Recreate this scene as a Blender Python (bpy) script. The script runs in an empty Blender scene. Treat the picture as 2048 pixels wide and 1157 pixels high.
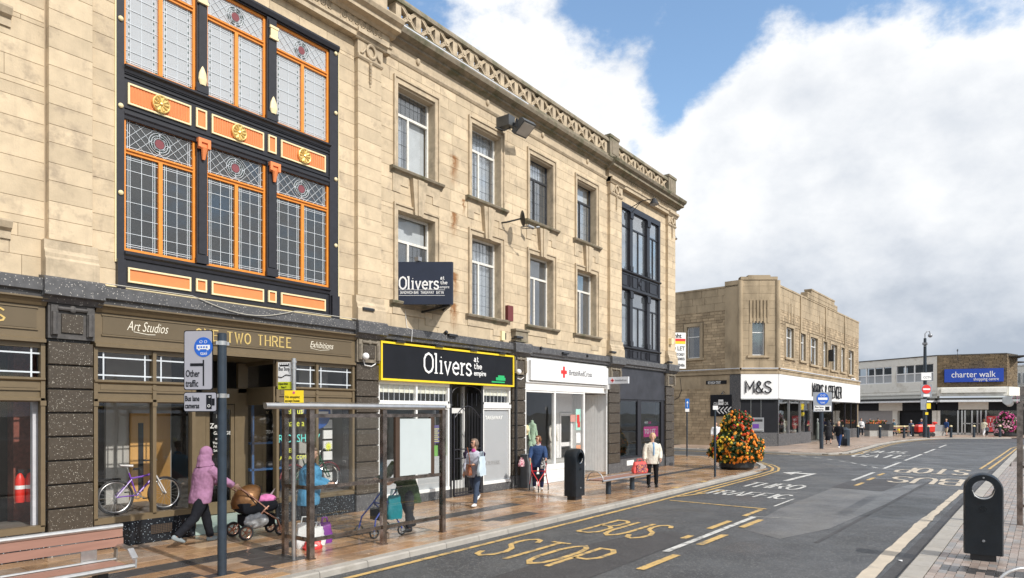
import bpy, bmesh, math, random
from mathutils import Vector, Matrix, noise
random.seed(7)
R = math.radians
sc = bpy.context.scene
C = sc.collection

# ---------------------------------------------------------------- camera
CAM_H, FPX, HZ, YAW = 2.3, 1330.0, 827.0, R(37.2)
cam_d = bpy.data.cameras.new("camera")
cam = bpy.data.objects.new("camera", cam_d); C.objects.link(cam)
cam.location = (0, 0, CAM_H)
cam.rotation_euler = (R(90), 0, YAW - R(90))
cam_d.sensor_width = 36.0
cam_d.lens = FPX / 2048 * 36
cam_d.shift_y = (HZ - 578.5) / 2048
cam_d.clip_end = 3000
cam_d.clip_start = 0.1
sc.camera = cam

# ---------------------------------------------------------------- light
SUN_AZ = R(-95)          # direction towards the sun, measured from +X
SUN_EL = R(40)
sun_d = bpy.data.lights.new("sun", 'SUN'); sun_d.energy = 3.9; sun_d.angle = R(0.6); sun_d.color = (1.0, .955, .88)
sun = bpy.data.objects.new("sun", sun_d); C.objects.link(sun)
sv = Vector((math.cos(SUN_AZ) * math.cos(SUN_EL), math.sin(SUN_AZ) * math.cos(SUN_EL), math.sin(SUN_EL)))
sun.rotation_euler = sv.to_track_quat('Z', 'Y').to_euler()
sun.location = (10, -20, 30)

def ray(px, py):
    u = (px - 1024) / FPX; v = (HZ - py) / FPX
    return Vector((u * math.sin(YAW) + math.cos(YAW), -u * math.cos(YAW) + math.sin(YAW), v))

world = bpy.data.worlds.new("World"); sc.world = world; world.use_nodes = True
def build_world():
    nt = world.node_tree; nt.nodes.clear(); N = nt.nodes.new; L = nt.links.new
    out = N('ShaderNodeOutputWorld'); bg = N('ShaderNodeBackground'); bg.inputs[1].default_value = 0.1
    L(bg.outputs[0], out.inputs[0])
    sky = N('ShaderNodeTexSky'); sky.sky_type = 'NISHITA'; sky.sun_disc = False
    sky.sun_elevation = SUN_EL; sky.sun_rotation = math.atan2(sv.x, sv.y); sky.air_density = 1.25; sky.dust_density = .6; sky.ozone_density = 1.6
    tc = N('ShaderNodeTexCoord')
    def vm(op, a, b=None, s=None):
        n = N('ShaderNodeVectorMath'); n.operation = op
        L(a, n.inputs[0])
        if b is not None:
            if isinstance(b, (tuple, list, Vector)): n.inputs[1].default_value = b
            else: L(b, n.inputs[1])
        if s is not None: n.inputs['Scale'].default_value = s
        return n
    def m(op, a, b=None, c=None, clamp=False):
        n = N('ShaderNodeMath'); n.operation = op; n.use_clamp = clamp
        for i, v in enumerate((a, b, c)):
            if v is None: continue
            if isinstance(v, (int, float)): n.inputs[i].default_value = v
            else: L(v, n.inputs[i])
        return n.outputs[0]
    def mr(v, a, b, c, d, smooth=True):
        n = N('ShaderNodeMapRange'); n.interpolation_type = 'SMOOTHSTEP' if smooth else 'LINEAR'
        L(v, n.inputs[0])
        for i, x in enumerate((a, b, c, d)): n.inputs[i + 1].default_value = x
        return n.outputs[0]
    nrm = vm('NORMALIZE', tc.outputs['Generated']).outputs[0]
    sq = vm('MULTIPLY', nrm, (1, 1, 1.5)).outputs[0]
    def fb(vec, scale, detail, rough=.58, off=(0, 0, 0)):
        o = vm('ADD', vec, off).outputs[0]
        n = N('ShaderNodeTexNoise'); n.inputs['Scale'].default_value = scale; n.inputs['Detail'].default_value = detail
        n.inputs['Roughness'].default_value = rough; L(o, n.inputs['Vector']); return n.outputs[0]
    n1 = fb(sq, 3.1, 13, .60)
    n1b = fb(sq, 3.1, 6, .52, tuple(sv * .045))
    n2 = fb(sq, 1.5, 3, .5, (3.1, 1.7, .4))
    dens = m('ADD', m('MULTIPLY', n1, .75), m('MULTIPLY', n2, .25)); fine = fb(sq, 11, 9, .62, (1.3, 4.2, 9.1)); dens = m('ADD', dens, m('MULTIPLY', m('SUBTRACT', fine, .5), .42))
    tot = m('ADD', dens, .10)
    gaps = [((1230, 30), .08, .15), ((1400, 50), .09, .22), ((1530, 60), .09, .21), ((1650, 0), .08, .17), ((1375, 160), .06, .24), ((1820, -10), .12, .14),
            ((1340, 250), .035, .12), ((1190, 10), .07, .14), ((1960, 20), .07, .1),
            ((400, -300), .4, .2), ((2700, -200), .35, .22), ((1500, -600), .3, .15), ((1980, 60), .09, .10)]
    for (p, r, a) in gaps:
        g = ray(*p).normalized()
        d = vm('DISTANCE', nrm, g).outputs['Value']
        tot = m('SUBTRACT', tot, mr(d, 0, r * 1.5, a * .8, 0))
    blobs = [((1140, 170), .1, .18), ((1260, 170), .06, .12), ((1500, 210), .12, .16), ((1620, 160), .1, .16), ((1900, 200), .25, .15), ((1500, 420), .2, .12), ((1000, 60), .12, .15), ((1420, 230), .05, .12), ((1950, 480), .25, .14), ((1600, 620), .2, .1), ((1800, 70), .08, .09), ((1990, 40), .08, .1), ((1560, 30), .03, .07)]
    for (p, r, a) in blobs:
        g = ray(*p).normalized()
        d = vm('DISTANCE', nrm, g).outputs['Value']
        tot = m('ADD', tot, mr(d, 0, r * 1.3, a, 0))
    mask = mr(tot, .44, .60, 0, 1)
    # cloud tone: lit side against the shaded base
    lit = m('SUBTRACT', n1, n1b)
    sep = N('ShaderNodeSeparateXYZ'); L(nrm, sep.inputs[0])
    base = mr(sep.outputs[2], .05, .36, .24, 1.0)
    thick = mr(tot, .56, .85, 0, .25)
    tone = m('ADD', m('SUBTRACT', base, thick), m('MULTIPLY', lit, 2.6))
    n3 = fb(sq, 2.2, 5, .55, (7.3, 2.2, 5.1))
    tone = m('ADD', tone, m('MULTIPLY', m('SUBTRACT', n3, .5), .9), clamp=True)
    ramp = N('ShaderNodeValToRGB'); L(tone, ramp.inputs[0])
    e = ramp.color_ramp.elements
    e[0].position = 0; e[0].color = (4.6, 5.2, 6.1, 1); e[1].position = 1; e[1].color = (10.2, 10.3, 10.4, 1)
    k = ramp.color_ramp.elements.new(.45); k.color = (7.3, 7.7, 8.3, 1)
    mx = N('ShaderNodeMix'); mx.data_type = 'RGBA'; L(mask, mx.inputs[0]); 
    boost = N('ShaderNodeMix'); boost.data_type = 'RGBA'; boost.blend_type = 'MULTIPLY'; boost.inputs[0].default_value = 1
    L(sky.outputs[0], boost.inputs[6]); boost.inputs[7].default_value = (1.9, 2.02, 2.08, 1)
    L(boost.outputs[2], mx.inputs[6]); L(ramp.outputs[0], mx.inputs[7])
    L(mx.outputs[2], bg.inputs[0])
build_world()
sc.view_settings.view_transform = 'Standard'; sc.view_settings.look = 'None'
sc.view_settings.gamma = 1; sc.view_settings.use_curve_mapping = False
sc.view_settings.exposure = 0.06

# ---------------------------------------------------------------- measuring helpers (real planes)
W0 = 12.35                                       # distance of the long stone facade from the camera's axis
def wall(px, py, w=W0):
    r = ray(px, py); k = w / r.y; return r.x * k, CAM_H + r.z * k
def grd(px, py, z=0.0):
    r = ray(px, py); k = (z - CAM_H) / r.z; return Vector((r.x * k, r.y * k))
def deep(px, d):
    r = ray(px, HZ); return Vector((r.x * d, r.y * d))
def high(py, d):
    return CAM_H + (HZ - py) * d / FPX

# ---------------------------------------------------------------- mesh builder
class MB:
    def __init__(s): s.v = []; s.f = []; s.t = []; s.tone = 0.0
    def add(s, vs, fs):
        o = len(s.v); s.v += [tuple(x) for x in vs]; s.f += [tuple(i + o for i in f) for f in fs]; s.t += [s.tone] * len(fs); return s
    def box(s, x0, x1, y0, y1, z0, z1):
        if x1 < x0: x0, x1 = x1, x0
        if y1 < y0: y0, y1 = y1, y0
        if z1 < z0: z0, z1 = z1, z0
        return s.add([(x0,y0,z0),(x1,y0,z0),(x1,y1,z0),(x0,y1,z0),(x0,y0,z1),(x1,y0,z1),(x1,y1,z1),(x0,y1,z1)],
                     [(0,3,2,1),(4,5,6,7),(0,1,5,4),(1,2,6,5),(2,3,7,6),(3,0,4,7)])
    def fb(s, x0, x1, p0, p1, z0, z1):            # p = how far it stands proud of the facade plane
        return s.box(x0, x1, W0 - p1, W0 - p0, z0, z1)
    def mbox(s, M, x0, x1, y0, y1, z0, z1):
        n = len(s.v); s.box(x0, x1, y0, y1, z0, z1)
        for i in range(n, len(s.v)): s.v[i] = tuple(M @ Vector(s.v[i]))
        return s
    def bar(s, a, b, w, h=None, up=(0, 0, 1)):    # rectangular bar between two points
        a, b = Vector(a), Vector(b); h = h or w; d = (b - a)
        if d.length < 1e-6: return s
        d.normalize(); u = Vector(up)
        if abs(d.dot(u)) > .98: u = Vector((1, 0, 0))
        r = d.cross(u).normalized(); u = r.cross(d).normalized()
        vs = [p + r * (i * w / 2) + u * (j * h / 2) for p in (a, b) for i, j in ((-1, -1), (1, -1), (1, 1), (-1, 1))]
        return s.add(vs, [(3,2,1,0),(4,5,6,7),(0,1,5,4),(1,2,6,5),(2,3,7,6),(3,0,4,7)])
    def cyl(s, a, b, r0, r1=None, n=12, cap=True):
        a, b = Vector(a), Vector(b); r1 = r0 if r1 is None else r1
        d = (b - a).normalized(); u = Vector((0, 0, 1)) if abs(d.z) < .95 else Vector((1, 0, 0))
        p = d.cross(u).normalized(); q = p.cross(d).normalized()
        vs = [c + (p * math.cos(t * 2 * math.pi / n) + q * math.sin(t * 2 * math.pi / n)) * r for c, r in ((a, r0), (b, r1)) for t in range(n)]
        fs = [(t, n + t, n + (t + 1) % n, (t + 1) % n) for t in range(n)]
        if cap: fs += [tuple(range(n)), tuple(range(2 * n - 1, n - 1, -1))]
        return s.add(vs, fs)
    def tube(s, pts, r, n=8, closed=False):
        pts = [Vector(p) for p in pts]; m = len(pts); vs = []; rs = r if isinstance(r, (list, tuple)) else [r] * m
        prev = None
        for i, p in enumerate(pts):
            if closed: d = pts[(i + 1) % m] - pts[i - 1]
            else: d = pts[min(i + 1, m - 1)] - pts[max(i - 1, 0)]
            d.normalize()
            if prev is None:
                u = Vector((0, 0, 1)) if abs(d.z) < .9 else Vector((1, 0, 0)); a = d.cross(u).normalized()
            else: a = (prev - d * prev.dot(d)).normalized()
            prev = a; b = a.cross(d)
            vs += [p + (a * math.cos(t * 2 * math.pi / n) + b * math.sin(t * 2 * math.pi / n)) * rs[i] for t in range(n)]
        fs = []
        for i in range(m if closed else m - 1):
            j = (i + 1) % m
            fs += [(i * n + t, j * n + t, j * n + (t + 1) % n, i * n + (t + 1) % n) for t in range(n)]
        if not closed: fs += [tuple(range(n)), tuple(range(m * n - 1, (m - 1) * n - 1, -1))]
        return s.add(vs, fs)
    def sph(s, c, r, n=12, m=8, M=None):
        r = (r, r, r) if isinstance(r, (int, float)) else r; c = Vector(c); vs = [Vector((0, 0, 1))]
        for i in range(1, m):
            for t in range(n):
                a, b = math.pi * i / m, 2 * math.pi * t / n; vs.append(Vector((math.sin(a) * math.cos(b), math.sin(a) * math.sin(b), math.cos(a))))
        vs.append(Vector((0, 0, -1)))
        fs = [(0, 1 + t, 1 + (t + 1) % n) for t in range(n)]
        for i in range(m - 2):
            fs += [(1 + i * n + t, 1 + (i + 1) * n + t, 1 + (i + 1) * n + (t + 1) % n, 1 + i * n + (t + 1) % n) for t in range(n)]
        k = 1 + (m - 2) * n
        fs += [(k + (t + 1) % n, k + t, k + n) for t in range(n)]
        vs = [Vector((v.x * r[0], v.y * r[1], v.z * r[2])) for v in vs]
        if M is not None: vs = [M @ v for v in vs]
        return s.add([v + c for v in vs], fs)
    def loft(s, rings, cap=True):                 # rings: lists of equal length
        n = len(rings[0]); vs = [p for r in rings for p in r]; fs = []
        for i in range(len(rings) - 1):
            fs += [(i * n + t, i * n + (t + 1) % n, (i + 1) * n + (t + 1) % n, (i + 1) * n + t) for t in range(n)]
        if cap: fs += [tuple(range(n - 1, -1, -1)), tuple(range((len(rings) - 1) * n, len(rings) * n))]
        return s.add(vs, fs)
    def prism(s, pts, z0, z1):                    # outline in x,y
        n = len(pts); a = sum(pts[i][0] * pts[(i + 1) % n][1] - pts[(i + 1) % n][0] * pts[i][1] for i in range(n))
        if a < 0: pts = pts[::-1]
        vs = [(p[0], p[1], z0) for p in pts] + [(p[0], p[1], z1) for p in pts]
        return s.add(vs, [tuple(range(n - 1, -1, -1)), tuple(range(n, 2 * n))] + [(i, (i + 1) % n, n + (i + 1) % n, n + i) for i in range(n)])
    def profx(s, x0, x1, prof, cap=True):         # moulding along x: prof = [(p,z)...] closed outline
        n = len(prof); vs = [(x, W0 - p, z) for x in (x0, x1) for p, z in prof]
        fs = [(i, (i + 1) % n, n + (i + 1) % n, n + i) for i in range(n)]
        if cap: fs += [tuple(range(n - 1, -1, -1)), tuple(range(n, 2 * n))]
        return s.add(vs, fs)
    def stone(s, x0, x1, p0, p1, z0, z1, c=.012, j=.005):   # block proud of the facade with chamfered arrises and a joint round it
        x0 += j; x1 -= j; z0 += j; z1 -= j
        a, b = W0 - p0, W0 - p1
        vs = [(x0,a,z0),(x1,a,z0),(x1,a,z1),(x0,a,z1),(x0,b+c,z0),(x1,b+c,z0),(x1,b+c,z1),(x0,b+c,z1),
              (x0+c,b,z0+c),(x1-c,b,z0+c),(x1-c,b,z1-c),(x0+c,b,z1-c)]
        fs = [(8,9,10,11),(4,5,9,8),(5,6,10,9),(6,7,11,10),(7,4,8,11),(0,1,5,4),(1,2,6,5),(2,3,7,6),(3,0,4,7)]
        return s.add(vs, fs)
    def xf(s, M, start=0):
        for i in range(start, len(s.v)): s.v[i] = tuple(M @ Vector(s.v[i]))
        return s
    def build(s, name, mat, parent=None, off=None, smooth=False, kind=None):
        me = bpy.data.meshes.new(name)
        if off is not None:
            o = Vector(off); vs = [tuple(Vector(v) - o) for v in s.v]
        else: vs = s.v
        me.from_pydata(vs, [], s.f)
        if any(s.t):
            at = me.attributes.new('tone', 'FLOAT', 'FACE'); at.data.foreach_set('value', s.t)
        bm = bmesh.new(); bm.from_mesh(me); bmesh.ops.recalc_face_normals(bm, faces=bm.faces); bm.to_mesh(me); bm.free()
        if smooth:
            me.polygons.foreach_set('use_smooth', [True] * len(me.polygons))
            try: me.set_sharp_from_angle(angle=R(40))
            except Exception: pass
        if mat: me.materials.append(mat)
        ob = bpy.data.objects.new(name, me); C.objects.link(ob)
        if parent: ob.parent = parent
        if kind: ob['kind'] = kind
        return ob

def tag(o, label, cat, group=None):
    o['label'] = label; o['category'] = cat
    if group: o['group'] = group
    return o
def thing(name, label, cat, loc=(0, 0, 0), rz=0.0, group=None):
    o = bpy.data.objects.new(name, None); C.objects.link(o); o.location = loc; o.rotation_euler = (0, 0, rz); o.empty_display_size = .2
    return tag(o, label, cat, group)
def _unused_copy_tree(o, parent=None):
    c = o.copy(); C.objects.link(c); c.parent = parent
    for ch in [x for x in kids.get(o.name, o.children)]: copy_tree(ch, c)
    return c
kids = {}
def dup(root, loc, rz=None, label=None):
    def rec(o, p):
        c = o.copy(); C.objects.link(c); c.parent = p
        for ch in o.children: rec(ch, c)
        return c
    r = rec(root, None); r.location = loc
    if rz is not None: r.rotation_euler = (0, 0, rz)
    if label: r['label'] = label
    return r

# ---------------------------------------------------------------- materials
MATS = {}
def mat(name, col, rough=.6, metal=0, var=.12, vs=4, bump=0.0, bs=60, tone=0.0, stain=None, stain_s=1.2, stain_t=(.55, .75), speck=None, spec_s=90, spec_t=.6, rvar=0.0, tcol=None, world_co=True, trans=0, sheen=0, zstretch=1.0, spec=.5, streak=None):
    if name in MATS: return MATS[name]
    m = bpy.data.materials.new(name); m.use_nodes = True; MATS[name] = m
    nt = m.node_tree; N = nt.nodes.new; L = nt.links.new; b = nt.nodes['Principled BSDF']
    b.inputs['Roughness'].default_value = rough; b.inputs['Metallic'].default_value = metal
    b.inputs['Specular IOR Level'].default_value = spec
    if trans: b.inputs['Transmission Weight'].default_value = trans
    if sheen: b.inputs['Sheen Weight'].default_value = sheen
    if world_co: co = N('ShaderNodeNewGeometry').outputs['Position']
    else: co = N('ShaderNodeTexCoord').outputs['Object']
    mp = N('ShaderNodeMapping'); mp.inputs['Scale'].default_value = (1, 1, zstretch); L(co, mp.inputs[0]); co = mp.outputs[0]
    def ns(scale, det=4, ro=.55):
        n = N('ShaderNodeTexNoise'); n.inputs['Scale'].default_value = scale; n.inputs['Detail'].default_value = det; n.inputs['Roughness'].default_value = ro
        L(co, n.inputs['Vector']); return n.outputs[0]
    def mrange(v, a, b_, c, d):
        n = N('ShaderNodeMapRange'); L(v, n.inputs[0])
        for i, x in enumerate((a, b_, c, d)): n.inputs[i + 1].default_value = x
        return n.outputs[0]
    def mix(f, a, c, bt='MIX'):
        n = N('ShaderNodeMix'); n.data_type = 'RGBA'; n.blend_type = bt
        if isinstance(f, (int, float)): n.inputs[0].default_value = f
        else: L(f, n.inputs[0])
        for i, v in ((6, a), (7, c)):
            if isinstance(v, tuple): n.inputs[i].default_value = (*v, 1) if len(v) == 3 else v
            else: L(v, n.inputs[i])
        return n.outputs[2]
    def scale(c, f):                              # colour times a value
        n = N('ShaderNodeVectorMath'); n.operation = 'SCALE'
        if isinstance(c, tuple): n.inputs[0].default_value = c[:3]
        else: L(c, n.inputs[0])
        L(f, n.inputs['Scale']); return n.outputs[0]
    c = col
    if tone or tcol:
        at = N('ShaderNodeAttribute'); at.attribute_name = 'tone'; oi = N('ShaderNodeObjectInfo')
        ad = N('ShaderNodeMath'); ad.operation = 'ADD'; L(at.outputs['Fac'], ad.inputs[0]); L(oi.outputs['Random'], ad.inputs[1])
        fr = N('ShaderNodeMath'); fr.operation = 'FRACT'; L(ad.outputs[0], fr.inputs[0]); t = fr.outputs[0]
        if tcol:
            rp = N('ShaderNodeValToRGB'); rp.color_ramp.interpolation = 'CONSTANT'; L(t, rp.inputs[0])
            for i, cc in enumerate(tcol):
                e = rp.color_ramp.elements[i] if i < 2 else rp.color_ramp.elements.new(i / len(tcol))
                e.position = i / len(tcol); e.color = (*cc, 1)
            c = rp.outputs[0]
        if tone:
            m7 = N('ShaderNodeMath'); m7.operation = 'MULTIPLY'; L(t, m7.inputs[0]); m7.inputs[1].default_value = 7.31
            f7 = N('ShaderNodeMath'); f7.operation = 'FRACT'; L(m7.outputs[0], f7.inputs[0])
            c = scale(c, mrange(f7.outputs[0], 0, 1, 1 - tone, 1 + tone * .7))
    if var: c = scale(c, mrange(ns(vs, 5, .6), .3, .7, 1 - var, 1 + var))
    if stain: c = mix(mrange(ns(stain_s, 6, .65), stain_t[0], stain_t[1], 0, .75), c, stain)
    if streak:
        mp2 = N('ShaderNodeMapping'); mp2.inputs['Scale'].default_value = (4.5, 4.5, .35); L(mp.outputs[0], mp2.inputs[0]); ns2 = N('ShaderNodeTexNoise'); ns2.inputs['Scale'].default_value = 1; ns2.inputs['Detail'].default_value = 6; ns2.inputs['Roughness'].default_value = .7; L(mp2.outputs[0], ns2.inputs['Vector']); c = mix(mrange(ns2.outputs[0], .56, .80, 0, .6), c, streak)
    if speck:
        v = N('ShaderNodeTexVoronoi'); v.inputs['Scale'].default_value = spec_s; L(co, v.inputs['Vector'])
        sp = N('ShaderNodeSeparateColor'); L(v.outputs['Color'], sp.inputs[0])
        th = N('ShaderNodeMath'); th.operation = 'GREATER_THAN'; L(sp.outputs[0], th.inputs[0]); th.inputs[1].default_value = spec_t
        c = mix(th.outputs[0], c, speck)
    if isinstance(c, tuple): b.inputs['Base Color'].default_value = (*c, 1)
    else: L(c, b.inputs['Base Color'])
    if rvar: L(mrange(ns(vs * .6, 4), .35, .65, max(.02, rough - rvar), min(1, rough + rvar)), b.inputs['Roughness'])
    if bump:
        bp = N('ShaderNodeBump'); bp.inputs['Strength'].default_value = 1; bp.inputs['Distance'].default_value = bump
        L(ns(bs, 5, .6), bp.inputs['Height']); L(bp.outputs[0], b.inputs['Normal'])
    return m
def glass(name, tint=(1, 1, 1), ior=1.5, frost=0.0, fcol=(.6, .62, .64), rough=.0, refl=1.0):
    if name in MATS: return MATS[name]
    m = bpy.data.materials.new(name); m.use_nodes = True; MATS[name] = m
    nt = m.node_tree; nt.nodes.clear(); N = nt.nodes.new; L = nt.links.new
    o = N('ShaderNodeOutputMaterial'); tr = N('ShaderNodeBsdfTransparent'); tr.inputs[0].default_value = (*tint, 1)
    gl = N('ShaderNodeBsdfGlossy'); gl.inputs['Roughness'].default_value = rough; gl.inputs[0].default_value = (1, 1, 1, 1)
    lw = N('ShaderNodeLayerWeight'); pw = N('ShaderNodeMath'); pw.operation = 'POWER'; L(lw.outputs['Facing'], pw.inputs[0]); lw.inputs[0].default_value = .5; pw.inputs[1].default_value = 4.2
    fr = N('ShaderNodeMath'); fr.operation = 'MULTIPLY_ADD'; L(pw.outputs[0], fr.inputs[0]); fr.inputs[1].default_value = .9; fr.inputs[2].default_value = .035
    geo = N('ShaderNodeNewGeometry'); n = N('ShaderNodeTexNoise'); n.inputs['Scale'].default_value = 1.3; n.inputs['Detail'].default_value = 1
    L(geo.outputs['Position'], n.inputs['Vector']); bp = N('ShaderNodeBump'); bp.inputs['Distance'].default_value = .0025; L(n.outputs[0], bp.inputs['Height'])
    L(bp.outputs[0], gl.inputs['Normal'])
    mx = N('ShaderNodeMixShader'); base = tr.outputs[0]
    if frost:
        df = N('ShaderNodeBsdfDiffuse'); df.inputs[0].default_value = (*fcol, 1); m2 = N('ShaderNodeMixShader'); m2.inputs[0].default_value = frost
        L(tr.outputs[0], m2.inputs[1]); L(df.outputs[0], m2.inputs[2]); base = m2.outputs[0]
    k = N('ShaderNodeMath'); k.operation = 'MULTIPLY'; k.inputs[1].default_value = refl; k.use_clamp = True; L(fr.outputs[0], k.inputs[0])
    L(k.outputs[0], mx.inputs[0]); L(base, mx.inputs[1]); L(gl.outputs[0], mx.inputs[2]); L(mx.outputs[0], o.inputs[0])
    return m

STONE = mat('ashlar stone', (.58, .467, .322), .85, var=.12, vs=3.2, bump=.004, bs=45, tone=.14, stain=(.33, .26, .19), stain_s=2.6, stain_t=(.54, .70), streak=(.38, .30, .21))
def rust(mt):
    nt = mt.node_tree; N = nt.nodes.new; L = nt.links.new; b = nt.nodes['Principled BSDF']; src = b.inputs['Base Color'].links[0].from_socket
    g = N('ShaderNodeNewGeometry'); s = N('ShaderNodeSeparateXYZ'); L(g.outputs['Position'], s.inputs[0]); n = N('ShaderNodeTexNoise'); n.inputs['Scale'].default_value = 5; n.inputs['Detail'].default_value = 6; n.inputs['Roughness'].default_value = .7; L(g.outputs['Position'], n.inputs['Vector'])
    def m(op, a, b_, cl=False):
        q = N('ShaderNodeMath'); q.operation = op; q.use_clamp = cl
        for i, v in enumerate((a, b_)):
            if isinstance(v, (int, float)): q.inputs[i].default_value = v
            elif v is not None: L(v, q.inputs[i])
        return q.outputs[0]
    wob = m('MULTIPLY', m('SUBTRACT', n.outputs[0], .5), .5); tot = None
    for x, z, w, h in ((13.6, 9.42, .2, .95), (13.6, 7.85, .19, .8), (13.62, 6.2, .22, .9), (13.6, 5.35, .2, .8), (14.0, 8.3, .08, .5), (12.95, 8.75, .07, .4)):
        dx = m('DIVIDE', m('ABSOLUTE', m('ADD', m('SUBTRACT', s.outputs[0], x), wob), None), w); t = m('DIVIDE', m('SUBTRACT', z, s.outputs[2]), h)
        up = m('MULTIPLY', t, 12, True); dn = m('SUBTRACT', 1, t, True); k = m('MULTIPLY', m('MULTIPLY', m('SUBTRACT', 1, dx, True), up), dn); tot = k if tot is None else m('ADD', tot, k)
    tot = m('MULTIPLY', tot, m('MULTIPLY', n.outputs[0], 3.2), True); mx = N('ShaderNodeMix'); mx.data_type = 'RGBA'; L(tot, mx.inputs[0]); L(src, mx.inputs[6]); mx.inputs[7].default_value = (.27, .13, .05, 1); L(mx.outputs[2], b.inputs['Base Color'])
rust(STONE)
STONE_J = mat('stone joint', (.47, .38, .27), .9, var=.1)
STONE_T = mat('moulded stone', (.50, .405, .285), .85, var=.16, vs=5, bump=.004, bs=40, streak=(.26, .22, .16), stain=(.22, .18, .13), stain_s=2.6, stain_t=(.5, .72))
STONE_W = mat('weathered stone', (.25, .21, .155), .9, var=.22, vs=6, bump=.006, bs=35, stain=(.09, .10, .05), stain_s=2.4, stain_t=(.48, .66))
GRAN = mat('brown granite', (.060, .047, .034), .38, var=.2, vs=30, bump=.003, bs=80, speck=(.45, .42, .36), spec_s=120, spec_t=.975, rvar=.1)
GRAN_D = mat('black granite', (.013, .016, .021), .16, var=.2, vs=20, speck=(.38, .45, .50), spec_s=95, spec_t=.972)
GRAN_G = mat('grey granite', (.085, .085, .09), .5, var=.25, vs=8, bump=.002, bs=60, speck=(.45, .43, .4), spec_s=80, spec_t=.97, rvar=.1)
CARV = mat('carved granite', (.075, .07, .068), .6, var=.3, vs=14, bump=.004, bs=50)
BLACK = mat('black paint', (.020, .020, .026), .38, var=.2, vs=9, bump=.001, bs=50)
BLACK2 = mat('worn black paint', (.035, .036, .040), .5, var=.35, vs=8, bump=.002, bs=50)
ORANGE = mat('orange paint', (.78, .27, .035), .42, var=.08, vs=9)
SALMON = mat('salmon paint', (.78, .245, .08), .5, var=.06, vs=7)
GOLD = mat('gilding', (.83, .60, .22), .3, metal=.55, var=.1, vs=20)
CREAMG = mat('pale gilded beading', (.82, .70, .42), .45, var=.06)
LEAD = mat('lead came', (.60, .64, .68), .5, var=.1)
LEAD_D = mat('dark lead came', (.10, .11, .12), .5, var=.1)
OLIVE = mat('olive brown paint', (.155, .115, .066), .42, var=.07, vs=8, bump=.0008, bs=30)
OLIVE2 = mat('olive brown panel paint', (.125, .094, .055), .4, var=.06, vs=3)
WHITE = mat('white paint', (.78, .78, .77), .5, var=.05, vs=5, stain=(.6, .58, .53), stain_s=3, stain_t=(.6, .8))
WHITE2 = mat('old white window paint', (.72, .70, .65), .6, var=.12, vs=14, stain=(.38, .30, .22), stain_s=9, stain_t=(.6, .72))
SIGNW = mat('white sign face', (.83, .83, .83), .4, var=.02)
SIGNK = mat('black sign face', (.010, .011, .015), .5, var=.2, vs=2, spec=.25)
YELLOW = mat('yellow paint', (.85, .62, .02), .45, var=.05)
REDP = mat('red plastic', (.65, .03, .02), .4, var=.06)
GREY = mat('grey metal', (.30, .31, .33), .45, metal=.5, var=.1)
STEEL = mat('brushed steel', (.62, .61, .60), .32, metal=1, var=.12, vs=12)
SHELT = mat('bronze shelter metal', (.30, .25, .22), .26, metal=1, var=.45, vs=7, rvar=.1)
CHROME = mat('chrome', (.75, .75, .76), .15, metal=1, var=.05)
RUBBER = mat('rubber', (.02, .02, .022), .7, var=.15)
DARK = mat('dark plastic', (.018, .019, .022), .45, var=.15)
NAVYP = mat('navy post paint', (.022, .034, .05), .42, var=.2, vs=7, bump=.001, bs=40)
BINP = mat('blue black bin plastic', (.004, .008, .013), .4, var=.25, vs=7, bump=.0015, bs=60, rvar=.08)
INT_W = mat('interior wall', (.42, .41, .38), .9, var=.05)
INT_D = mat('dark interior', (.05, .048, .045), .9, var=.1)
INT_F = mat('interior floor', (.14, .125, .11), .6, var=.15)
WOOD = mat('oak veneer', (.55, .31, .10), .5, var=.15, vs=3, zstretch=.12)
CURT = mat('net curtain', (.72, .73, .74), .9, var=.12, vs=5, zstretch=.1)
BLINDG = mat('grey blind', (.42, .45, .47), .9, var=.1, vs=4)
GLASS = glass('window glass'); GLASS_F = glass('frosted glass', frost=.62, fcol=(.52, .54, .56))
GLASS_S = glass('shelter glass', tint=(.975, .985, .98), refl=1.3)
GLASS_D = glass('dark shop glass', tint=(.78, .8, .8)); GLASS_L = glass('lower leaded glass', tint=(.8, .82, .84), refl=1.5, frost=.03)
GLASS_P = glass('pale leaded glass', tint=(.85, .88, .92), frost=.6, fcol=(.62, .64, .66), refl=2)
GLASS_M = glass('dusky leaded glass', tint=(.86, .88, .9), frost=.10, fcol=(.4, .43, .47), refl=2.6)
ASPH = None

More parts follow.
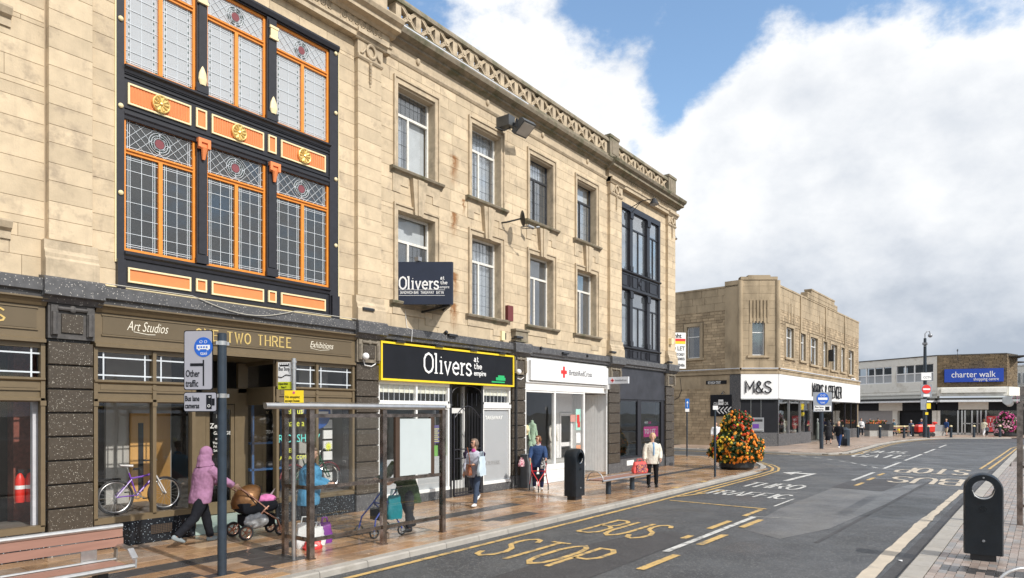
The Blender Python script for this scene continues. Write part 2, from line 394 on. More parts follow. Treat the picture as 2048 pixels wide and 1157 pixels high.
# ---------------------------------------------------------------- lettering
SF = {
'A': [[(0,0),(.3,1),(.6,0)],[(.11,.36),(.49,.36)]],
'B': [[(0,0),(0,1),(.34,1),(.5,.9),(.5,.64),(.34,.53),(0,.53)],[(.34,.53),(.56,.42),(.56,.12),(.38,0),(0,0)]],
'C': [[(.57,.8),(.45,.96),(.28,1),(.1,.9),(0,.7),(0,.3),(.1,.1),(.28,0),(.45,.04),(.57,.2)]],
'D': [[(0,0),(0,1),(.3,1),(.5,.85),(.57,.5),(.5,.15),(.3,0),(0,0)]],
'E': [[(.52,1),(0,1),(0,0),(.54,0)],[(0,.52),(.44,.52)]],
'F': [[(.52,1),(0,1),(0,0)],[(0,.52),(.44,.52)]],
'G': [[(.57,.8),(.45,.96),(.28,1),(.1,.9),(0,.7),(0,.3),(.1,.1),(.28,0),(.48,.05),(.57,.2),(.57,.46),(.34,.46)]],
'H': [[(0,0),(0,1)],[(.56,0),(.56,1)],[(0,.52),(.56,.52)]],
'I': [[(.05,0),(.05,1)]],
'K': [[(0,0),(0,1)],[(.54,1),(.02,.42)],[(.17,.56),(.57,0)]],
'L': [[(0,1),(0,0),(.5,0)]],
'M': [[(0,0),(0,1),(.34,.35),(.68,1),(.68,0)]],
'N': [[(0,0),(0,1),(.56,0),(.56,1)]],
'O': [[(.29,1),(.1,.9),(0,.7),(0,.3),(.1,.1),(.29,0),(.48,.1),(.58,.3),(.58,.7),(.48,.9),(.29,1)]],
'P': [[(0,0),(0,1),(.36,1),(.54,.88),(.54,.6),(.36,.47),(0,.47)]],
'R': [[(0,0),(0,1),(.36,1),(.54,.88),(.54,.6),(.36,.49),(0,.49)],[(.3,.49),(.56,0)]],
'S': [[(.54,.84),(.42,.97),(.26,1),(.08,.93),(.02,.76),(.1,.6),(.42,.45),(.55,.28),(.5,.1),(.3,0),(.12,.04),(0,.18)]],
'T': [[(0,1),(.58,1)],[(.29,1),(.29,0)]],
'U': [[(0,1),(0,.28),(.1,.08),(.28,0),(.46,.08),(.56,.28),(.56,1)]],
'W': [[(0,1),(.2,0),(.4,.85),(.6,0),(.8,1)]],
'&': [[(.62,0),(.14,.66),(.12,.85),(.26,1),(.4,.88),(.38,.72),(.04,.38),(.02,.16),(.2,0),(.42,.06),(.6,.42)]],
'l': [[(.0,1),(.12,1),(.12,0)],[(0,0),(.24,0)]],
'i': [[(.0,.64),(.12,.64),(.12,0)],[(0,0),(.24,0)],[(.09,.86),(.15,.86)]],
'v': [[(.02,.64),(.22,0),(.44,.64)],[(0,.64),(.14,.64)],[(.34,.64),(.5,.64)]],
'e': [[(.02,.34),(.44,.34),(.42,.52),(.24,.65),(.06,.52),(.01,.3),(.08,.1),(.26,0),(.44,.1)]],
'r': [[(0,.62),(.12,.62),(.12,0)],[(0,0),(.28,0)],[(.12,.42),(.22,.58),(.38,.62)]],
's': [[(.38,.5),(.3,.62),(.16,.64),(.04,.54),(.06,.4),(.34,.26),(.4,.12),(.26,0),(.1,.02),(0,.14)]],
'a': [[(.06,.54),(.2,.64),(.36,.56),(.36,0),(.48,0)],[(.36,.36),(.12,.32),(.02,.16),(.12,0),(.36,.1)]],
't': [[(.14,.88),(.14,.12),(.26,0),(.38,.06)],[(0,.62),(.34,.62)]],
'h': [[(0,1),(.1,1),(.1,0)],[(.1,.46),(.24,.62),(.38,.54),(.38,0)],[(0,0),(.2,0)],[(.3,0),(.48,0)]],
'm': [[(0,.62),(.1,.62),(.1,0)],[(.1,.46),(.2,.62),(.3,.54),(.3,0)],[(.3,.46),(.42,.62),(.52,.54),(.52,0)],[(.02,0),(.18,0)],[(.44,0),(.62,0)]],
'p': [[(0,.62),(.1,.62),(.1,-.26)],[(.1,.5),(.26,.64),(.42,.5),(.42,.14),(.26,0),(.1,.12)],[(0,-.26),(.22,-.26)]],
}
SFW = {'I': .1, 'M': .68, 'W': .8, 'l': .26, 'i': .26, 'r': .36, 's': .42, 'v': .5, 'e': .46, 'a': .48, 't': .38, 'h': .48, 'm': .62, 'p': .44, ' ': .3}
def ribbon(mb, pts, w, O, X, Y, Z, dz, depth):
    P = [Vector((p[0], p[1])) for p in pts]; n = len(P); closed = (P[0] - P[-1]).length < 1e-6 and n > 2
    if closed: P = P[:-1]; n -= 1
    L_, R_ = [], []
    for i in range(n):
        a = P[i] - P[i - 1] if (i > 0 or closed) else P[1] - P[0]
        b = P[(i + 1) % n] - P[i] if (i < n - 1 or closed) else P[-1] - P[-2]
        a = a.normalized(); b = b.normalized(); t = (a + b)
        t = t.normalized() if t.length > .1 else a
        nn = Vector((-t.y, t.x)); k = 1 / max(.45, abs(nn.dot(Vector((-a.y, a.x)))))
        L_.append(P[i] + nn * w / 2 * k); R_.append(P[i] - nn * w / 2 * k)
    def W(p, h): return O + X * p.x + Y * p.y + Z * h
    vs = [W(p, dz + depth) for p in L_] + [W(p, dz + depth) for p in R_] + [W(p, 0) for p in L_] + [W(p, 0) for p in R_]
    fs = []
    for i in range(n if closed else n - 1):
        j = (i + 1) % n
        fs += [(i, n + i, n + j, j), (i, j, 2 * n + j, 2 * n + i), (n + j, n + i, 3 * n + i, 3 * n + j)]
    mb.add(vs, fs)
def strokes(text, w=.12, gap=.2, serif=False, glyph_w=1.0):
    """polylines in unit height and the total width"""
    out = []; x = 0
    for ch in text:
        if ch == ' ': x += .3 + gap; continue
        for st in SF[ch]: out.append([(x + p[0] * glyph_w, p[1]) for p in st])
        if serif:
            ends = {'O': [], 'N': [(0, 0), (0, 1), (.56, 1)], 'T': [(.29, 0)], 'H': [(0, 0), (0, 1), (.56, 0), (.56, 1)], 'R': [(0, 0), (.56, 0), (0, 1)], 'E': [(0, 0), (0, 1)], 'W': [(0, 1), (.8, 1), (.4, .85)], 'S': []}.get(ch, [])
            for ex, ey in ends: out.append([(x + ex - .1, ey), (x + ex + .1, ey)])
        x += SFW.get(ch, .58) * glyph_w + gap
    return out, x - gap
def stroke_text(mb, text, O, X, Y, w=.12, gap=.2, depth=.004, serif=False, clip=None):
    """X, Y are world vectors: one unit of letter height along each"""
    O, X, Y = Vector(O), Vector(X), Vector(Y); Z = X.cross(Y).normalized()
    st, tw = strokes(text, w, gap, serif)
    for i, s in enumerate(st): ribbon(mb, s, w, O, X, Y, Z, (i % 5) * .0011, depth)
    return tw
def text(body, size, O, X, Y, m, name='lettering', parent=None, off=None, depth=.004, bold=0.0, align='LEFT', shear=0.0, sx=1.0, smooth=False):
    """built-in font turned into a mesh standing at O, along X, upward Y"""
    cu = bpy.data.curves.new(name, 'FONT'); cu.body = body; cu.size = size; cu.extrude = depth / 2; cu.offset = bold; cu.align_x = align; cu.shear = shear; cu.resolution_u = 3
    t = bpy.data.objects.new(name, cu); C.objects.link(t)
    dg = bpy.context.evaluated_depsgraph_get(); me = bpy.data.meshes.new_from_object(t.evaluated_get(dg))
    bpy.data.objects.remove(t); bpy.data.curves.remove(cu)
    X = Vector(X).normalized(); Y = Vector(Y).normalized(); Z = X.cross(Y).normalized(); O = Vector(O)
    if off is not None: O = O - Vector(off)
    M = Matrix(((X.x * sx, Y.x, Z.x, O.x), (X.y * sx, Y.y, Z.y, O.y), (X.z * sx, Y.z, Z.z, O.z), (0, 0, 0, 1)))
    me.transform(M); me.materials.clear(); me.materials.append(m); me.name = name
    ob = bpy.data.objects.new(name, me); C.objects.link(ob)
    if parent: ob.parent = parent
    return ob
XV, YV, ZV = Vector((1, 0, 0)), Vector((0, 1, 0)), Vector((0, 0, 1))
# ================================================================ GROUND, ROAD, PAVEMENTS
ASPH = mat('asphalt', (.064, .067, .071), .5, var=.26, vs=1.1, stain=(.045, .046, .05), stain_s=.45, stain_t=(.48, .62), bump=.006, bs=160, speck=(.135, .135, .135), spec_s=48, spec_t=.84, rvar=.18)
ASPH_N = mat('new asphalt', (.045, .043, .045), .6, var=.14, vs=2, bump=.005, bs=150, speck=(.12, .12, .12), spec_s=95, spec_t=.9, rvar=.08)
ASPH_W = mat('polished asphalt', (.095, .097, .102), .4, stain=(.055, .056, .06), stain_s=.8, stain_t=(.45, .6), var=.2, vs=1.2, bump=.003, bs=150, speck=(.25, .25, .25), spec_s=90, spec_t=.88, rvar=.12)
PAINTY = mat('worn yellow road paint', (.55, .365, .13), .6, var=.12, vs=5, stain=(.13, .115, .09), stain_s=7, stain_t=(.49, .62))
PAINTW = mat('worn white road paint', (.56, .555, .53), .6, var=.1, vs=5, stain=(.13, .13, .13), stain_s=6, stain_t=(.49, .62))
PAINTC = mat('faded cream road paint', (.50, .43, .34), .6, var=.1, vs=3, stain=(.3, .27, .23), stain_s=4, stain_t=(.56, .72))
SLAB = mat('paving slab', (.5, .3, .2), .17, var=.2, vs=2.2, bump=.0015, bs=70, tone=.1, rvar=.2,
           tcol=[(.39, .24, .135), (.36, .245, .165), (.42, .26, .14), (.35, .265, .20), (.39, .235, .13), (.42, .295, .195), (.36, .22, .125)], stain=(.19, .10, .045), stain_s=.8, stain_t=(.5, .64))
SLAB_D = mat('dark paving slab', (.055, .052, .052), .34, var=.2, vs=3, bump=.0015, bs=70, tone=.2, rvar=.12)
SETT = mat('grey pink paving sett', (.3, .25, .22), .42, var=.15, vs=3, bump=.002, bs=80, tone=.18, rvar=.15,
           tcol=[(.27, .245, .23), (.31, .25, .215), (.25, .24, .235), (.33, .28, .25), (.29, .23, .2)])
SLABR = mat('wet slab', (.24, .19, .16), .3, var=.2, vs=1.6, bump=.0015, bs=70, tone=.18, rvar=.16)
KERBM = mat('kerb stone', (.36, .335, .30), .6, var=.14, vs=3, bump=.003, bs=60, tone=.1, rvar=.15, stain=(.2, .18, .15), stain_s=3, stain_t=(.55, .75))
BED = mat('paving joint bed', (.10, .085, .07), .8, var=.2)
SOIL = mat('far ground', (.12, .12, .11), .9, var=.2, vs=.05)

g = MB().box(-900, 1500, -900, 900, -.6, -.35).build('ground', SOIL, kind='structure')
road = MB().box(-60, 160, -50, 90, -.345, -.1).build('road', ASPH, kind='structure')

def pave_outline(name, pts, z1=-.035): return MB().prism(pts, -.12, z1).build(name, BED, kind='structure')
KL = [(-8, 8.06), (6, 8.06), (16, 8.09), (21, 8.15), (26.3, 8.25), (28.5, 8.38), (29.9, 8.75), (31.2, 9.3), (32.7, 10.3), (33.9, 11.4), (34.7, 12.7), (35.0, 14.2), (35.0, 40)]
left_pave = pave_outline('pavement', KL + [(28.2, 40), (28.2, 12.3), (-8, 12.3)])
def slab_at(name, x0, x1, y0, y1, m, parent, zt=0.0, j=.004, tone=None, kind=None, mb=None):
    own = mb is None
    b = mb or MB(); b.tone = random.random() if tone is None else tone
    z = zt + random.uniform(-.0012, .0012); c = .003
    x0 += j; x1 -= j; y0 += j; y1 -= j
    b.add([(x0,y0,-.04),(x1,y0,-.04),(x1,y1,-.04),(x0,y1,-.04),(x0,y0,z-c),(x1,y0,z-c),(x1,y1,z-c),(x0,y1,z-c),(x0+c,y0+c,z),(x1-c,y0+c,z),(x1-c,y1-c,z),(x0+c,y1-c,z)],
          [(8,9,10,11),(4,5,9,8),(5,6,10,9),(6,7,11,10),(7,4,8,11),(0,1,5,4),(1,2,6,5),(2,3,7,6),(3,0,4,7)])
    if own: return b.build(name, m, parent)
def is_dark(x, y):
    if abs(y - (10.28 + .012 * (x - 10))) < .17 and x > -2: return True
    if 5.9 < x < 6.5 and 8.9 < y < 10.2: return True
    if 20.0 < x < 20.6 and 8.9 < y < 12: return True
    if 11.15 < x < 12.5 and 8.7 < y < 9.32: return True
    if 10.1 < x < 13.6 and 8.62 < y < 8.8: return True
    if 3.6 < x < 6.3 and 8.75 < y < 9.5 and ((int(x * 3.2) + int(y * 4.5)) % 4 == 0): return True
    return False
def layer(rows, x0, x1, keep, seed):
    """rows = [(y0,y1,len)]; returns slabs"""
    rnd = random.Random(seed); out = []
    for k, (a, b_, ln) in enumerate(rows):
        x = x0 - rnd.random() * ln
        while x < x1:
            l = ln * rnd.choice((.75, 1, 1, 1.25)) if ln > .35 else ln
            xa, xb = max(x, x0), min(x + l, x1)
            if xb - xa > .05 and keep((xa + xb) / 2, (a + b_) / 2): out.append((xa, xb, a, b_))
            x += l
    return out
rows = []; y = 8.28
while y < 8.96: rows.append((y, y + .225, .42)); y += .225
hs = [.41, .34, .45, .36, .34, .43, .38]; i = 0
while y < 12.2: h = hs[i % 7]; rows.append((y, min(y + h, 12.28), .62)); y += h; i += 1
sl = layer(rows, 2.0, 28.6, lambda x, y: True, 3)
# the corner round the building
sl2 = layer([(8.9 + i * .4, 9.3 + i * .4, .62) for i in range(28)], 28.6, 34.6, lambda x, y: x < min(34.5, 28.0 + (y - 8.2) * 1.35 if y < 12 else 34.6), 5)
sl += sl2
cam2 = Vector((0, 0))
def show(s): 
    d = math.hypot((s[0] + s[1]) / 2, (s[2] + s[3]) / 2); vis = 1 if (s[2]) / max(.1, s[0]) < 2.05 else 0
    return -vis * (s[1] - s[0]) * (s[3] - s[2]) / d ** 3
sl.sort(key=show)
rest = MB(); rest_d = MB()
for k, s in enumerate(sl):
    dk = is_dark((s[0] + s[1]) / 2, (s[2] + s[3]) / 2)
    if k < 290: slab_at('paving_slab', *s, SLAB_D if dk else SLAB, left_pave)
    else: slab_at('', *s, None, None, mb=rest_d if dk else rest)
rest.build('paving_slabs', SLAB, left_pave, kind='stuff'); rest_d.build('dark_paving_slabs', SLAB_D, left_pave, kind='stuff')
# kerb stones
def kerb_line(pts, parent, L0=.9, w=.2, side=1, maxn=999):
    segs = []; acc = []
    P = [Vector(p) for p in pts]
    tot = 0; samples = []
    for a, b_ in zip(P, P[1:]):
        n = max(1, int((b_ - a).length / .1))
        for i in range(n): samples.append(a + (b_ - a) * i / n)
    samples.append(P[-1]); i = 0; step = int(L0 / .1); cnt = 0
    while i + 2 < len(samples):
        j = min(i + step, len(samples) - 1); seg = samples[i:j + 1]
        if j - i < 3: break
        b = MB(); b.tone = random.random(); top = []; n = len(seg)
        nr = []
        for q in range(n):
            d = (seg[min(q + 1, n - 1)] - seg[max(q - 1, 0)]).normalized(); nr.append(Vector((-d.y, d.x)) * side)
        sh = .004 / .1
        def pt(q, f, z): return (*(seg[q] + nr[q] * f), z)
        idx = [0, n // 2, n - 1]
        jj = [seg[1] - seg[0], Vector((0, 0)), seg[-2] - seg[-1]]
        rings = []
        for q, e in zip(idx, jj):
            o = e * .05 if e.length else e
            rings.append([Vector((*(seg[q] + nr[q] * f + o), z)) for f, z in ((-.012, -.12), (-.004, -.02), (.02, 0.001), (w, .001), (w, -.12))])
        b.loft(rings); b.build('kerb_stone', KERBM, parent); cnt += 1
        i = j
        if cnt >= maxn: break
kerb_line([(4.2, 8.06)] + KL[1:-1] + [(35.0, 20)], left_pave)
# right pavement (the camera's side)
KR = [(-8, 1.55), (10.9, 1.33), (18, 1.15), (25, .95), (35, .62), (47.5, .19), (57, -.15), (66, -1.6), (72, -4.5), (75, -9), (75, -40)]
right_pave = pave_outline('pavement', KR + [(-8, -40)])
kerb_line([(9.0, 1.36)] + KR[1:8], right_pave, L0=.9, w=.28, side=-1)
def rk(x):
    for a, b_ in zip(KR, KR[1:]):
        if a[0] <= x <= b_[0]: return a[1] + (b_[1] - a[1]) * (x - a[0]) / (b_[0] - a[0])
    return 0
rr = []
for k in range(14): rr.append((-.29 - (k + 1) * .11, -.29 - k * .11, .22))
def keepr(x, y): return y + 1.3 < 1.31 + 0 * x and y > -1.6 and x > 9.4
setts = [(a, b_, c_ + rk((a + b_) / 2), d_ + rk((a + b_) / 2)) for a, b_, c_, d_ in layer(rr, 9.4, 36, keepr, 8)]
setts = [s for s in setts if s[2] > -.3]
setts.sort(key=lambda s: math.hypot(s[0], s[2]))
sr = MB(); srd = MB()
for k, s in enumerate(setts):
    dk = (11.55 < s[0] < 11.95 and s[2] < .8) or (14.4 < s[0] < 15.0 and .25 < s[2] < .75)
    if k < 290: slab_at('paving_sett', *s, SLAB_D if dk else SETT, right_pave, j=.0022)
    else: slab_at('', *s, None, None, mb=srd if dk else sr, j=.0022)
sr.build('paving_setts', SETT, right_pave, kind='stuff'); srd.build('dark_paving_setts', SLAB_D, right_pave, kind='stuff')
big = MB()
for s in layer([(-.25 - .45 * (k + 1), -.25 - .45 * k, .7) for k in range(9)], 9.4, 40, lambda x, y: True, 11): slab_at('', *s, None, None, mb=big)
for s in layer([(-.25 + .45 * k, .2 + .45 * k, .7) for k in range(2)], 34, 60, lambda x, y: y < rk(x) - .5, 12): slab_at('', *s, None, None, mb=big)
big.build('wet_slabs', SLABR, right_pave, kind='stuff')
# far pavement in front of the store and the shopping centre
KF = [(41.8, 40), (41.8, 18.3), (41.0, 12.2), (40.9, 10.6), (41.5, 8.9), (42.4, 8.2), (43.8, 7.9), (51.2, 8.02), (56.4, 8.2), (62, 8.0), (67.1, 7.5), (71, 6.8), (74, 5.8), (78.3, .4), (82, -9), (86, -30)]
far_pave = pave_outline('pavement', KF + [(150, -30), (150, 40)])
kerb_line(KF[1:14], far_pave, L0=1.2, w=.22, side=1)
fs = MB()
def inside(x, y, poly):
    c = False; n = len(poly)
    for i in range(n):
        (x0, y0), (x1, y1) = poly[i], poly[i - 1]
        if (y0 > y) != (y1 > y) and x < (x1 - x0) * (y - y0) / (y1 - y0) + x0: c = not c
    return c
fpoly = KF + [(150, -30), (150, 40)]
for s in layer([(-9 + .6 * k, -8.4 + .6 * k, 1.0) for k in range(48)], 41, 90, lambda x, y: inside(x - .75, y, fpoly) and inside(x + .1, y - .5, fpoly) and not (x > 49.3 and y > 13.6 and x < 72), 13): slab_at('', *s, None, None, mb=fs, j=.006)
FARSLAB = mat('far paving slab', (.36, .27, .21), .4, var=.18, vs=.5, tone=.16, rvar=.15)
fs.build('paving_slabs', FARSLAB, far_pave, kind='stuff')

# ---- asphalt patches and paint: thin sheets on the road
def sheet(name, pts, m, h=.004, label=None):
    n = len(pts); a = sum(pts[i][0] * pts[(i + 1) % n][1] - pts[(i + 1) % n][0] * pts[i][1] for i in range(n))
    if a < 0: pts = pts[::-1]
    z = -.1 + h
    return MB().add([(p[0], p[1], z) for p in pts], [tuple(range(n))]).build(name, m, road)
def blob(cx, cy, rx, ry, n=40, seed=1, rough=.12):
    rnd = random.Random(seed); ph = [rnd.random() * 6.28 for _ in range(5)]
    return [(cx + rx * math.cos(t) * (1 + rough * sum(math.sin(k * t + ph[k - 1]) / k for k in (2, 3, 4, 5))), cy + ry * math.sin(t) * (1 + rough * sum(math.cos(k * t + ph[k - 1]) / k for k in (2, 3, 4, 5)))) for t in [i * 2 * math.pi / n for i in range(n)]]
sheet('asphalt_patch', [(6.2, 6.15), (8.2, 6.1), (10.65, 6.22), (11.4, 6.1), (12.2, 5.9), (12.75, 5.6), (12.6, 5.1), (12.3, 4.96), (9.0, 4.95), (6.2, 4.9)], ASPH_N, .004)
sheet('asphalt_patch', [(23.4, 4.8), (25.9, 4.72), (27.4, 4.3), (27.6, 3.5), (26.58, 3.2), (23.2, 3.25)], ASPH_N, .004)
sheet('asphalt_patch', [(39.6, 7.9), (41.5, 8.3), (52, 8.0), (55.5, 4.6), (48.0, 4.55), (35.8, 4.9), (36.2, 6.4)], mat('grey asphalt', (.06, .06, .062), .55, var=.12, vs=1, bump=.004, bs=120), .004)
PATCHY = ASPH_W
sheet('worn_asphalt', [(13.8, 4.5), (17.3, 4.75), (23.2, 4.7), (23.1, 3.3), (25.6, 2.9), (26.5, 2.55), (20, 2.75), (15.0, 3.1), (13.2, 3.6)], ASPH_W, .003)
sheet('tar_seam', [(13.2, 2.92), (27.5, 2.38), (27.5, 2.46), (13.2, 3.0)], ASPH_N, .006)
LV = .009
def strip(name, a, b_, w, m=PAINTY, h=LV):
    a, b_ = Vector(a), Vector(b_); d = (b_ - a).normalized(); n = Vector((-d.y, d.x)) * w / 2
    return sheet(name, [tuple(a - n), tuple(b_ - n), tuple(b_ + n), tuple(a + n)], m, h)
def polystrip(name, pts, w, m, h=LV, off=0.0):
    mb = MB(); P = [Vector(p) for p in pts]; n = len(P); vs = []
    for i in range(n):
        d = (P[min(i + 1, n - 1)] - P[max(i - 1, 0)]).normalized(); nn = Vector((-d.y, d.x)); wob = 1 + .1 * noise.noise(Vector((P[i].x * .7, P[i].y, 3)))
        for s in (-1, 1): q = P[i] + nn * (off + s * w * wob / 2); vs.append((q.x, q.y, -.1 + h))
    mb.add(vs, [(2 * i, 2 * i + 1, 2 * i + 3, 2 * i + 2) for i in range(n - 1)]); return mb.build(name, m, road)
def dens(pts, st=.4):
    out = []
    for a, b_ in zip(pts, pts[1:]):
        a, b_ = Vector(a), Vector(b_); n = max(1, int((b_ - a).length / st)); out += [tuple(a + (b_ - a) * i / n) for i in range(n)]
    return out + [pts[-1]]
yl = dens([(-4, 7.72), (6, 7.74), (12, 7.76), (17, 7.8), (21.5, 7.9), (26.3, 8.0), (28.6, 8.12), (30.1, 8.5), (31.5, 9.1), (32.9, 10.05), (34.1, 11.2), (34.95, 12.6), (35.25, 14.2), (35.3, 22)])
polystrip('yellow_line', yl, .11, PAINTY)
yl2 = [p for p in yl if p[0] > 18.8]; polystrip('yellow_line', yl2, .10, PAINTY, off=-.24)
strip('yellow_line', (18.0, 7.76), (20.4, 7.2), .1)
# bus cage
strip('bus_cage_line', (17.2, 7.6), (17.08, 4.98), .11); strip('bus_cage_line', (16.9, 5.06), (15.6, 5.06), .12)
for xa, xb in ((14.7, 13.45), (12.5, 12.1)): strip('bus_cage_dash', (xa, 5.08), (xb, 5.08), .13)
for xa, xb in ((15.3, 14.0), (13.0, 11.7), (10.65, 9.3), (8.2, 6.9)): strip('bus_cage_dash', (xa, 4.58), (xb, 4.6), .14)
strip('bus_cage_line', (29.9, 3.95), (29.85, 1.3), .07, PAINTW)
strip('white_line', (10.75, 4.84), (15.6, 4.83), .12, PAINTW)
strip('white_line', (17.7, 4.97), (19.6, 4.96), .06, PAINTW); strip('white_line', (15.6, 4.96), (16.0, 3.9), .035, PAINTW)
for xa, xb in ((26.2, 30.3), (32.6, 37.3), (38.8, 45.4), (46.6, 52.4), (54.8, 60)): strip('white_line', (xa, 4.66 - (xa - 26) * .012), (xb, 4.66 - (xb - 26) * .012), .14, PAINTW)
strip('white_line', (62, 6), (66, .8), .16, PAINTW)
jp = [(32.8, 4.85), (35.6, 6.4), (38.2, 8.3), (39.7, 9.75), (40.0, 11.4)]
jd = dens(jp, .3)
for i in range(0, len(jd) - 3, 4): polystrip('junction_dash', jd[i:i + 3], .13, PAINTW)
for a in (24.4, 26.6, 28.9): strip('bus_cage_dash', (a, 4.25), (a + 1.2, 4.22), .13)
LET = [('STOP', 8.62, 7.42, 1.72, .68, PAINTY, 1), ('BUS', 11.55, 7.1, 1.75, .66, PAINTY, 1), ('TRAFFIC', 19.3, 7.52, 1.15, .5, PAINTW, 1), ('THRO', 21.9, 7.28, 1.55, .62, PAINTW, 1),
       ('BUS', 28.9, 1.55, 2.5, 1.0, PAINTC, -1), ('STOP', 33.9, 1.55, 2.9, .86, PAINTC, -1), ('GATE', 40.6, 7.35, 2.9, .92, PAINTW, 1), ('BUS', 45.4, 7.45, 2.4, 1.0, PAINTW, 1)]
for tx, x, y, hgt, wd, m, s in LET:
    for ci, ch in enumerate(tx):
        b = MB(); k = wd
        adv = sum(SFW.get(c2, .58) * k + .2 * k * .9 for c2 in tx[:ci])
        O = Vector((x, y - s * adv, -.1 + LV)); 
        for i, stt in enumerate(SF[ch]):
            # thick long strokes: the ribbon width is measured in real metres, so build in metres
            pts = [(p[0] * k, p[1] * hgt) for p in stt]
            ribbon(b, pts, .10 if hgt < 2.2 else .16, O, Vector((0, -s, 0)), Vector((s, 0, 0)), Vector((0, 0, 1)), i * .0012, 0.0)
        # keep only the top faces
        b2 = MB(); 
        b2.v = b.v; b2.f = [f for f in b.f if all(abs(b.v[i][2] - b.v[f[0]][2]) < 1e-6 for i in f)]; b2.t = [0] * len(b2.f)
        b2.build('painted_letter', m, road)
# bent arrow
b = MB(); b.add([(24.6, 6.62, -.09), (24.6, 6.42, -.09), (27.75, 6.32, -.09), (27.75, 6.5, -.09)], [(0, 1, 2, 3)])
b.add([(27.75, 6.5, -.0901), (27.75, 6.32, -.0901), (28.3, 6.32, -.0901), (28.15, 7.0, -.0901), (27.85, 7.0, -.0901)], [(0, 1, 2, 3, 4)])
b.add([(27.2, 7.0, -.0902), (28.9, 7.0, -.0902), (28.0, 7.55, -.0902)], [(0, 1, 2)]); b.build('painted_arrow', PAINTW, road)
# right hand lines: one broad worn band near, double yellow far
cream = dens([(-4, 2.05), (9, 1.78), (13, 1.72), (17.5, 1.62), (21, 1.5), (25, 1.36)], .25)
mb = MB(); vs = []
for i, p in enumerate(cream):
    w = .22 + .05 * noise.noise(Vector((p[0] * 1.3, 0, 0))) - (.06 if p[0] > 18 else 0)
    vs += [(p[0], p[1] - w / 2 - .03 * noise.noise(Vector((p[0] * 3, 5, 0))), -.1 + LV), (p[0], p[1] + w / 2 + .04 * noise.noise(Vector((p[0] * 3, 9, 0))), -.1 + LV)]
mb.add(vs, [(2 * i, 2 * i + 2, 2 * i + 3, 2 * i + 1) for i in range(len(cream) - 1)]).build('cream_line', PAINTC, road)
strip('white_line', (34.2, 4.2), (34.9, 1.0), .05, PAINTW)
for o in (0, -.3): polystrip('yellow_line', dens([(35.0, 1.25 + o), (40, 1.02 + o), (50, .58 + o), (57, .3 + o), (62, -.35 + o), (66, -1.1 + o)]), .1, PAINTY)
far = dens([(40.6, 30), (40.65, 12.2), (40.5, 10.5), (41.1, 8.7), (42.2, 7.9), (43.8, 7.6), (51.2, 7.7), (56.4, 7.85), (62, 7.7), (67.1, 7.2), (71, 6.4), (74.3, 5.2)])
polystrip('yellow_line', far, .1, PAINTY); polystrip('yellow_line', far, .1, PAINTY, off=-.26)
for xx in (19.3, 21.6): 
    MB().box(xx, xx + .35, 8.3, 8.5, .002, .006).build('yellow_mark', PAINTY, left_pave)
strip('dark_gutter', (9, 1.55), (34, .82), .18, ASPH_N, .004)
# ================================================================ THE LONG STONE BUILDING
BO = Vector((3.4, W0, 0))
bld = thing('stone_building', 'long ornate honey stone building with shopfronts along the left pavement', 'building', BO)
def bp(name, mb, m, parent=None, **k): return mb.build(name, m, parent or bld, off=BO, **k)
ZB, ZT = 4.44, 11.0                               # top of the granite band, underside of the entablature
PIL = [(3.95, 4.58), (10.15, 10.87), (22.2, 23.12), (27.42, 28.2)]
ORB = (4.98, 9.66, 4.5, 10.62); BLB = (23.25, 26.86, 4.4, 10.6)
WX = [11.5, 14.33, 17.15, 20.0]; WW = 1.33
UP, LO = (8.42, 10.55), (5.1, 7.38)
holes = [ORB, BLB, (1.2, 3.2, 5.25, 7.4), (1.2, 3.2, 8.5, 10.5)] + [(x, x + WW, *z) for x in WX for z in (UP, LO)]
def cuts(x0, x1, z0, z1, hs, zs):
    zz = sorted({z0, z1} | {z for z in zs if z0 < z < z1} | {z for h in hs for z in h[2:] if z0 < z < z1 and h[1] > x0 and h[0] < x1}); out = []
    merged = [zz[0]]
    hz_ = {z for h in hs for z in h[2:]}
    for z in zz[1:]:
        if z - merged[-1] < .07 and z != z1:
            if z in hz_: merged[-1] = z if merged[-1] not in hz_ and merged[-1] != z0 else merged[-1]
            continue
        merged.append(z)
    for a, b_ in zip(merged, merged[1:]):
        iv = [(x0, x1)]
        for h in hs:
            if h[2] < (a + b_) / 2 < h[3]:
                nv = []
                for p, q in iv:
                    if h[1] <= p or h[0] >= q: nv.append((p, q)); continue
                    if h[0] > p: nv.append((p, h[0]))
                    if h[1] < q: nv.append((h[1], q))
                iv = nv
        out += [(p, q, a, b_) for p, q in iv if q - p > .02]
    return out
backing = MB()
for r_ in cuts(-1.5, 28.2, ZB - .3, ZT + 1.0, holes, []): backing.box(r_[0], r_[1], W0 + .0, W0 + .38, r_[2], r_[3])
backing.box(27.8, 28.2, W0 + .38, W0 + 14, 0, 12.0)      # side wall on the side street
backing.box(-1.5, 28.2, W0 + 13.6, W0 + 14, 0, 12.0); backing.box(-1.5, -1.1, W0 + .38, W0 + 13.6, 0, 12.0)
bp('backing_wall', backing, STONE_J)
bp('roof', MB().box(-1.5, 28.2, W0 + .38, W0 + 13.6, 11.75, 11.9), mat('roof felt', (.09, .09, .09), .9))
bp('floor_slab', MB().box(-1.1, 27.8, W0 + .5, W0 + 13.6, 4.0, 4.3), INT_W); bp('floor_slab', MB().box(-1.1, 27.8, W0 + .5, W0 + 13.6, 7.7, 7.95), INT_W)
bp('floor_slab', MB().box(-1.1, 27.8, W0 + .45, W0 + 13.6, -.1, .12), INT_F)
iw = MB()
for x in (4.6, 10.5, 16.5, 22.6): iw.box(x, x + .15, W0 + .42, W0 + 7.0, .12, 11.75)
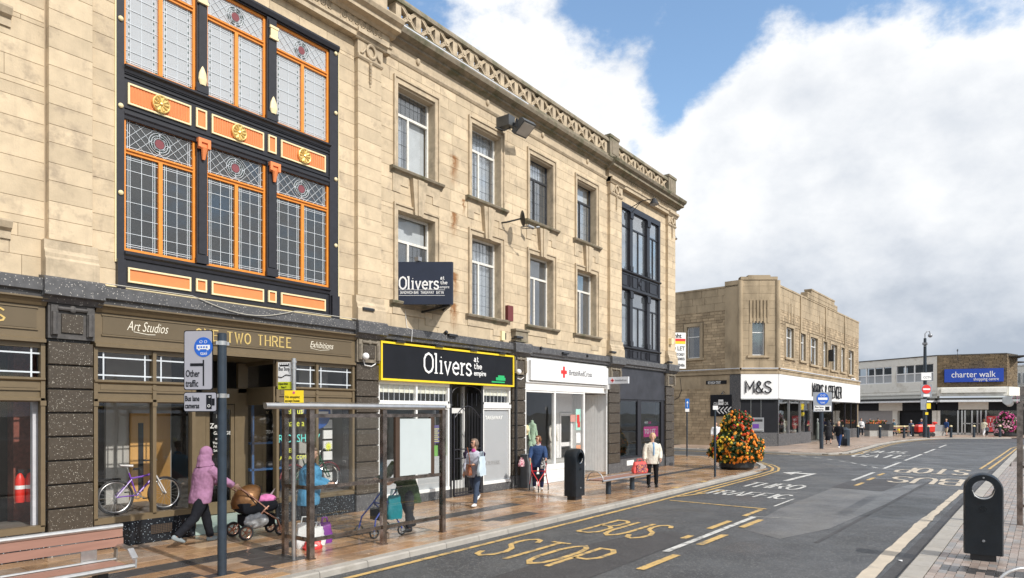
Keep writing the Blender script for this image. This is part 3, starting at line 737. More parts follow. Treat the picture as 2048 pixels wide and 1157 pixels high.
iw.box(-1.1, 27.8, W0 + 6.6, W0 + 6.8, .12, 11.75)
for x in (13.7, 16.5, 19.3): iw.box(x, x + .1, W0 + .42, W0 + 6.6, 4.3, 11.75)
bp('interior_wall', iw, INT_W)
# ---- ashlar courses
zs = []; z = ZB; k = 0
while z < ZT + .6: zs.append(z); z += (.325, .285)[k % 2]; k += 1
rnd = random.Random(21); stones = []
xs_seg = [(-1.5, 3.93)] + [(a[1], b_[0]) for a, b_ in zip(PIL, PIL[1:])] 
for x0, x1 in xs_seg:
    rects = cuts(x0, x1, ZB, ZT + (.02 if x1 < 11 or x0 > 23 else .12), holes, zs)
    for n, (a, b_, c_, d_) in enumerate(rects):
        w = b_ - a
        if w < .95: stones.append((a, b_, 0, .03, c_, d_)); continue
        off_ = (int(round(c_ * 3.3)) % 2) * .33; x = a
        L0 = rnd.uniform(.35, .75) if off_ else rnd.uniform(.6, .95)
        while x < b_ - .001:
            e = x + L0
            if b_ - e < .3: e = b_
            stones.append((x, min(e, b_), 0, .03, c_, d_)); x = e; L0 = rnd.choice((.62, .8, .95, .72))
for (x0, x1) in PIL:
    z = ZB + .62; i = 0
    while z < 10.55:
        h = (.325, .285)[i % 2]; z1 = min(z + h, 10.58); stones.append((x0, x1, 0, .15, z, z1)); z += h; i += 1
def vis(s):
    x = (s[0] + s[1]) / 2; zz_ = (s[4] + s[5]) / 2; d = x * math.cos(YAW) + W0 * math.sin(YAW)
    if x < 3.2 or zz_ > 2.3 + 640 * d / FPX * 1.3: return 0
    return (s[1] - s[0]) * (s[5] - s[4]) / d ** 2
stones.sort(key=lambda s: -vis(s))
srest = MB()
for n, s in enumerate(stones):
    if n < 290:
        b = MB(); b.tone = rnd.random(); b.stone(*s, c=.005, j=.002); bp('ashlar_stone', b, STONE)
    else: srest.tone = rnd.random(); srest.stone(*s, c=.005, j=.002)
bp('ashlar_stones', srest, STONE, kind='stuff')
# pilaster bases, capitals, wreaths
for (x0, x1) in PIL:
    b = MB(); b.profx(x0 - .07, x1 + .07, [(0, ZB), (.24, ZB), (.24, ZB + .3), (.21, ZB + .34), (.21, ZB + .4), (.17, ZB + .47), (.17, ZB + .61), (0, ZB + .61)]); bp('pilaster_base', b, STONE_T)
    b = MB()
    b.profx(x0 - .02, x1 + .02, [(0, 10.58), (.17, 10.58), (.2, 10.62), (.2, 10.66), (.17, 10.68), (.17, 11.0), (0, 11.0)])
    b.profx(x0 - .1, x1 + .1, [(0, 11.0), (.2, 11.0), (.27, 11.1), (.3, 11.1), (.3, 11.2), (0, 11.2)])
    cap = bp('pilaster_capital', b, STONE_T)
    xm = (x0 + x1) / 2; w = MB(); w.tube([(xm + .13 * math.cos(t), W0 - .2, 10.83 + .15 * math.sin(t)) for t in [i * math.pi / 8 for i in range(16)]], .035, 6, closed=True)
    for s_ in (-1, 1): w.tube([(xm + s_ * .16, W0 - .19, 10.86), (xm + s_ * .24, W0 - .2, 10.74), (xm + s_ * .3, W0 - .19, 10.7)], .025, 6)
    w.build('wreath', STONE_T, cap, off=BO)
    w = MB(); 
    for i in range(7): w.cyl((xm, W0 - .17, 10.66 - i * .085), (xm, W0 - .17, 10.6 - i * .085), .045, .028, 8)
    w.tube([(xm, W0 - .16, 10.68), (xm, W0 - .16, 10.02)], .018, 6); w.build('garland', STONE_T, cap, off=BO)
# entablature: bays with a key frieze stand forward
for x0, x1, e in ((-1.5, 11.12, .16), (22.1, 28.3, .16)):
    bp('architrave', MB().profx(x0, x1, [(0, 11.02), (.06 + e, 11.02), (.06 + e, 11.12), (.1 + e, 11.15), (.1 + e, 11.19), (e, 11.2), (e, 11.5), (0, 11.5)]), STONE_T)
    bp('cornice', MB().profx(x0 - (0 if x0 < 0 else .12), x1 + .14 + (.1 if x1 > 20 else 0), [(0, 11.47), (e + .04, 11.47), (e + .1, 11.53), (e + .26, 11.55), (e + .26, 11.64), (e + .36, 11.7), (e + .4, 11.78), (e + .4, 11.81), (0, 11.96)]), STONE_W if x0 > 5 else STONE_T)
    # greek key
    kb = MB(); x = x0 + (.2 if x0 > 0 else 4.5); n = 0; 
    if x0 > 5: x = 23.2
    xe = 10.75 if x0 < 5 else 27.3
    while x < xe:
        if n % 9 == 8 : x += .22; n += 1; continue
        for seg in (((0, 0), (0, .2)), ((0, .2), (.13, .2)), ((.13, .2), (.13, .07)), ((.13, .07), (.065, .07)), ((.065, .07), (.065, .13)), ((0, 0), (.165, 0))):
            (a0, c0), (a1, c1) = seg; kb.fb(x + min(a0, a1) - .01, x + max(a0, a1) + .01, e, e + .015, 11.25 + min(c0, c1) - .01, 11.25 + max(c0, c1) + .01)
        x += .18; n += 1
    bp('key_frieze', kb, STONE_T, kind='stuff')
bp('string_course', MB().profx(11.12, 22.1, [(0, 11.1), (.05, 11.1), (.09, 11.16), (.09, 11.2), (0, 11.22)]), STONE_T)
bp('frieze', MB().profx(11.12, 22.1, [(0, 11.22), (.04, 11.22), (.04, 11.5), (0, 11.5)]), STONE_T)
bp('cornice', MB().profx(11.27, 21.97, [(0, 11.47), (.06, 11.47), (.12, 11.53), (.2, 11.55), (.2, 11.6), (.36, 11.66), (.4, 11.75), (.4, 11.78), (0, 11.96)]), STONE_W)
bp('lead_flashing', MB().fb(11.27, 16.6, .18, .385, 11.80, 11.83), mat('lead flashing', (.6, .62, .66), .4, var=.1))
for x in [12.19 + i * 2.83 for i in range(4)]:
    b = MB(); b.sph((x, W0 - .06, 11.36), (.07, .05, .09), 8, 6); bp('boss', b, STONE_T)
# parapet
bx = MB().fb(11.4, 28.2, -.22, .1, 11.7, 12.09); bp('parapet_base', bx, STONE_W)
bp('parapet_wall', MB().fb(-1.5, 11.1, -.3, .1, 11.7, 12.66), STONE_T)
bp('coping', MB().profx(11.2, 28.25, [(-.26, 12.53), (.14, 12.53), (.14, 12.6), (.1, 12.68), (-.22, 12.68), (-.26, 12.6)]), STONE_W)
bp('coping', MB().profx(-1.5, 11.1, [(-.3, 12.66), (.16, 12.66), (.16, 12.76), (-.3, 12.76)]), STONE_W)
piers = [(22.15, 22.85), (27.45, 28.22)]
for a, b_ in piers:
    q = MB().fb(a, b_, -.24, .17, 12.0, 12.72); q.fb(a - .03, b_ + .03, -.26, .2, 12.72, 12.82); q.fb(a + .15, b_ - .15, .17, .185, 12.12, 12.6); bp('parapet_pier', q, STONE_W)
def xpanel(x0, x1):
    xm = (x0 + x1) / 2; zm = 12.31; h = .22; w = (x1 - x0) / 2
    b = MB()
    for sx in (-1, 1):
        b.bar((xm - w, W0 + .02 - .045, zm - sx * h), (xm + w, W0 + .02 - .045, zm + sx * h), .12, .045, up=(0, 0, 1))
        for o in (-.045, .045): b.bar((xm - w, W0 - .07, zm - sx * h + o), (xm + w, W0 - .07, zm + sx * h + o), .05, .02)
    b.cyl((xm, W0 + .05, zm), (xm, W0 - .1, zm), .1, .1, 12); b.cyl((xm, W0 - .1, zm), (xm, W0 - .12, zm), .06, .05, 10)
    bp('balustrade_panel', b, STONE_T)
px_ = [11.49 + .7 * i for i in range(16)]
for i, x in enumerate(px_):
    if x > 22.1: break
    bp('balustrade_post', MB().fb(x - .09, x + .09, -.18, .08, 12.09, 12.53), STONE_T)
    nx = min(x + .7, 22.15)
    if nx - x > .4: xpanel(x + .09, nx - (.09 if nx < 22.1 else 0))
x = 22.85; st = (27.45 - 22.85) / 6
for i in range(6):
    if i: bp('balustrade_post', MB().fb(x - .08, x + .08, -.18, .08, 12.09, 12.53), STONE_T)
    xpanel(x + (.08 if i else 0), x + st - .08); x += st
# ---- sash windows of the plain bays
def leadgrid(mb, x0, x1, z0, z1, nx, nz, p, w=.008):
    for i in range(1, nx): x = x0 + (x1 - x0) * i / nx; mb.fb(x - w / 2, x + w / 2, p, p + .006, z0, z1)
    for i in range(1, nz): z = z0 + (z1 - z0) * i / nz; mb.fb(x0, x1, p + .001, p + .007, z - w / 2, z + w / 2)
def sash(x0, z0, z1, paint, kinds, transom=.7, clear=False):
    x1 = x0 + WW; w = MB()
    # moulded surround
    lvl = [(x0 - .15, x0), (x1, x1 + .15)]
    for a, b_ in lvl: 
        w.fb(a, b_, 0, .055, z0, z1 + .17); e = a if a < x0 else b_ - .045; w.fb(e, e + .045, .055, .09, z0, z1 + .17)
    w.fb(x0, x1, 0, .055, z1, z1 + .17); w.fb(x0 - .105, x1 + .105, .055, .088, z1 + .125, z1 + .17)
    w.fb(x0 - .02, x0 + .003, -.3, .02, z0, z1); w.fb(x1 - .004, x1 + .02, -.3, .02, z0, z1); w.fb(x0, x1, -.3, .01, z1 - .004, z1 + .02)
    root = bp('window', w, STONE_T)
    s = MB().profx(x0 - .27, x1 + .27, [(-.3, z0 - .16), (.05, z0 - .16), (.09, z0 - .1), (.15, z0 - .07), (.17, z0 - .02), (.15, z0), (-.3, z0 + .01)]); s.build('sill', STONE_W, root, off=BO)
    fr = MB(); P0, P1 = -.26, -.2; zt = z0 + (z1 - z0) * transom; xm = (x0 + x1) / 2 - .08
    for a, b_, c_, d_ in ((x0, x0 + .055, z0, z1), (x1 - .055, x1, z0, z1), (x0 + .055, x1 - .055, z1 - .06, z1), (x0 + .055, x1 - .055, z0, z0 + .06), (x0 + .055, x1 - .055, zt - .03, zt + .035), (xm - .03, xm + .03, z0 + .06, zt - .03)):
        fr.fb(a, b_, P0, P1, c_, d_)
    fr.build('frame', paint, root, off=BO)
    cells = ((x0 + .05, xm - .02, z0 + .05, zt - .02), (xm + .02, x1 - .05, z0 + .05, zt - .02), (x0 + .05, x1 - .05, zt + .03, z1 - .05))
    for c_, kd in zip(cells, kinds):
        MB().fb(c_[0], c_[1], -.236, -.232, c_[2], c_[3]).build('pane', GLASS_M if 'p' in kd else GLASS, root, off=BO)
        if 'l' in kd:
            g_ = MB(); nx = max(3, int((c_[1] - c_[0]) / .15)); leadgrid(g_, c_[0] + .01, c_[1] - .01, c_[2] + .01, c_[3] - .01, nx, max(2, int((c_[3] - c_[2]) / .3)), -.231)
            g_.build('leading', LEAD_D, root, off=BO)
        if 'c' in kd:
            cu = MB(); n = 14; y = W0 + .36
            vs = [(c_[0] + (c_[1] - c_[0]) * i / n, y + .03 * math.sin(i * 1.9), z) for z in (c_[2], c_[3]) for i in range(n + 1)]
            cu.add(vs, [(i, i + 1, n + 2 + i, n + 1 + i) for i in range(n)]); cu.build('curtain', CURT, root, off=BO)
        if 'b' in kd: MB().fb(c_[0], c_[1], -.34, -.33, c_[2], c_[3]).build('blind', BLINDG, root, off=BO)
    return root
ups = [(WHITE2, ('plc', 'b', 'pl')), (WHITE2, ('plc', 'plc', 'plc')), (BLACK2, ('plc', 'pl', 'plc')), (BLACK2, ('pl', 'plc', 'b'))]
los = [(WHITE2, ('p', 'pl', 'b')), (WHITE2, ('pl', 'plc', 'plc')), (WHITE2, ('p', 'p', 'p')), (WHITE2, ('', 'p', 'p'))]
for x0, u, l in zip(WX, ups, los):
    sash(x0, *UP, u[0], u[1]); sash(x0, *LO, l[0], l[1])
    xm = x0 + WW / 2; kb = MB()
    # keystone with stepped panels between the storeys
    for s0, s1, pz in ((-.26, -.1, .17), (-.1, .1, .2), (.1, .26, .17)):
        t0 = s0 * .55; t1 = s1 * .55
        kb.add([(xm + t0, W0 - .02, 7.36), (xm + t1, W0 - .02, 7.36), (xm + s1, W0 - .02, 8.26), (xm + s0, W0 - .02, 8.26),
                (xm + t0, W0 - pz + .04, 7.36), (xm + t1, W0 - pz + .04, 7.36), (xm + s1, W0 - pz, 8.26), (xm + s0, W0 - pz, 8.26)],
               [(0, 3, 2, 1), (4, 5, 6, 7), (0, 1, 5, 4), (1, 2, 6, 5), (2, 3, 7, 6), (3, 0, 4, 7)])
    bp('keystone', kb, STONE_T)
    for s_ in (-1, 1):
        for zz_, st_ in ((8.26, (.82, .6, .45)), (5.1 - .16, (.8, .0, .45))):
            pn = MB(); a = xm + s_ * .3; b_ = xm + s_ * .84; c2 = xm + s_ * .58
            if zz_ > 8: pn.fb(min(a, b_), max(a, b_), .03, .05, 8.02, 8.26); pn.fb(min(c2, b_), max(c2, b_), .03, .05, 7.82, 8.02)
            else:
                if s_ < 0: pn.fb(xm - .84, xm + .3, .03, .05, 4.78, 4.94)
                else: pn.fb(xm + .3, xm + .84, .03, .05, 4.6, 4.78); 
            bp('stepped_panel', pn, STONE_T)
# things behind the stock room panes
for x, z, m, r in ((17.65, 6.75, mat('turquoise cloth', (.05, .42, .45), .6), .2), (17.85, 6.9, mat('blue sack', (.03, .14, .5), .5), .24), (17.95, 5.45, MATS['blue sack'], .3), (17.55, 5.6, mat('orange shelf', (.5, .2, .05), .6), .14), (20.5, 5.35, mat('green toy', (.1, .4, .2), .5), .1)):
    b = MB(); b.sph((x, W0 + .75, z), (r, r * .6, r * 1.1), 10, 7); bp('stored_bundle', b, m)
b = MB(); [b.fb(17.25 + .0, 17.62, -.8, -.78, z, z + .05) for z in (5.3, 5.65, 6.0, 6.35)]; b.fb(17.4, 17.46, -.78, -.76, 5.1, 6.7); bp('stored_rack', b, MATS['orange shelf'])

# ---- the black and orange bay window
fx0, fx1, fz0, fz1 = ORB
ob = MB()
ob.fb(fx0, 5.11, -.1, .05, fz0, fz1); ob.fb(9.43, fx1, -.1, .05, fz0, fz1); ob.fb(5.11, 9.43, -.1, .05, 10.47, fz1)
ob.fb(5.11, 9.43, -.1, .02, 4.5, 5.13); ob.fb(5.11, 9.43, -.1, .02, 7.48, 8.36)
for z, p in ((5.06, .1), (8.3, .12), (7.5, .06)):
    ob.profx(5.11, 9.43, [(.02, z - .09), (p * .5, z - .08), (p * .6, z - .03), (p, z), (p, z + .035), (.02, z + .05)])
for z in (7.52, 7.60, 8.2, 8.13, 5.0): ob.fb(5.11, 9.43, .02, .045, z, z + .018)
for a, b_ in ((6.38, 6.58), (7.85, 8.07)):
    for c_, d_ in ((5.13, 7.48), (8.36, 10.47)): ob.fb(a, b_, -.1, .07, c_, d_); ob.fb(a + .03, b_ - .03, .07, .09, c_ + .18, d_ - .05); ob.fb(a - .015, b_ + .015, .07, .1, c_, c_ + .16)
ob.profx(fx0, fx1, [(.05, 10.5), (.09, 10.5), (.12, 10.58), (.12, 10.62), (.05, 10.62)])
ob.fb(fx0, fx0 + .13, .05, .11, 4.45, 4.95); ob.fb(fx1 - .2, fx1, .05, .11, 4.45, 4.95)
obr = bp('bay_window', ob, BLACK)
def obs(name, mb, m): return mb.build(name, m, obr, off=BO)
g_ = MB(); g_.fb(fx0 - .02, fx0 - .002, .0, .06, fz0 + .4, fz1 + .02); g_.fb(fx1 + .002, fx1 + .02, 0, .06, fz0 + .4, fz1 + .02); g_.fb(fx0, fx1, .0, .06, fz1 + .002, fz1 + .02); obs('gilt_edge', g_, CREAMG)
for x in (fx0 + .07, fx1 - .07):
    for z in (6.1, 7.6, 9.1, 10.45): b = MB(); b.sph((x, W0 - .06, z), (.045, .035, .045), 10, 6); obs('gilt_stud', b, CREAMG)
def panel(x0, x1, z0, z1, fluted):
    b = MB(); b.fb(x0 + .03, x1 - .03, .012, .028, z0 + .03, z1 - .03)
    if fluted:
        n = int((x1 - x0 - .1) / .05)
        for i in range(n): x = x0 + .05 + (x1 - x0 - .1) * (i + .5) / n; b.cyl((x, W0 - .026, z0 + .05), (x, W0 - .026, z1 - .05), .018, .018, 6)
    r = obs('panel', b, SALMON); f = MB()
    for a, c_, d_, e in ((x0, x1, z0, z0 + .03), (x0, x1, z1 - .03, z1), (x0, x0 + .03, z0 + .03, z1 - .03), (x1 - .03, x1, z0 + .03, z1 - .03)): f.fb(a, c_, .02, .055, d_, e)
    f2 = obs('gilt_beading', f, CREAMG)
xw = [(5.11, 6.38), (6.58, 7.85), (8.07, 9.43)]
for i, (a, b_) in enumerate(xw):
    pa, pb = [(5.17, 6.28), (6.68, 7.79), (8.19, 9.32)][i]
    panel(pa, pb, 7.68, 8.05, True); panel(pa, pb, 4.58, 4.84, False)
    xm = (pa + pb) / 2; d = MB(); d.cyl((xm, W0 - .04, 7.865), (xm, W0 - .075, 7.865), .16, .15, 20); d.tube([(xm + .145 * math.cos(t), W0 - .08, 7.865 + .145 * math.sin(t)) for t in [k * math.pi / 10 for k in range(20)]], .016, 6, closed=True)
    d.sph((xm, W0 - .08, 7.865), (.035, .03, .035), 8, 6)
    for k in range(10): t = k * math.pi / 5; d.tube([(xm + .04 * math.cos(t), W0 - .08, 7.865 + .04 * math.sin(t)), (xm + .125 * math.cos(t), W0 - .083, 7.865 + .125 * math.sin(t))], [.01, .024], 6)
    obs('gilt_rosette', d, GOLD)
for a, b_ in ((6.375, 6.585), (7.89, 8.08)):
    panel(a, b_, 7.7, 8.06, False); panel(a, b_, 4.6, 4.84, False)
    xm = (a + b_) / 2
    c_ = MB(); c_.fb(xm - .12, xm + .12, .09, .17, 7.4, 7.47); c_.fb(xm - .1, xm + .1, .09, .14, 7.28, 7.4); c_.cyl((xm, W0 - .15, 7.3), (xm, W0 - .12, 7.08), .06, .03, 8); c_.fb(xm - .12, xm - .06, .14, .17, 7.3, 7.4); c_.fb(xm + .06, xm + .12, .14, .17, 7.3, 7.4); obs('salmon_bracket', c_, SALMON)
    c_ = MB(); c_.loft([[(xm + w * math.cos(t), W0 - .09 - w * .5 * max(0, math.sin(t)), z) for t in [k * math.pi / 6 for k in range(12)]] for w, z in ((.06, 8.5), (.085, 8.6), (.07, 8.72), (.03, 8.82), (.004, 8.86))]); obs('gilt_leaf', c_, CREAMG)
    c_ = MB(); c_.fb(xm - .1, xm + .1, .09, .13, 10.25, 10.3); c_.fb(xm - .08, xm + .08, .09, .12, 10.08, 10.25); c_.fb(xm - .1, xm + .1, .09, .13, 10.03, 10.08); obs('gilt_capital', c_, CREAMG); c_ = MB()
def stained(x0, x1, z0, zt, z1, gl):
    f = MB(); w = .045
    for a, b_, c_, d_ in ((x0, x0 + w, z0, z1), (x1 - w, x1, z0, z1), (x0 + w, x1 - w, z1 - w, z1), (x0 + w, x1 - w, z0, z0 + w), (x0 + w, x1 - w, zt - .04, zt + .045)): f.fb(a, b_, -.07, .0, c_, d_)
    xm = (x0 + x1) / 2; f.fb(xm - .035, xm + .035, -.07, .004, z0 + w, zt - .04)
    f.fb(x0 + w, x1 - w, .0, .03, zt + .01, zt + .04)
    fr = obs('window', f, ORANGE)
    for c_ in ((x0 + w, xm - .035, z0 + w, zt - .04), (xm + .035, x1 - w, z0 + w, zt - .04), (x0 + w, x1 - w, zt + .045, z1 - w)):
        MB().fb(c_[0], c_[1], -.048, -.044, c_[2], c_[3]).build('pane', gl, fr, off=BO)
        l = MB(); a, b_, z0_, z1_ = c_; P = -.043; t = .0045
        if c_[2] < zt:
            for x in (a + .05, a + .085, b_ - .05, b_ - .085, (a + b_) / 2): l.fb(x - t, x + t, P, P + .008, z0_, z1_)
            for z in (z0_ + .05, z0_ + .085, z1_ - .05, z1_ - .085): l.fb(a, b_, P, P + .007, z - t, z + t)
            n = 6
            for i in range(1, n): z = z0_ + (z1_ - z0_) * i / n; l.fb(a, b_, P + .001, P + .009, z - t, z + t)
            dots = MB()
            for x in (a + .067, b_ - .067):
                for i in range(12): z = z0_ + (z1_ - z0_) * (i + .5) / 12; dots.fb(x - .009, x + .009, P, P + .004, z - .018, z + .018)
            for x in (a + .035, b_ - .035):
                for z in (z0_ + .035, z1_ - .035): dots.cyl((x, W0 - P - 0, z), (x, W0 - P - .006, z), .026, .026, 10)
            dots.build('coloured_glass', mat('dark green glass', (.03, .07, .05), .2), fr, off=BO, kind='stuff')
        else:
            zm = (z0_ + z1_) / 2; xm2 = (a + b_) / 2; hw = (b_ - a) / 2; hh = (z1_ - z0_) / 2
            for x in (a + .04, a + .075, b_ - .04, b_ - .075): l.fb(x - t, x + t, P, P + .008, z0_, z1_)
            for z in (z0_ + .05, z1_ - .05): l.fb(a, b_, P, P + .007, z - t, z + t)
            y_ = W0 - P - .006
            for s in (-1, 1):
                for f_ in (-.85, -.55, -.28, .28, .55, .85):
                    x = xm2 + f_ * hw; dx = hh * .95
                    l.bar((max(a, x - dx), y_, zm - s * (min(dx, x - a))), (min(b_, x + dx), y_, zm + s * min(dx, b_ - x)), .009, .006)
            for r in (.1, .15, .19): l.tube([(xm2 + r * math.cos(q), y_ - .002, zm + r * math.sin(q)) for q in [k * math.pi / 10 for k in range(20)]], .006, 4, closed=True)
            for q in (0, 90, 180, 270): l.bar((xm2 + .1 * math.cos(R(q)), y_ - .002, zm + .1 * math.sin(R(q))), (xm2 + .2 * math.cos(R(q)), y_ - .002, zm + .2 * math.sin(R(q))), .012, .006)
            c2 = MB(); c2.cyl((xm2, y_ + .002, zm), (xm2, y_ - .003, zm), .085, .085, 8); c2.build('red_glass', mat('dusky red glass', (.22, .06, .07), .25), fr, off=BO)
            c2 = MB()
            for k in range(8):
                q0 = R(k * 45 + 10); q1 = R(k * 45 + 35); 
                for r in (.125, .17): c2.bar((xm2 + r * math.cos(q0), y_ - .001, zm + r * math.sin(q0)), (xm2 + r * math.cos(q1), y_ - .001, zm + r * math.sin(q1)), .02, .004)
            c2.build('coloured_glass', MATS['dark green glass'], fr, off=BO, kind='stuff')
        l.build('leading', LEAD, fr, off=BO)
for a, b_ in xw:
    stained(a, b_, 5.13, 6.87, 7.48, GLASS_L); stained(a, b_, 8.36, 9.9, 10.47, GLASS_P)
b = MB(); b.fb(5.11, 9.43, -.42, -.4, 8.36, 10.47); bp('pale_blind', b, CURT)
# ---- left edge window sills of the bay beyond the frame edge
for z0 in (5.25, 8.5):
    s = MB().profx(1.0, 3.48, [(-.2, z0 - .28), (.06, z0 - .28), (.06, z0 - .16), (.12, z0 - .12), (.16, z0 - .03), (.16, z0), (-.2, z0)]); bp('sill', s, STONE_T)
    w = MB().fb(1.2, 3.2, -.25, -.2, z0, z0 + 2.0); bp('pane', w, GLASS_M)
# ---- the black metal bay window at the corner
fx0, fx1, fz0, fz1 = BLB
ob = MB(); ob.fb(fx0, fx0 + .08, -.1, .04, fz0, fz1); ob.fb(fx1 - .16, fx1, -.1, .04, fz0, fz1); ob.fb(fx0, fx1, -.1, .05, 10.38, fz1)
ob.fb(fx0, fx1, -.1, .02, fz0, 4.98); ob.fb(fx0, fx1, -.1, .02, 7.2, 7.98)
for z in (4.9, 7.92, 7.22): ob.profx(fx0, fx1, [(.02, z - .05), (.07, z - .03), (.1, z), (.1, z + .03), (.02, z + .05)])
for a, b_ in ((23.98, 24.2), (25.52, 25.76)):
    for c_, d_ in ((4.98, 7.2), (7.98, 10.38)):
        ob.fb(a, b_, -.1, .07, c_, d_); ob.fb(a - .02, b_ + .02, .07, .11, d_ - .3, d_ - .05); ob.fb(a - .015, b_ + .015, .07, .1, c_, c_ + .2)
for x0_, x1_ in ((23.35, 23.9), (23.98, 24.15), (24.28, 24.75), (25.02, 25.45), (25.55, 25.7), (25.82, 26.6)):
    for z0_, z1_ in ((7.36, 7.82), (4.52, 4.82)):
        for q in ((x0_, x1_, z0_, z0_ + .025), (x0_, x1_, z1_ - .025, z1_), (x0_, x0_ + .025, z0_, z1_), (x1_ - .025, x1_, z0_, z1_)): ob.fb(q[0], q[1], .02, .045, q[2], q[3])
ob.cyl((24.88, W0 - .02, 7.59), (24.88, W0 - .07, 7.59), .1, .08, 14)
obr = bp('bay_window', ob, BLACK)
for a, b_ in ((23.33, 23.98), (24.2, 25.52), (25.76, 26.7)):
    for c_, d_ in ((4.98, 7.2), (7.98, 10.38)):
        zt = c_ + (d_ - c_) * .72; f = MB(); w = .04
        for q in ((a, a + w, c_, d_), (b_ - w, b_, c_, d_), (a + w, b_ - w, d_ - w, d_), (a + w, b_ - w, c_, c_ + w), (a + w, b_ - w, zt - .03, zt + .03)): f.fb(q[0], q[1], -.07, -.01, q[2], q[3])
        if b_ - a > .8: f.fb((a + b_) / 2 - .02, (a + b_) / 2 + .02, -.07, -.01, c_ + w, zt - .03)
        fr = obs('window', f, BLACK)
        MB().fb(a + w, b_ - w, -.046, -.042, c_ + w, d_ - w).build('pane', GLASS_M, fr, off=BO)
b = MB(); b.fb(23.3, 26.75, -.5, -.48, 4.9, 10.4); bp('pale_blind', b, BLINDG)

# ---- granite band and shopfront piers
SP = [(3.95, 4.62), (10.15, 10.85), (16.18, 16.86), (22.2, 23.1), (27.32, 28.2)]
bands = [(-1.5, 3.85), (4.75, 10.05), (10.95, 16.1), (16.96, 22.1), (23.2, 27.2)]
for n, (a, b_) in enumerate(bands):
    bp('granite_band', MB().profx(a, b_, [(0, 4.12), (.12, 4.12), (.14, 4.2), (.2, 4.23), (.2, 4.42), (.02, 4.46), (0, 4.46)]), GRAN_G)
bp('joint_strip', MB().fb(4.75, 10.05, .03, .06, 4.462, 4.475), CREAMG)
for x0, x1 in SP:
    bp('granite_cap', MB().profx(x0 - .1, x1 + .1, [(0, 4.06), (.16, 4.06), (.22, 4.14), (.3, 4.17), (.3, 4.42), (.26, 4.46), (0, 4.5)]), GRAN_G)
    b = MB(); b.fb(x0, x1, 0, .12, 3.5, 4.06); b.fb(x0 + .03, x0 + .13, .12, .16, 3.55, 4.03); b.fb(x1 - .13, x1 - .03, .12, .16, 3.55, 4.03); b.cyl((x0 + .08, W0 - .16, 3.56), (x0 + .08, W0 - .16, 3.92), .045, .045, 8); b.cyl((x1 - .08, W0 - .16, 3.56), (x1 - .08, W0 - .16, 3.92), .045, .045, 8)
    b.cyl((x0 + .12, W0 - .15, 3.98), (x1 - .12, W0 - .15, 3.98), .035, .035, 8); b.sph(((x0 + x1) / 2, W0 - .16, 3.98), (.06, .03, .06), 8, 6)
    cp = bp('carved_panel', b, CARV if x0 < 9 else mat('weathered carved stone', (.21, .18, .14), .8, var=.3, vs=12, bump=.004, bs=50))
    MB().fb(x0 + .18, x1 - .18, .12, .15, 3.6, 3.9).build('inset_stone', GRAN, cp, off=BO)
    z = .38
    while z < 3.45:
        b = MB(); b.stone(x0, x1, 0, .1, z, min(z + .385, 3.5), c=.012, j=.012); bp('granite_block', b, GRAN); z += .385
    bp('granite_plinth', MB().fb(x0, x1, -.1, .1, -.02, .38), GRAN_G)
bp('pier_core', MB().fb(-1.5, 2.6, -.3, -.02, 0, 4.4), GRAN_G)
for x0, x1 in SP: bp('pier_core', MB().box(x0 + .02, x1 - .02, W0, W0 + .45, 0, 4.3), GRAN_G)
b = MB(); b.fb(16.2, 16.84, .03, .2, 4.5, 4.85); b.fb(16.16, 16.88, .03, .24, 4.82, 4.88); bp('stub_block', b, STONE_W)

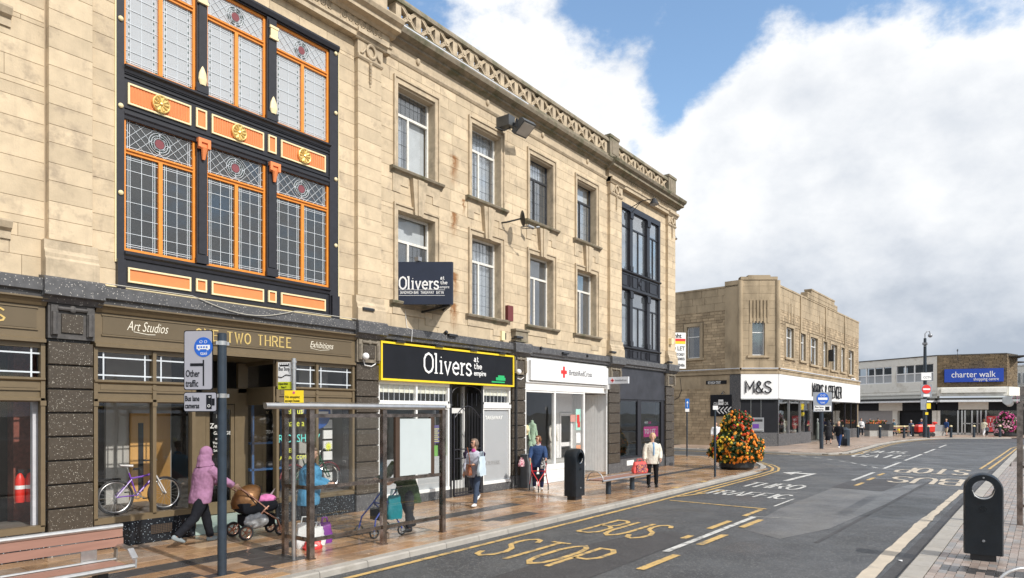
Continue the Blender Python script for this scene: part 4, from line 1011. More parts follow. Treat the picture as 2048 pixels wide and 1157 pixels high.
# ---- brown shopfront
def bar_f(mb, x0, x1, z0, z1, p0=-.1, p1=.05): mb.fb(x0, x1, p0, p1, z0, z1)
def brown_bay(x0, x1, mullions, recess=None):
    f = MB()
    f.fb(x0, x1, -.1, .06, 3.42, 4.12); f.profx(x0, x1, [(.06, 4.0), (.1, 4.0), (.16, 4.08), (.2, 4.1), (.2, 4.125), (.06, 4.125)])
    f.profx(x0, x1, [(.06, 3.42), (.11, 3.42), (.11, 3.47), (.06, 3.49)])
    for z in (3.62, 3.96): f.fb(x0 + .1, x1 - .1, .06, .085, z - .012, z + .012)
    fas = bp('fascia', f, OLIVE)
    MB().fb(x0 + .12, x1 - .12, .06, .07, 3.64, 3.94).build('fascia_panel', OLIVE2, fas, off=BO)
    rx0, rx1 = recess if recess else (0, 0)
    spans = [(x0, rx0), (rx1, x1)] if recess else [(x0, x1)]
    xs = sorted(set([x0 + .025, x1 - .025] + list(mullions) + ([rx0 - .03, rx1 + .03] if recess else []))); frs = []
    for a, b_ in spans:
        fr = MB()
        fr.fb(a, b_, -.08, .03, 2.66, 2.84); fr.profx(a, b_, [(.03, 2.8), (.08, 2.83), (.08, 2.86), (.03, 2.87)]); fr.fb(a, b_, -.08, .0, 2.52, 2.66); fr.profx(a, b_, [(0, 2.48), (.05, 2.5), (.05, 2.54), (0, 2.56)])
        fr.fb(a, b_, -.1, .05, .42, .52); fr.fb(a, b_, -.08, .02, 3.34, 3.42); fr.fb(a + .1, b_ - .1, .03, .038, 2.7, 2.79)
        for x in xs:
            if a <= x <= b_: fr.fb(x - .03, x + .03, -.08, .05, .5, 3.4); fr.fb(x - .04, x + .04, .02, .065, 2.42, 2.5)
        for x in mullions:
            if a <= x <= b_: fr.cyl((x, W0 - .03, 2.745), (x, W0 - .06, 2.745), .05, .04, 12)
        frs.append((a, b_, bp('shop_frame', fr, OLIVE)))
    panes = [(a + .03, b_ - .03) for a, b_ in zip(xs, xs[1:]) if not (recess and a < (rx0 + rx1) / 2 < b_)]
    for a, b_ in panes:
        frr = [q[2] for q in frs if q[0] <= (a + b_) / 2 <= q[1]][0]
        MB().fb(a, b_, -.03, -.024, .52, 2.5).build('shop_pane', GLASS, frr, off=BO)
        MB().fb(a, b_, -.03, -.024, 2.86, 3.34).build('clerestory_pane', GLASS, frr, off=BO)
        l = MB()
        for z in (2.95, 3.25): l.fb(a, b_, -.022, -.014, z - .012, z + .012)
        for x in (a + .11, b_ - .11): l.fb(x - .012, x + .012, -.0225, -.0145, 2.86, 3.34)
        l.build('leading', LEAD, frr, off=BO)
    for a, b_ in spans: bp('stall_riser', MB().fb(a, b_, -.1, .05, 0, .42), GRAN_D)
    return frr
brown_bay(.2, 3.93, [2.1])
sf = brown_bay(4.64, 10.13, [5.62, 9.1], (6.36, 8.08))
# recessed entrance
en = MB(); bk = 1.3
en.box(6.95, 7.2, W0 + bk, W0 + bk + .08, .12, 3.4); en.box(8.02, 8.25, W0 + bk, W0 + bk + .08, .12, 3.4); en.box(7.2, 8.02, W0 + bk, W0 + bk + .08, 2.5, 2.75)
en.box(7.2, 7.28, W0 + bk, W0 + bk + .08, .12, 2.5); en.box(7.94, 8.02, W0 + bk, W0 + bk + .08, .12, 2.5)
en.box(6.9, 8.3, W0 + bk, W0 + bk + .06, 2.75, 2.84)
for (xa, ya), (xb, yb) in (((6.36, 0), (6.95, bk)), ((8.08, 0), (8.25, bk))):
    for z0_, z1_ in ((.12, .5), (2.48, 2.86), (3.34, 3.42)):
        en.bar((xa, W0 + ya, (z0_ + z1_) / 2), (xb, W0 + yb, (z0_ + z1_) / 2), .07, z1_ - z0_)
enr = bp('shop_entrance', en, OLIVE)
for (xa, ya), (xb, yb) in (((6.36, .03), (6.95, bk)), ((8.08, .03), (8.25, bk))):
    for z0_, z1_ in ((.5, 2.48), (2.86, 3.34)):
        b = MB(); b.bar((xa, W0 + ya, (z0_ + z1_) / 2), (xb, W0 + yb, (z0_ + z1_) / 2), .006, z1_ - z0_); b.build('side_pane', GLASS, enr, off=BO)
b = MB(); b.box(7.29, 7.37, W0 + bk + .01, W0 + bk + .06, .14, 2.48); b.box(7.85, 7.93, W0 + bk + .01, W0 + bk + .06, .14, 2.48); b.box(7.37, 7.85, W0 + bk + .01, W0 + bk + .06, .14, .4); b.box(7.37, 7.85, W0 + bk + .01, W0 + bk + .06, 2.38, 2.48)
dr = b.build('door', OLIVE, enr, off=BO); MB().box(7.37, 7.85, W0 + bk + .03, W0 + bk + .036, .4, 2.38).build('glass', GLASS, dr, off=BO)
MB().box(7.3, 7.33, W0 + bk - .04, W0 + bk + .01, 1.0, 1.35).build('handle', GOLD, dr, off=BO)
CHK = mat('white window chalk', (.85, .85, .82), .7)
yb_ = W0 + bk + .02
for tx, z, s, xx in (('12', 2.2, .11, 7.5), ("Zed's", 1.98, .15, 7.38), ('GARAGE', 1.84, .1, 7.46), ('open', 1.73, .08, 7.5), ('Thurs', 1.64, .07, 7.44), ('Fri', 1.56, .07, 7.46), ('Sat', 1.48, .07, 7.46)):
    text(tx, s, (xx, yb_, z), XV, ZV, CHK, 'chalk_lettering', dr, BO, depth=.002)
bp('entrance_step', MB().box(6.36, 8.08, W0 - .05, W0 + bk, .0, .125), mat('painted step', (.33, .42, .38), .6, var=.1))
text('outside', .1, (6.95, W0 - .052, .02), XV, ZV, CHK, 'step_lettering', bld, BO, depth=.002)
bp('entrance_soffit', MB().box(6.3, 8.3, W0 - .05, W0 + bk + .1, 3.42, 3.5), OLIVE)
bp('wire_mesh_vent', MB().fb(5.55, 5.92, .05, .06, .15, .3), DARK)
b = MB(); [b.fb(5.55 + i * .03, 5.555 + i * .03, .06, .065, .15, .3) for i in range(13)]; [b.fb(5.55, 5.92, .0605, .066, .15 + i * .03, .154 + i * .03) for i in range(6)]; bp('vent_grille', b, mat('rusty grille', (.12, .08, .05), .6))
# fascia lettering
def gilt(txt, x, z, h, wid, m, w=.13):
    st, tw = strokes(txt, w, .28, True); k = wid / tw; pos = 0
    for word in txt.split(' '):
        st, ww = strokes(word, w, .28, True); b = MB()
        for i, s in enumerate(st): ribbon(b, [((p[0] + pos) * k, p[1] * h) for p in s], h * w * (.55 if s[0][1] == s[-1][1] and len(s) == 2 else 1), Vector((x, W0 - .071, z)), XV, ZV, Vector((0, -1, 0)), (i % 5) * .001, .006)
        bp('gilt_word', b, m); pos += ww + .3 + .56
gilt('ONE TWO THREE', 6.36, 3.69, .2, 2.06, GOLD)
gilt('STUDIOS', 1.6, 3.70, .2, 1.8, GOLD)
t1 = text('Art Studios', .25, (5.14, W0 - .072, 3.74), XV, ZV, mat('cream sign paint', (.85, .8, .68), .5), 'script_lettering', bld, BO, shear=.4, bold=-.003, sx=.60)
t2 = text('Exhibitions', .2, (8.88, W0 - .072, 3.74), XV, ZV, MATS['cream sign paint'], 'script_lettering', bld, BO, shear=.4, bold=-.002, sx=.70)
b = MB(); b.tube([(5.25, W0 - .075, 3.72), (5.5, W0 - .075, 3.69), (5.62, W0 - .075, 3.70)], .006, 5); b.tube([(8.9, W0 - .075, 3.72), (9.15, W0 - .075, 3.69), (9.4, W0 - .075, 3.72)], .005, 5); bp('script_flourish', b, MATS['cream sign paint'])
# window writing on the right hand pane
for tx, z, s, c_, xx in (('help us', 2.28, .2, 'y', 8.28), ('make a', 2.02, .2, 'y', 8.32), ('RICKSHAW', 1.68, .24, 'c', 8.16), ('FREE', 1.46, .13, 'y', 8.3), ('ALL WELCOME', 1.31, .12, 'y', 8.2)):
    text(tx, s, (xx, W0 + .02, z), XV, ZV, mat('yellow window pen', (.75, .78, .1), .6) if c_ == 'y' else mat('turquoise window pen', (.15, .7, .65), .6), 'window_writing', sf, BO, depth=.002, sx=.86)
b = MB(); b.cyl((9.45, W0 + .03, 1.55), (9.45, W0 + .02, 1.55), .06, .06, 12); [b.bar((9.45, W0 + .025, 1.55), (9.45 + .1 * math.cos(q), W0 + .025, 1.55 + .1 * math.sin(q)), .02, .01) for q in [k * math.pi / 6 for k in range(12)]]; bp('sun_sticker', b, MATS['yellow window pen'])
b = MB(); b.cyl((9.5, W0 + .5, 2.3), (9.5, W0 + .48, 2.3), .36, .36, 32); bs_ = bp('round_arrow_board', b, mat('sign blue', (.02, .08, .3), .4))
b = MB(); b.box(9.32, 9.78, W0 + .46, W0 + .47, 2.26, 2.34); b.add([(9.32, W0 + .465, 2.14), (9.32, W0 + .465, 2.46), (9.18, W0 + .465, 2.3)], [(0, 1, 2)]); b.build('white_arrow', SIGNW, bs_, off=BO)
# interior dressing of the brown shop
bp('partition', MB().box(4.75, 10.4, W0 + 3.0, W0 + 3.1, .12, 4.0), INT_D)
bp('partition', MB().box(5.62, 6.9, W0 + 2.0, W0 + 2.08, .12, 4.0), INT_W)
bp('partition', MB().box(9.3, 10.1, W0 + .9, W0 + .96, .12, 3.4), INT_W)
b = MB(); b.box(6.05, 6.85, W0 + 1.94, W0 + 1.99, .14, 2.3); dd = bp('inner_door', b, WOOD); MB().box(6.2, 6.3, W0 + 1.93, W0 + 1.95, .7, 2.1).build('vision_panel', DARK, dd, off=BO); MB().box(6.1, 6.24, W0 + 1.9, W0 + 1.93, 1.15, 1.19).build('handle', DARK, dd, off=BO)
bp('inner_door', MB().box(4.8, 5.3, W0 + 2.9, W0 + 2.99, .14, 2.4), mat('brown door', (.16, .07, .03), .6))
b = MB(); b.box(5.45, 5.62, W0 + 2.2, W0 + 2.23, 1.75, 2.35); b.box(5.25, 5.4, W0 + 2.3, W0 + 2.33, 1.0, 1.6); bp('wall_frame', b, DARK)
b = MB(); [b.box(10.0 - .25, 10.0, W0 + .6, W0 + .65, z, z + .2) for z in (.7, .95, 1.2, 1.45, 1.7, 1.95, 2.2)]; bp('white_blocks', b, SIGNW); bp('board', MB().box(9.68, 10.06, W0 + .66, W0 + .68, .6, 2.5), DARK)
b = MB(); b.box(8.6, 9.1, W0 + 1.6, W0 + 1.9, .12, .16)
for x in (8.35, 9.1): b.box(x, x + .05, W0 + 1.3, W0 + 1.35, .12, 2.6)
for z in (1.0, 1.6): b.box(8.3, 9.3, W0 + 1.3, W0 + 1.7, z, z + .04)
bp('shelving', b, mat('blue shelving', (.03, .12, .3), .5))
for k, (x, z, r) in enumerate(((8.5, 1.72, .1), (8.75, 1.7, .09), (9.0, 1.7, .08), (8.6, 1.12, .1), (8.9, 1.1, .09), (8.7, 2.15, .13))): b = MB(); b.sph((x, W0 + 1.45, z), (r * 1.4, r, r), 8, 6); bp('tool', b, DARK)
bp('reception_desk', MB().box(4.9, 5.9, W0 + 2.0, W0 + 2.6, .95, 1.0), DARK)
b = MB(); b.fb(3.84, 3.92, -.3, -.2, .48, 2.5); bp('inner_lining', b, mat('pale lining', (.62, .62, .66), .6))
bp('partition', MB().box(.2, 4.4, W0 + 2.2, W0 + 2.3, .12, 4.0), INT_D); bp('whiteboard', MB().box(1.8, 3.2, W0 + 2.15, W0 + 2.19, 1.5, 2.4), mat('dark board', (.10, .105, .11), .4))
bp('brick_pier', MB().box(3.9, 4.3, W0 + 1.3, W0 + 1.6, .12, 3.6), mat('red brick', (.2, .06, .04), .8, var=.3, vs=14))

# ---- sandwich shop
frs = []
for a, b_ in ((10.87, 13.42), (14.84, 16.16)):
    f = MB()
    for q in ((a, b_, 3.02, 3.12, .03), (a, b_, 2.56, 2.62, .03), (a, b_, 2.45, 2.56, .05), (a, b_, 2.4, 2.45, .02), (a, b_, .22, .3, .04)): f.fb(q[0], q[1], -.08, q[4], q[2], q[3])
    for x in (a + .02, b_ - .04): f.fb(x - .03, x + .03, -.08, .03, .3, 3.02)
    if a < 12: f.fb(12.14, 12.2, -.08, .03, 2.62, 3.02); f.fb(12.14, 12.2, -.08, .03, .3, 2.4)
    frs.append(bp('shop_frame', f, WHITE))
for a, b_, g_ in ((10.9, 12.14, GLASS_D), (12.2, 13.38, GLASS), (14.87, 16.12, GLASS_F)):
    fr = frs[0] if a < 14 else frs[1]
    MB().fb(a, b_, -.03, -.025, .3, 2.4).build('shop_pane', g_, fr, off=BO)
    if g_ is not GLASS_F: MB().fb(a, b_, -.024, -.020, .3, 1.15).build('frosted_film', GLASS_F, fr, off=BO)
    MB().fb(a, b_, -.03, -.025, 2.62, 3.02).build('clerestory_pane', GLASS, fr, off=BO)
    MB().fb(a, b_, -.07, -.06, 2.82, 3.02).build('blind', mat('cream blind', (.7, .7, .6), .8), fr, off=BO)
    l = MB(); n = 7
    for i in range(1, n): x = a + (b_ - a) * i / n; l.fb(x - .005, x + .005, -.024, -.016, 2.62, 3.02)
    l.build('leading', LEAD, fr, off=BO)
for a, b_ in ((10.87, 13.42), (14.84, 16.16)): bp('stall_riser', MB().fb(a, b_, -.1, .03, 0, .22), GRAN_G)
text('TAKEAWAY', .15, (15.0, W0 + .018, 2.12), XV, ZV, CHK, 'window_lettering', fr, BO, depth=.002, bold=.002)
text('OLIVERS.', .17, (15.05, W0 + .018, .78), XV, ZV, mat('grey vinyl', (.3, .3, .3), .6), 'window_lettering', fr, BO, depth=.002)
b = MB(); b.fb(14.9, 16.1, -.1, -.09, 1.1, 1.42); bp('maroon_band', b, mat('maroon', (.2, .03, .04), .6))
b = MB(); b.fb(12.75, 13.1, -.035, -.032, 1.5, 1.98); bp('window_poster', b, mat('purple poster', (.10, .08, .22), .5)); b = MB(); [b.fb(12.78, 13.07 - .05 * (i % 2), -.0318, -.031, 1.54 + i * .055, 1.56 + i * .055) for i in range(7)]; bp('poster_print', b, mat('poster yellow print', (.6, .6, .2), .5))
b = MB(); b.fb(12.5, 13.3, -.4, -.3, 1.1, 1.42); bp('green_trim', b, mat('green trim', (.2, .5, .1), .6))
b = MB(); b.box(11.1, 11.6, W0 + .5, W0 + 1.0, .5, .55); b.box(11.1, 11.14, W0 + .5, W0 + 1.0, .5, 1.0); bp('cafe_chair', b, CURT); b = MB(); b.box(15.3, 15.8, W0 + .5, W0 + .9, .55, .6); b.box(15.76, 15.8, W0 + .5, W0 + .9, .55, 1.15); bp('cafe_chair', b, CURT)
bp('partition', MB().box(10.9, 16.3, W0 + 3.2, W0 + 3.3, .12, 4.0), INT_W)
# doorway with its barred gate
f = MB(); f.fb(13.42, 13.5, -.5, .04, 0, 3.12); f.fb(14.76, 14.84, -.5, .04, 0, 3.12); bp('door_case', f, DARK)
f = MB(); f.box(13.5, 13.6, W0 + .6, W0 + .68, .1, 3.1); f.box(14.66, 14.76, W0 + .6, W0 + .68, .1, 3.1); f.box(13.6, 14.66, W0 + .6, W0 + .68, 2.3, 2.45); f.box(13.6, 14.66, W0 + .6, W0 + .68, .1, .35)
dr = bp('door', f, WHITE); MB().box(13.6, 14.66, W0 + .63, W0 + .64, .35, 2.3).build('glass', GLASS_D, dr, off=BO); MB().box(13.75, 14.05, W0 + .62, W0 + .628, 1.35, 1.75).build('notice', SIGNW, dr, off=BO)
gt = thing('barred_gate', 'black barred metal gate with curved top in the sandwich shop doorway', 'gate', (13.52, W0 - .06, 0))
go = (13.52, W0 - .06, 0)
b = MB(); gx0, gx1 = 13.56, 14.7
for x in (gx0, gx1): b.bar((x, W0 - .06, .04), (x, W0 - .06, 2.3), .04)
for z in (.1, 1.05, 1.3): b.bar((gx0, W0 - .06, z), (gx1, W0 - .06, z), .045, .03)
b.bar((gx0, W0 - .06, .02), (gx1, W0 - .06, .02), .05, .06)
arc = [(gx0 + (gx1 - gx0) * i / 12, W0 - .06, 2.15 + .35 * math.sin(math.pi * i / 12)) for i in range(13)]; b.tube(arc, .015, 6); b.build('gate_frame', BLACK, gt, off=go)
for i in range(1, 9):
    x = gx0 + (gx1 - gx0) * i / 9; MB().cyl((x, W0 - .06, .06), (x, W0 - .06, 2.15 + .35 * math.sin(math.pi * i / 9)), .011, .011, 6).build('bar', BLACK, gt, off=go)
b = MB(); b.tube([(13.5 + .62 + .62 * math.cos(t), W0 - .05, 2.85 + .22 * math.sin(t)) for t in [math.pi * k / 12 for k in range(13)]], .015, 6); [b.bar((13.52 + i * .2, W0 - .05, 2.5), (13.52 + i * .2, W0 - .05, 2.86), .014) for i in range(1, 6)]; b.build('overlight_bars', BLACK, gt, off=go)

# ---- charity shop
f = MB(); f.fb(16.9, 22.18, -.1, .04, 3.04, 4.08)
f.profx(16.9, 22.18, [(.04, 3.26), (.09, 3.28), (.09, 3.32), (.04, 3.33)]); f.fb(16.9, 17.02, .04, .08, 3.32, 4.0); bp('fascia', f, WHITE)
f = MB()
for x in (16.93, 18.62, 20.5): f.fb(x - .045, x + .045, -.08, .03, .58, 3.04)
f.fb(16.9, 20.55, -.08, .04, .5, .6); f.fb(16.9, 20.55, -.08, .02, 2.98, 3.04); f.fb(22.12, 22.18, -.9, .03, 0, 3.04)
fr = bp('shop_frame', f, WHITE)
for a, b_ in ((16.97, 18.58), (18.66, 20.46)): MB().fb(a, b_, -.03, -.025, .6, 2.98).build('shop_pane', GLASS, fr, off=BO)
f = MB().fb(16.9, 20.55, -.1, .03, 0, .5); f.fb(16.9, 20.55, .03, .045, .42, .5); f.fb(17.0, 20.45, .03, .04, .1, .14); bp('stall_riser', f, WHITE)
b = MB(); # boarded return
n = 12
for i in range(n):
    t0, t1 = i / n, (i + .94) / n; p0 = Vector((22.15 - .25 * t0, W0 + 1.3 * t0 + .02, 0)); p1 = Vector((22.15 - .25 * t1, W0 + 1.3 * t1 + .02, 0))
    bb = MB(); bb.bar((p0.x, p0.y, 1.5), (p1.x, p1.y, 1.5), .03, 3.0); bp('entrance_board', bb, WHITE)
b = MB(); b.bar((20.5, W0 + .02, 1.72), (20.75, W0 + 1.3, 1.72), .008, 2.4); bp('side_pane', b, GLASS)
f = MB(); f.box(20.7, 21.9, W0 + 1.32, W0 + 1.38, 2.35, 3.04); f.box(20.7, 20.95, W0 + 1.32, W0 + 1.38, .1, 2.35); f.box(21.82, 21.95, W0 + 1.32, W0 + 1.38, .1, 2.35); bp('door_surround', f, WHITE)
f = MB(); f.box(20.95, 21.05, W0 + 1.3, W0 + 1.36, .1, 2.33); f.box(21.72, 21.82, W0 + 1.3, W0 + 1.36, .1, 2.33); f.box(21.05, 21.72, W0 + 1.3, W0 + 1.36, 2.2, 2.33); f.box(21.05, 21.72, W0 + 1.3, W0 + 1.36, .1, .3); f.box(21.05, 21.72, W0 + 1.3, W0 + 1.36, 1.05, 1.2)
dr = bp('door', f, WHITE); MB().box(21.05, 21.72, W0 + 1.33, W0 + 1.336, .3, 2.2).build('glass', GLASS_D, dr, off=BO); MB().box(21.6, 21.63, W0 + 1.25, W0 + 1.3, 1.0, 1.3).build('handle', STEEL, dr, off=BO)
b = MB().box(20.5, 22.2, W0, W0 + 1.4, 0, .1); bp('entrance_step', b, SLAB)
bp('entrance_soffit', MB().box(20.4, 22.2, W0 - .02, W0 + 1.4, 3.04, 3.1), WHITE)
for (x, z, w, h, m) in ((20.05, 1.7, .33, .75, mat('mint poster', (.4, .7, .6), .5)), (20.08, 1.25, .3, .36, SIGNW), (20.08, .75, .3, .42, mat('orange poster', (.75, .35, .2), .5)), (19.7, 2.0, .38, .25, mat('pink notice', (.6, .3, .25), .5))):
    bp('window_poster', MB().fb(x, x + w, -.05, -.045, z, z + h), m)
b = MB(); b.fb(20.12, 20.3, -.044, -.04, 1.95, 2.25); b.fb(20.16, 20.34, -.04, -.038, 1.8, 2.0); bp('poster_print', b, REDP)
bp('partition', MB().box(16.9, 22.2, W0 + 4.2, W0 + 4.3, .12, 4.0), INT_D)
bp('display_plinth', MB().box(18.7, 20.3, W0 + .35, W0 + .75, .12, .7), INT_W); bp('display_plinth', MB().box(17.8, 18.5, W0 + .35, W0 + .75, .12, .8), BLINDG)

# ---- empty corner shop
f = MB(); f.fb(23.1, 27.32, -.1, .03, 2.88, 4.12); f.fb(23.1, 27.32, .03, .05, 2.86, 2.92); bp('fascia', f, mat('dark grey fascia', (.035, .036, .045), .5, var=.3, vs=2))
f = MB()
for a, b_ in ((23.1, 23.22), (24.74, 25.04), (27.0, 27.12)): f.fb(a, b_, -.08, .02, .55, 2.86)
f.fb(27.12, 27.32, -.08, .02, 0, 2.86)
f.fb(23.1, 27.1, -.08, .03, .5, .58); f.fb(23.1, 27.1, -.08, .01, 2.78, 2.86); fr = bp('shop_frame', f, BLACK)
for a, b_ in ((23.22, 24.74), (25.04, 27.0)): MB().fb(a, b_, -.03, -.025, .58, 2.78).build('shop_pane', GLASS_D, fr, off=BO)
bp('stall_riser', MB().fb(23.1, 27.32, -.1, .03, 0, .5), GRAN_G)
bp('vent_grille', MB().fb(23.75, 24.35, .03, .045, .22, .42), WHITE)
bp('partition', MB().box(23.1, 27.8, W0 + 1.6, W0 + 1.7, .12, 4.0), INT_D)
def tolet(x, z, s):
    b = MB(); b.fb(x, x + 1.1, -.03 - .03, -.03 - .02, z, z + 1.0); r = bp('letting_poster', b, SIGNK)
    MB().fb(x - .15, x + 1.25, -.045, -.04, z + .2 * s, z + .64 * s).build('pink_band', mat('magenta print', (.7, .02, .3), .5), r, off=BO)
    text('TO LET', .27 * s, (x - .08 * s, W0 + .038, z + .34 * s), XV, ZV, SIGNW, 'lettering', r, BO, depth=.002, bold=.006, sx=1.2)
    text('WHITE', .13 * s, (x - .08 * s, W0 + .038, z + .76 * s), XV, ZV, SIGNW, 'lettering', r, BO, depth=.002, bold=.003, sx=.8)
    text('ACRE', .13 * s, (x + .3 * s, W0 + .038, z + .76 * s), XV, ZV, MATS['magenta print'], 'lettering', r, BO, depth=.002, bold=.003, sx=.8)
tolet(25.55, 1.1, 1.0)
bp('rain_pipe', MB().cyl((16.28, W0 - .16, .1), (16.28, W0 - .16, 4.05), .035, .035, 8), DARK)


def free(names, labels, cat):
    obs_ = [o for o in bld.children if o.name.split('.')[0] == names]
    for o, lb in zip(obs_, labels): o.parent = None; o.location = BO; tag(o, lb, cat)
free('shelving', ['blue metal shelving with tools behind the right shop pane'], 'shelves')
free('tool', ['dark tool on the upper shelf, first from its left post', 'dark tool in the middle of the upper blue shelf', 'dark tool at the right end of the upper blue shelf', 'dark tool on the lower blue shelf at its left', 'dark tool on the lower blue shelf at its right', 'large dark tool at the top of the blue shelving'], 'tool')
free('reception_desk', ['dark desk deep inside the room behind the violet bicycle'], 'desk')
free('white_blocks', ['stack of white framed blocks beside the window writing'], 'display')
free('cafe_chair', ['white chair behind the left sandwich shop window', 'white chair behind the frosted takeaway window'], 'chair')
free('stored_bundle', ['turquoise cloth bundle at the top of the third lower window', 'blue sack beside the turquoise bundle in the third lower window', 'large blue sack at the bottom of the third lower window', 'orange bundle at the bottom left of the third lower window', 'small green toy at the bottom of the fourth lower window'], 'bundle')
free('stored_rack', ['orange wooden rack inside the third lower window'], 'rack')
free('whiteboard', ['dark board on the wall inside the leftmost shop window'], 'board')
# ================================================================ STORE ACROSS THE SIDE STREET
MSTONE = mat('buff coursed stone', (.43, .33, .215), .88, var=.2, vs=1.4, bump=.005, bs=40, tone=.24, stain=(.23, .17, .11), stain_s=.9, stain_t=(.5, .7))
MSMOOTH = mat('smooth buff stone', (.42, .33, .22), .85, var=.16, vs=.9, bump=.003, bs=30, tone=.08, stain=(.20, .155, .10), stain_s=.8, stain_t=(.48, .68), zstretch=.45)
MJOINT = mat('buff joint', (.24, .19, .13), .9)
MS = [Vector((47.2, 24.5)), Vector((46.6, 15.35)), Vector((48.1, 13.3)), Vector((72.9, 12.45))]   # corner points: side street, chamfer, main front
ms = thing('corner_store', 'two storey buff stone corner store with white fascia and chamfered corner', 'building', (MS[2].x, MS[2].y, 0))
MO = ms.location.copy()
def mp(name, mb, m, parent=None, **k): return mb.build(name, m, parent or ms, off=MO, **k)
class Face:
    """a vertical wall plane: a along it, o outward, z up"""
    def __init__(s, a, b):
        s.a = a; d = (b - a); s.L = d.length; s.d = d.normalized(); s.n = Vector((s.d.y, -s.d.x))   # outward for this winding
    def M(s): return Matrix(((s.d.x, s.n.x, 0, s.a.x), (s.d.y, s.n.y, 0, s.a.y), (0, 0, 1, 0), (0, 0, 0, 1)))
    def box(s, mb, a0, a1, o0, o1, z0, z1): return mb.mbox(s.M(), a0, a1, o0, o1, z0, z1)
    def P(s, a, o, z): p = s.a + s.d * a + s.n * o; return Vector((p.x, p.y, z))
FL, FC, FR = Face(MS[0], MS[1]), Face(MS[1], MS[2]), Face(MS[2], MS[3])
def on_face(F, px, py):
    r = ray(px, py); den = r.x * F.n.x + r.y * F.n.y; k = (F.a.x * F.n.x + F.a.y * F.n.y) / den
    p = Vector((r.x * k, r.y * k)); return (p - F.a).dot(F.d), CAM_H + r.z * k
def wallrects(L, z0, z1, hs): return cuts(0, L, z0, z1, hs, [])
RT = {id(FL): 11.2, id(FC): 11.85, id(FR): 11.2}
def ms_hole(F, px0, px1, py0, py1): 
    a0, _ = on_face(F, px0, py0); a1, _ = on_face(F, px1, py0); _, zt = on_face(F, (px0 + px1) / 2, py0); _, zb = on_face(F, (px0 + px1) / 2, py1); return (a0, a1, zb, zt)
hL = [ms_hole(FL, 1374, 1400, 654, 717)]
hC = [ms_hole(FC, 1504, 1529, 643, 711)]
hR = [ms_hole(FR, *q) for q in ((1571, 1586, 656, 716), (1600, 1610, 668, 722), (1620, 1634, 676, 730), (1645, 1653, 684, 735), (1661, 1673, 690, 741), (1681, 1688, 696, 744), (1696, 1706, 702, 750))]
zb = 5.45
for F, hs in ((FL, hL), (FC, hC), (FR, hR)):
    top = RT[id(F)]; bw = MB()
    base = 0 if F is FL else 5.0
    for r_ in wallrects(F.L, base, top - .02, hs): F.box(bw, r_[0], r_[1], -.4, 0, r_[2], r_[3])
    mp('backing_wall', bw, MJOINT)
    # coursed stones
    co = MB(); z = .35 if F is FL else zb; rnd = random.Random(5 + int(top * 10)); k = 0
    zend = 9.6 if F is not FC else 0
    while z < zend:
        for (a, b_, c_, d_) in wallrects(F.L, z, z + .2, [(h[0] - .3, h[1] + .3, h[2] - .1, h[3] + .3) for h in hs]):
            if d_ - c_ < .05: continue
            x = a; first = True
            while x < b_ - .02:
                e = x + rnd.uniform(.35, .62) * (.5 if first and k % 2 else 1); first = False
                if b_ - e < .15: e = b_
                if F is FL and 4.05 < z < 5.0: break
                co.tone = rnd.random(); F.box(co, x + .008, e - .008, 0, .035 + rnd.uniform(-.008, .008), c_ + .008, d_ - .008); x = e
        z += .2; k += 1
    if co.v: mp('coursed_stones', co, MSTONE, kind='stuff')
    # parapet of large smooth blocks
    if F is not FC:
        z = 9.6
        for hgt in (.55, .5, .55):
            a = 0
            while a < F.L - .01:
                e = min(a + rnd.uniform(.9, 1.5), F.L)
                if F.L - e < .3: e = F.L
                b = MB(); b.tone = rnd.random(); F.box(b, a + .01, e - .01, 0, .05, z + .006, min(z + hgt, top) - .006); mp('parapet_block', b, MSMOOTH); a = e
            z += hgt
        b = MB(); F.box(b, 0, F.L, -.45, .09, top - .02, top + .1); mp('coping', b, MSMOOTH)
    # windows
    for h in hs:
        a0, a1, z0, z1 = h; b = MB(); w_ = .22
        for q in ((a0 - w_, a0, z0 - .05, z1 + w_), (a1, a1 + w_, z0 - .05, z1 + w_), (a0, a1, z1, z1 + w_)): F.box(b, q[0], q[1], -.05, .07, q[2], q[3])
        r = mp('window', b, MSMOOTH)
        b = MB(); F.box(b, a0 - .35, a1 + .35, -.2, .16, z0 - .17, z0 - .02); b.build('sill', MSMOOTH, r, off=MO)
        b = MB(); f_ = .06
        for q in ((a0, a0 + f_, z0, z1), (a1 - f_, a1, z0, z1), (a0 + f_, a1 - f_, z1 - f_, z1), (a0 + f_, a1 - f_, z0, z0 + f_), (a0 + f_, a1 - f_, z0 + (z1 - z0) * .66, z0 + (z1 - z0) * .66 + f_)): F.box(b, q[0], q[1], -.2, -.12, q[2], q[3])
        b.build('frame', WHITE, r, off=MO)
        b = MB(); F.box(b, a0, a1, -.17, -.165, z0, z1); b.build('pane', GLASS_M, r, off=MO)
        b = MB(); F.box(b, a0, a1, -1.2, -1.18, z0 - .1, z1 + .1); b.build('room_shade', INT_D, r, off=MO)
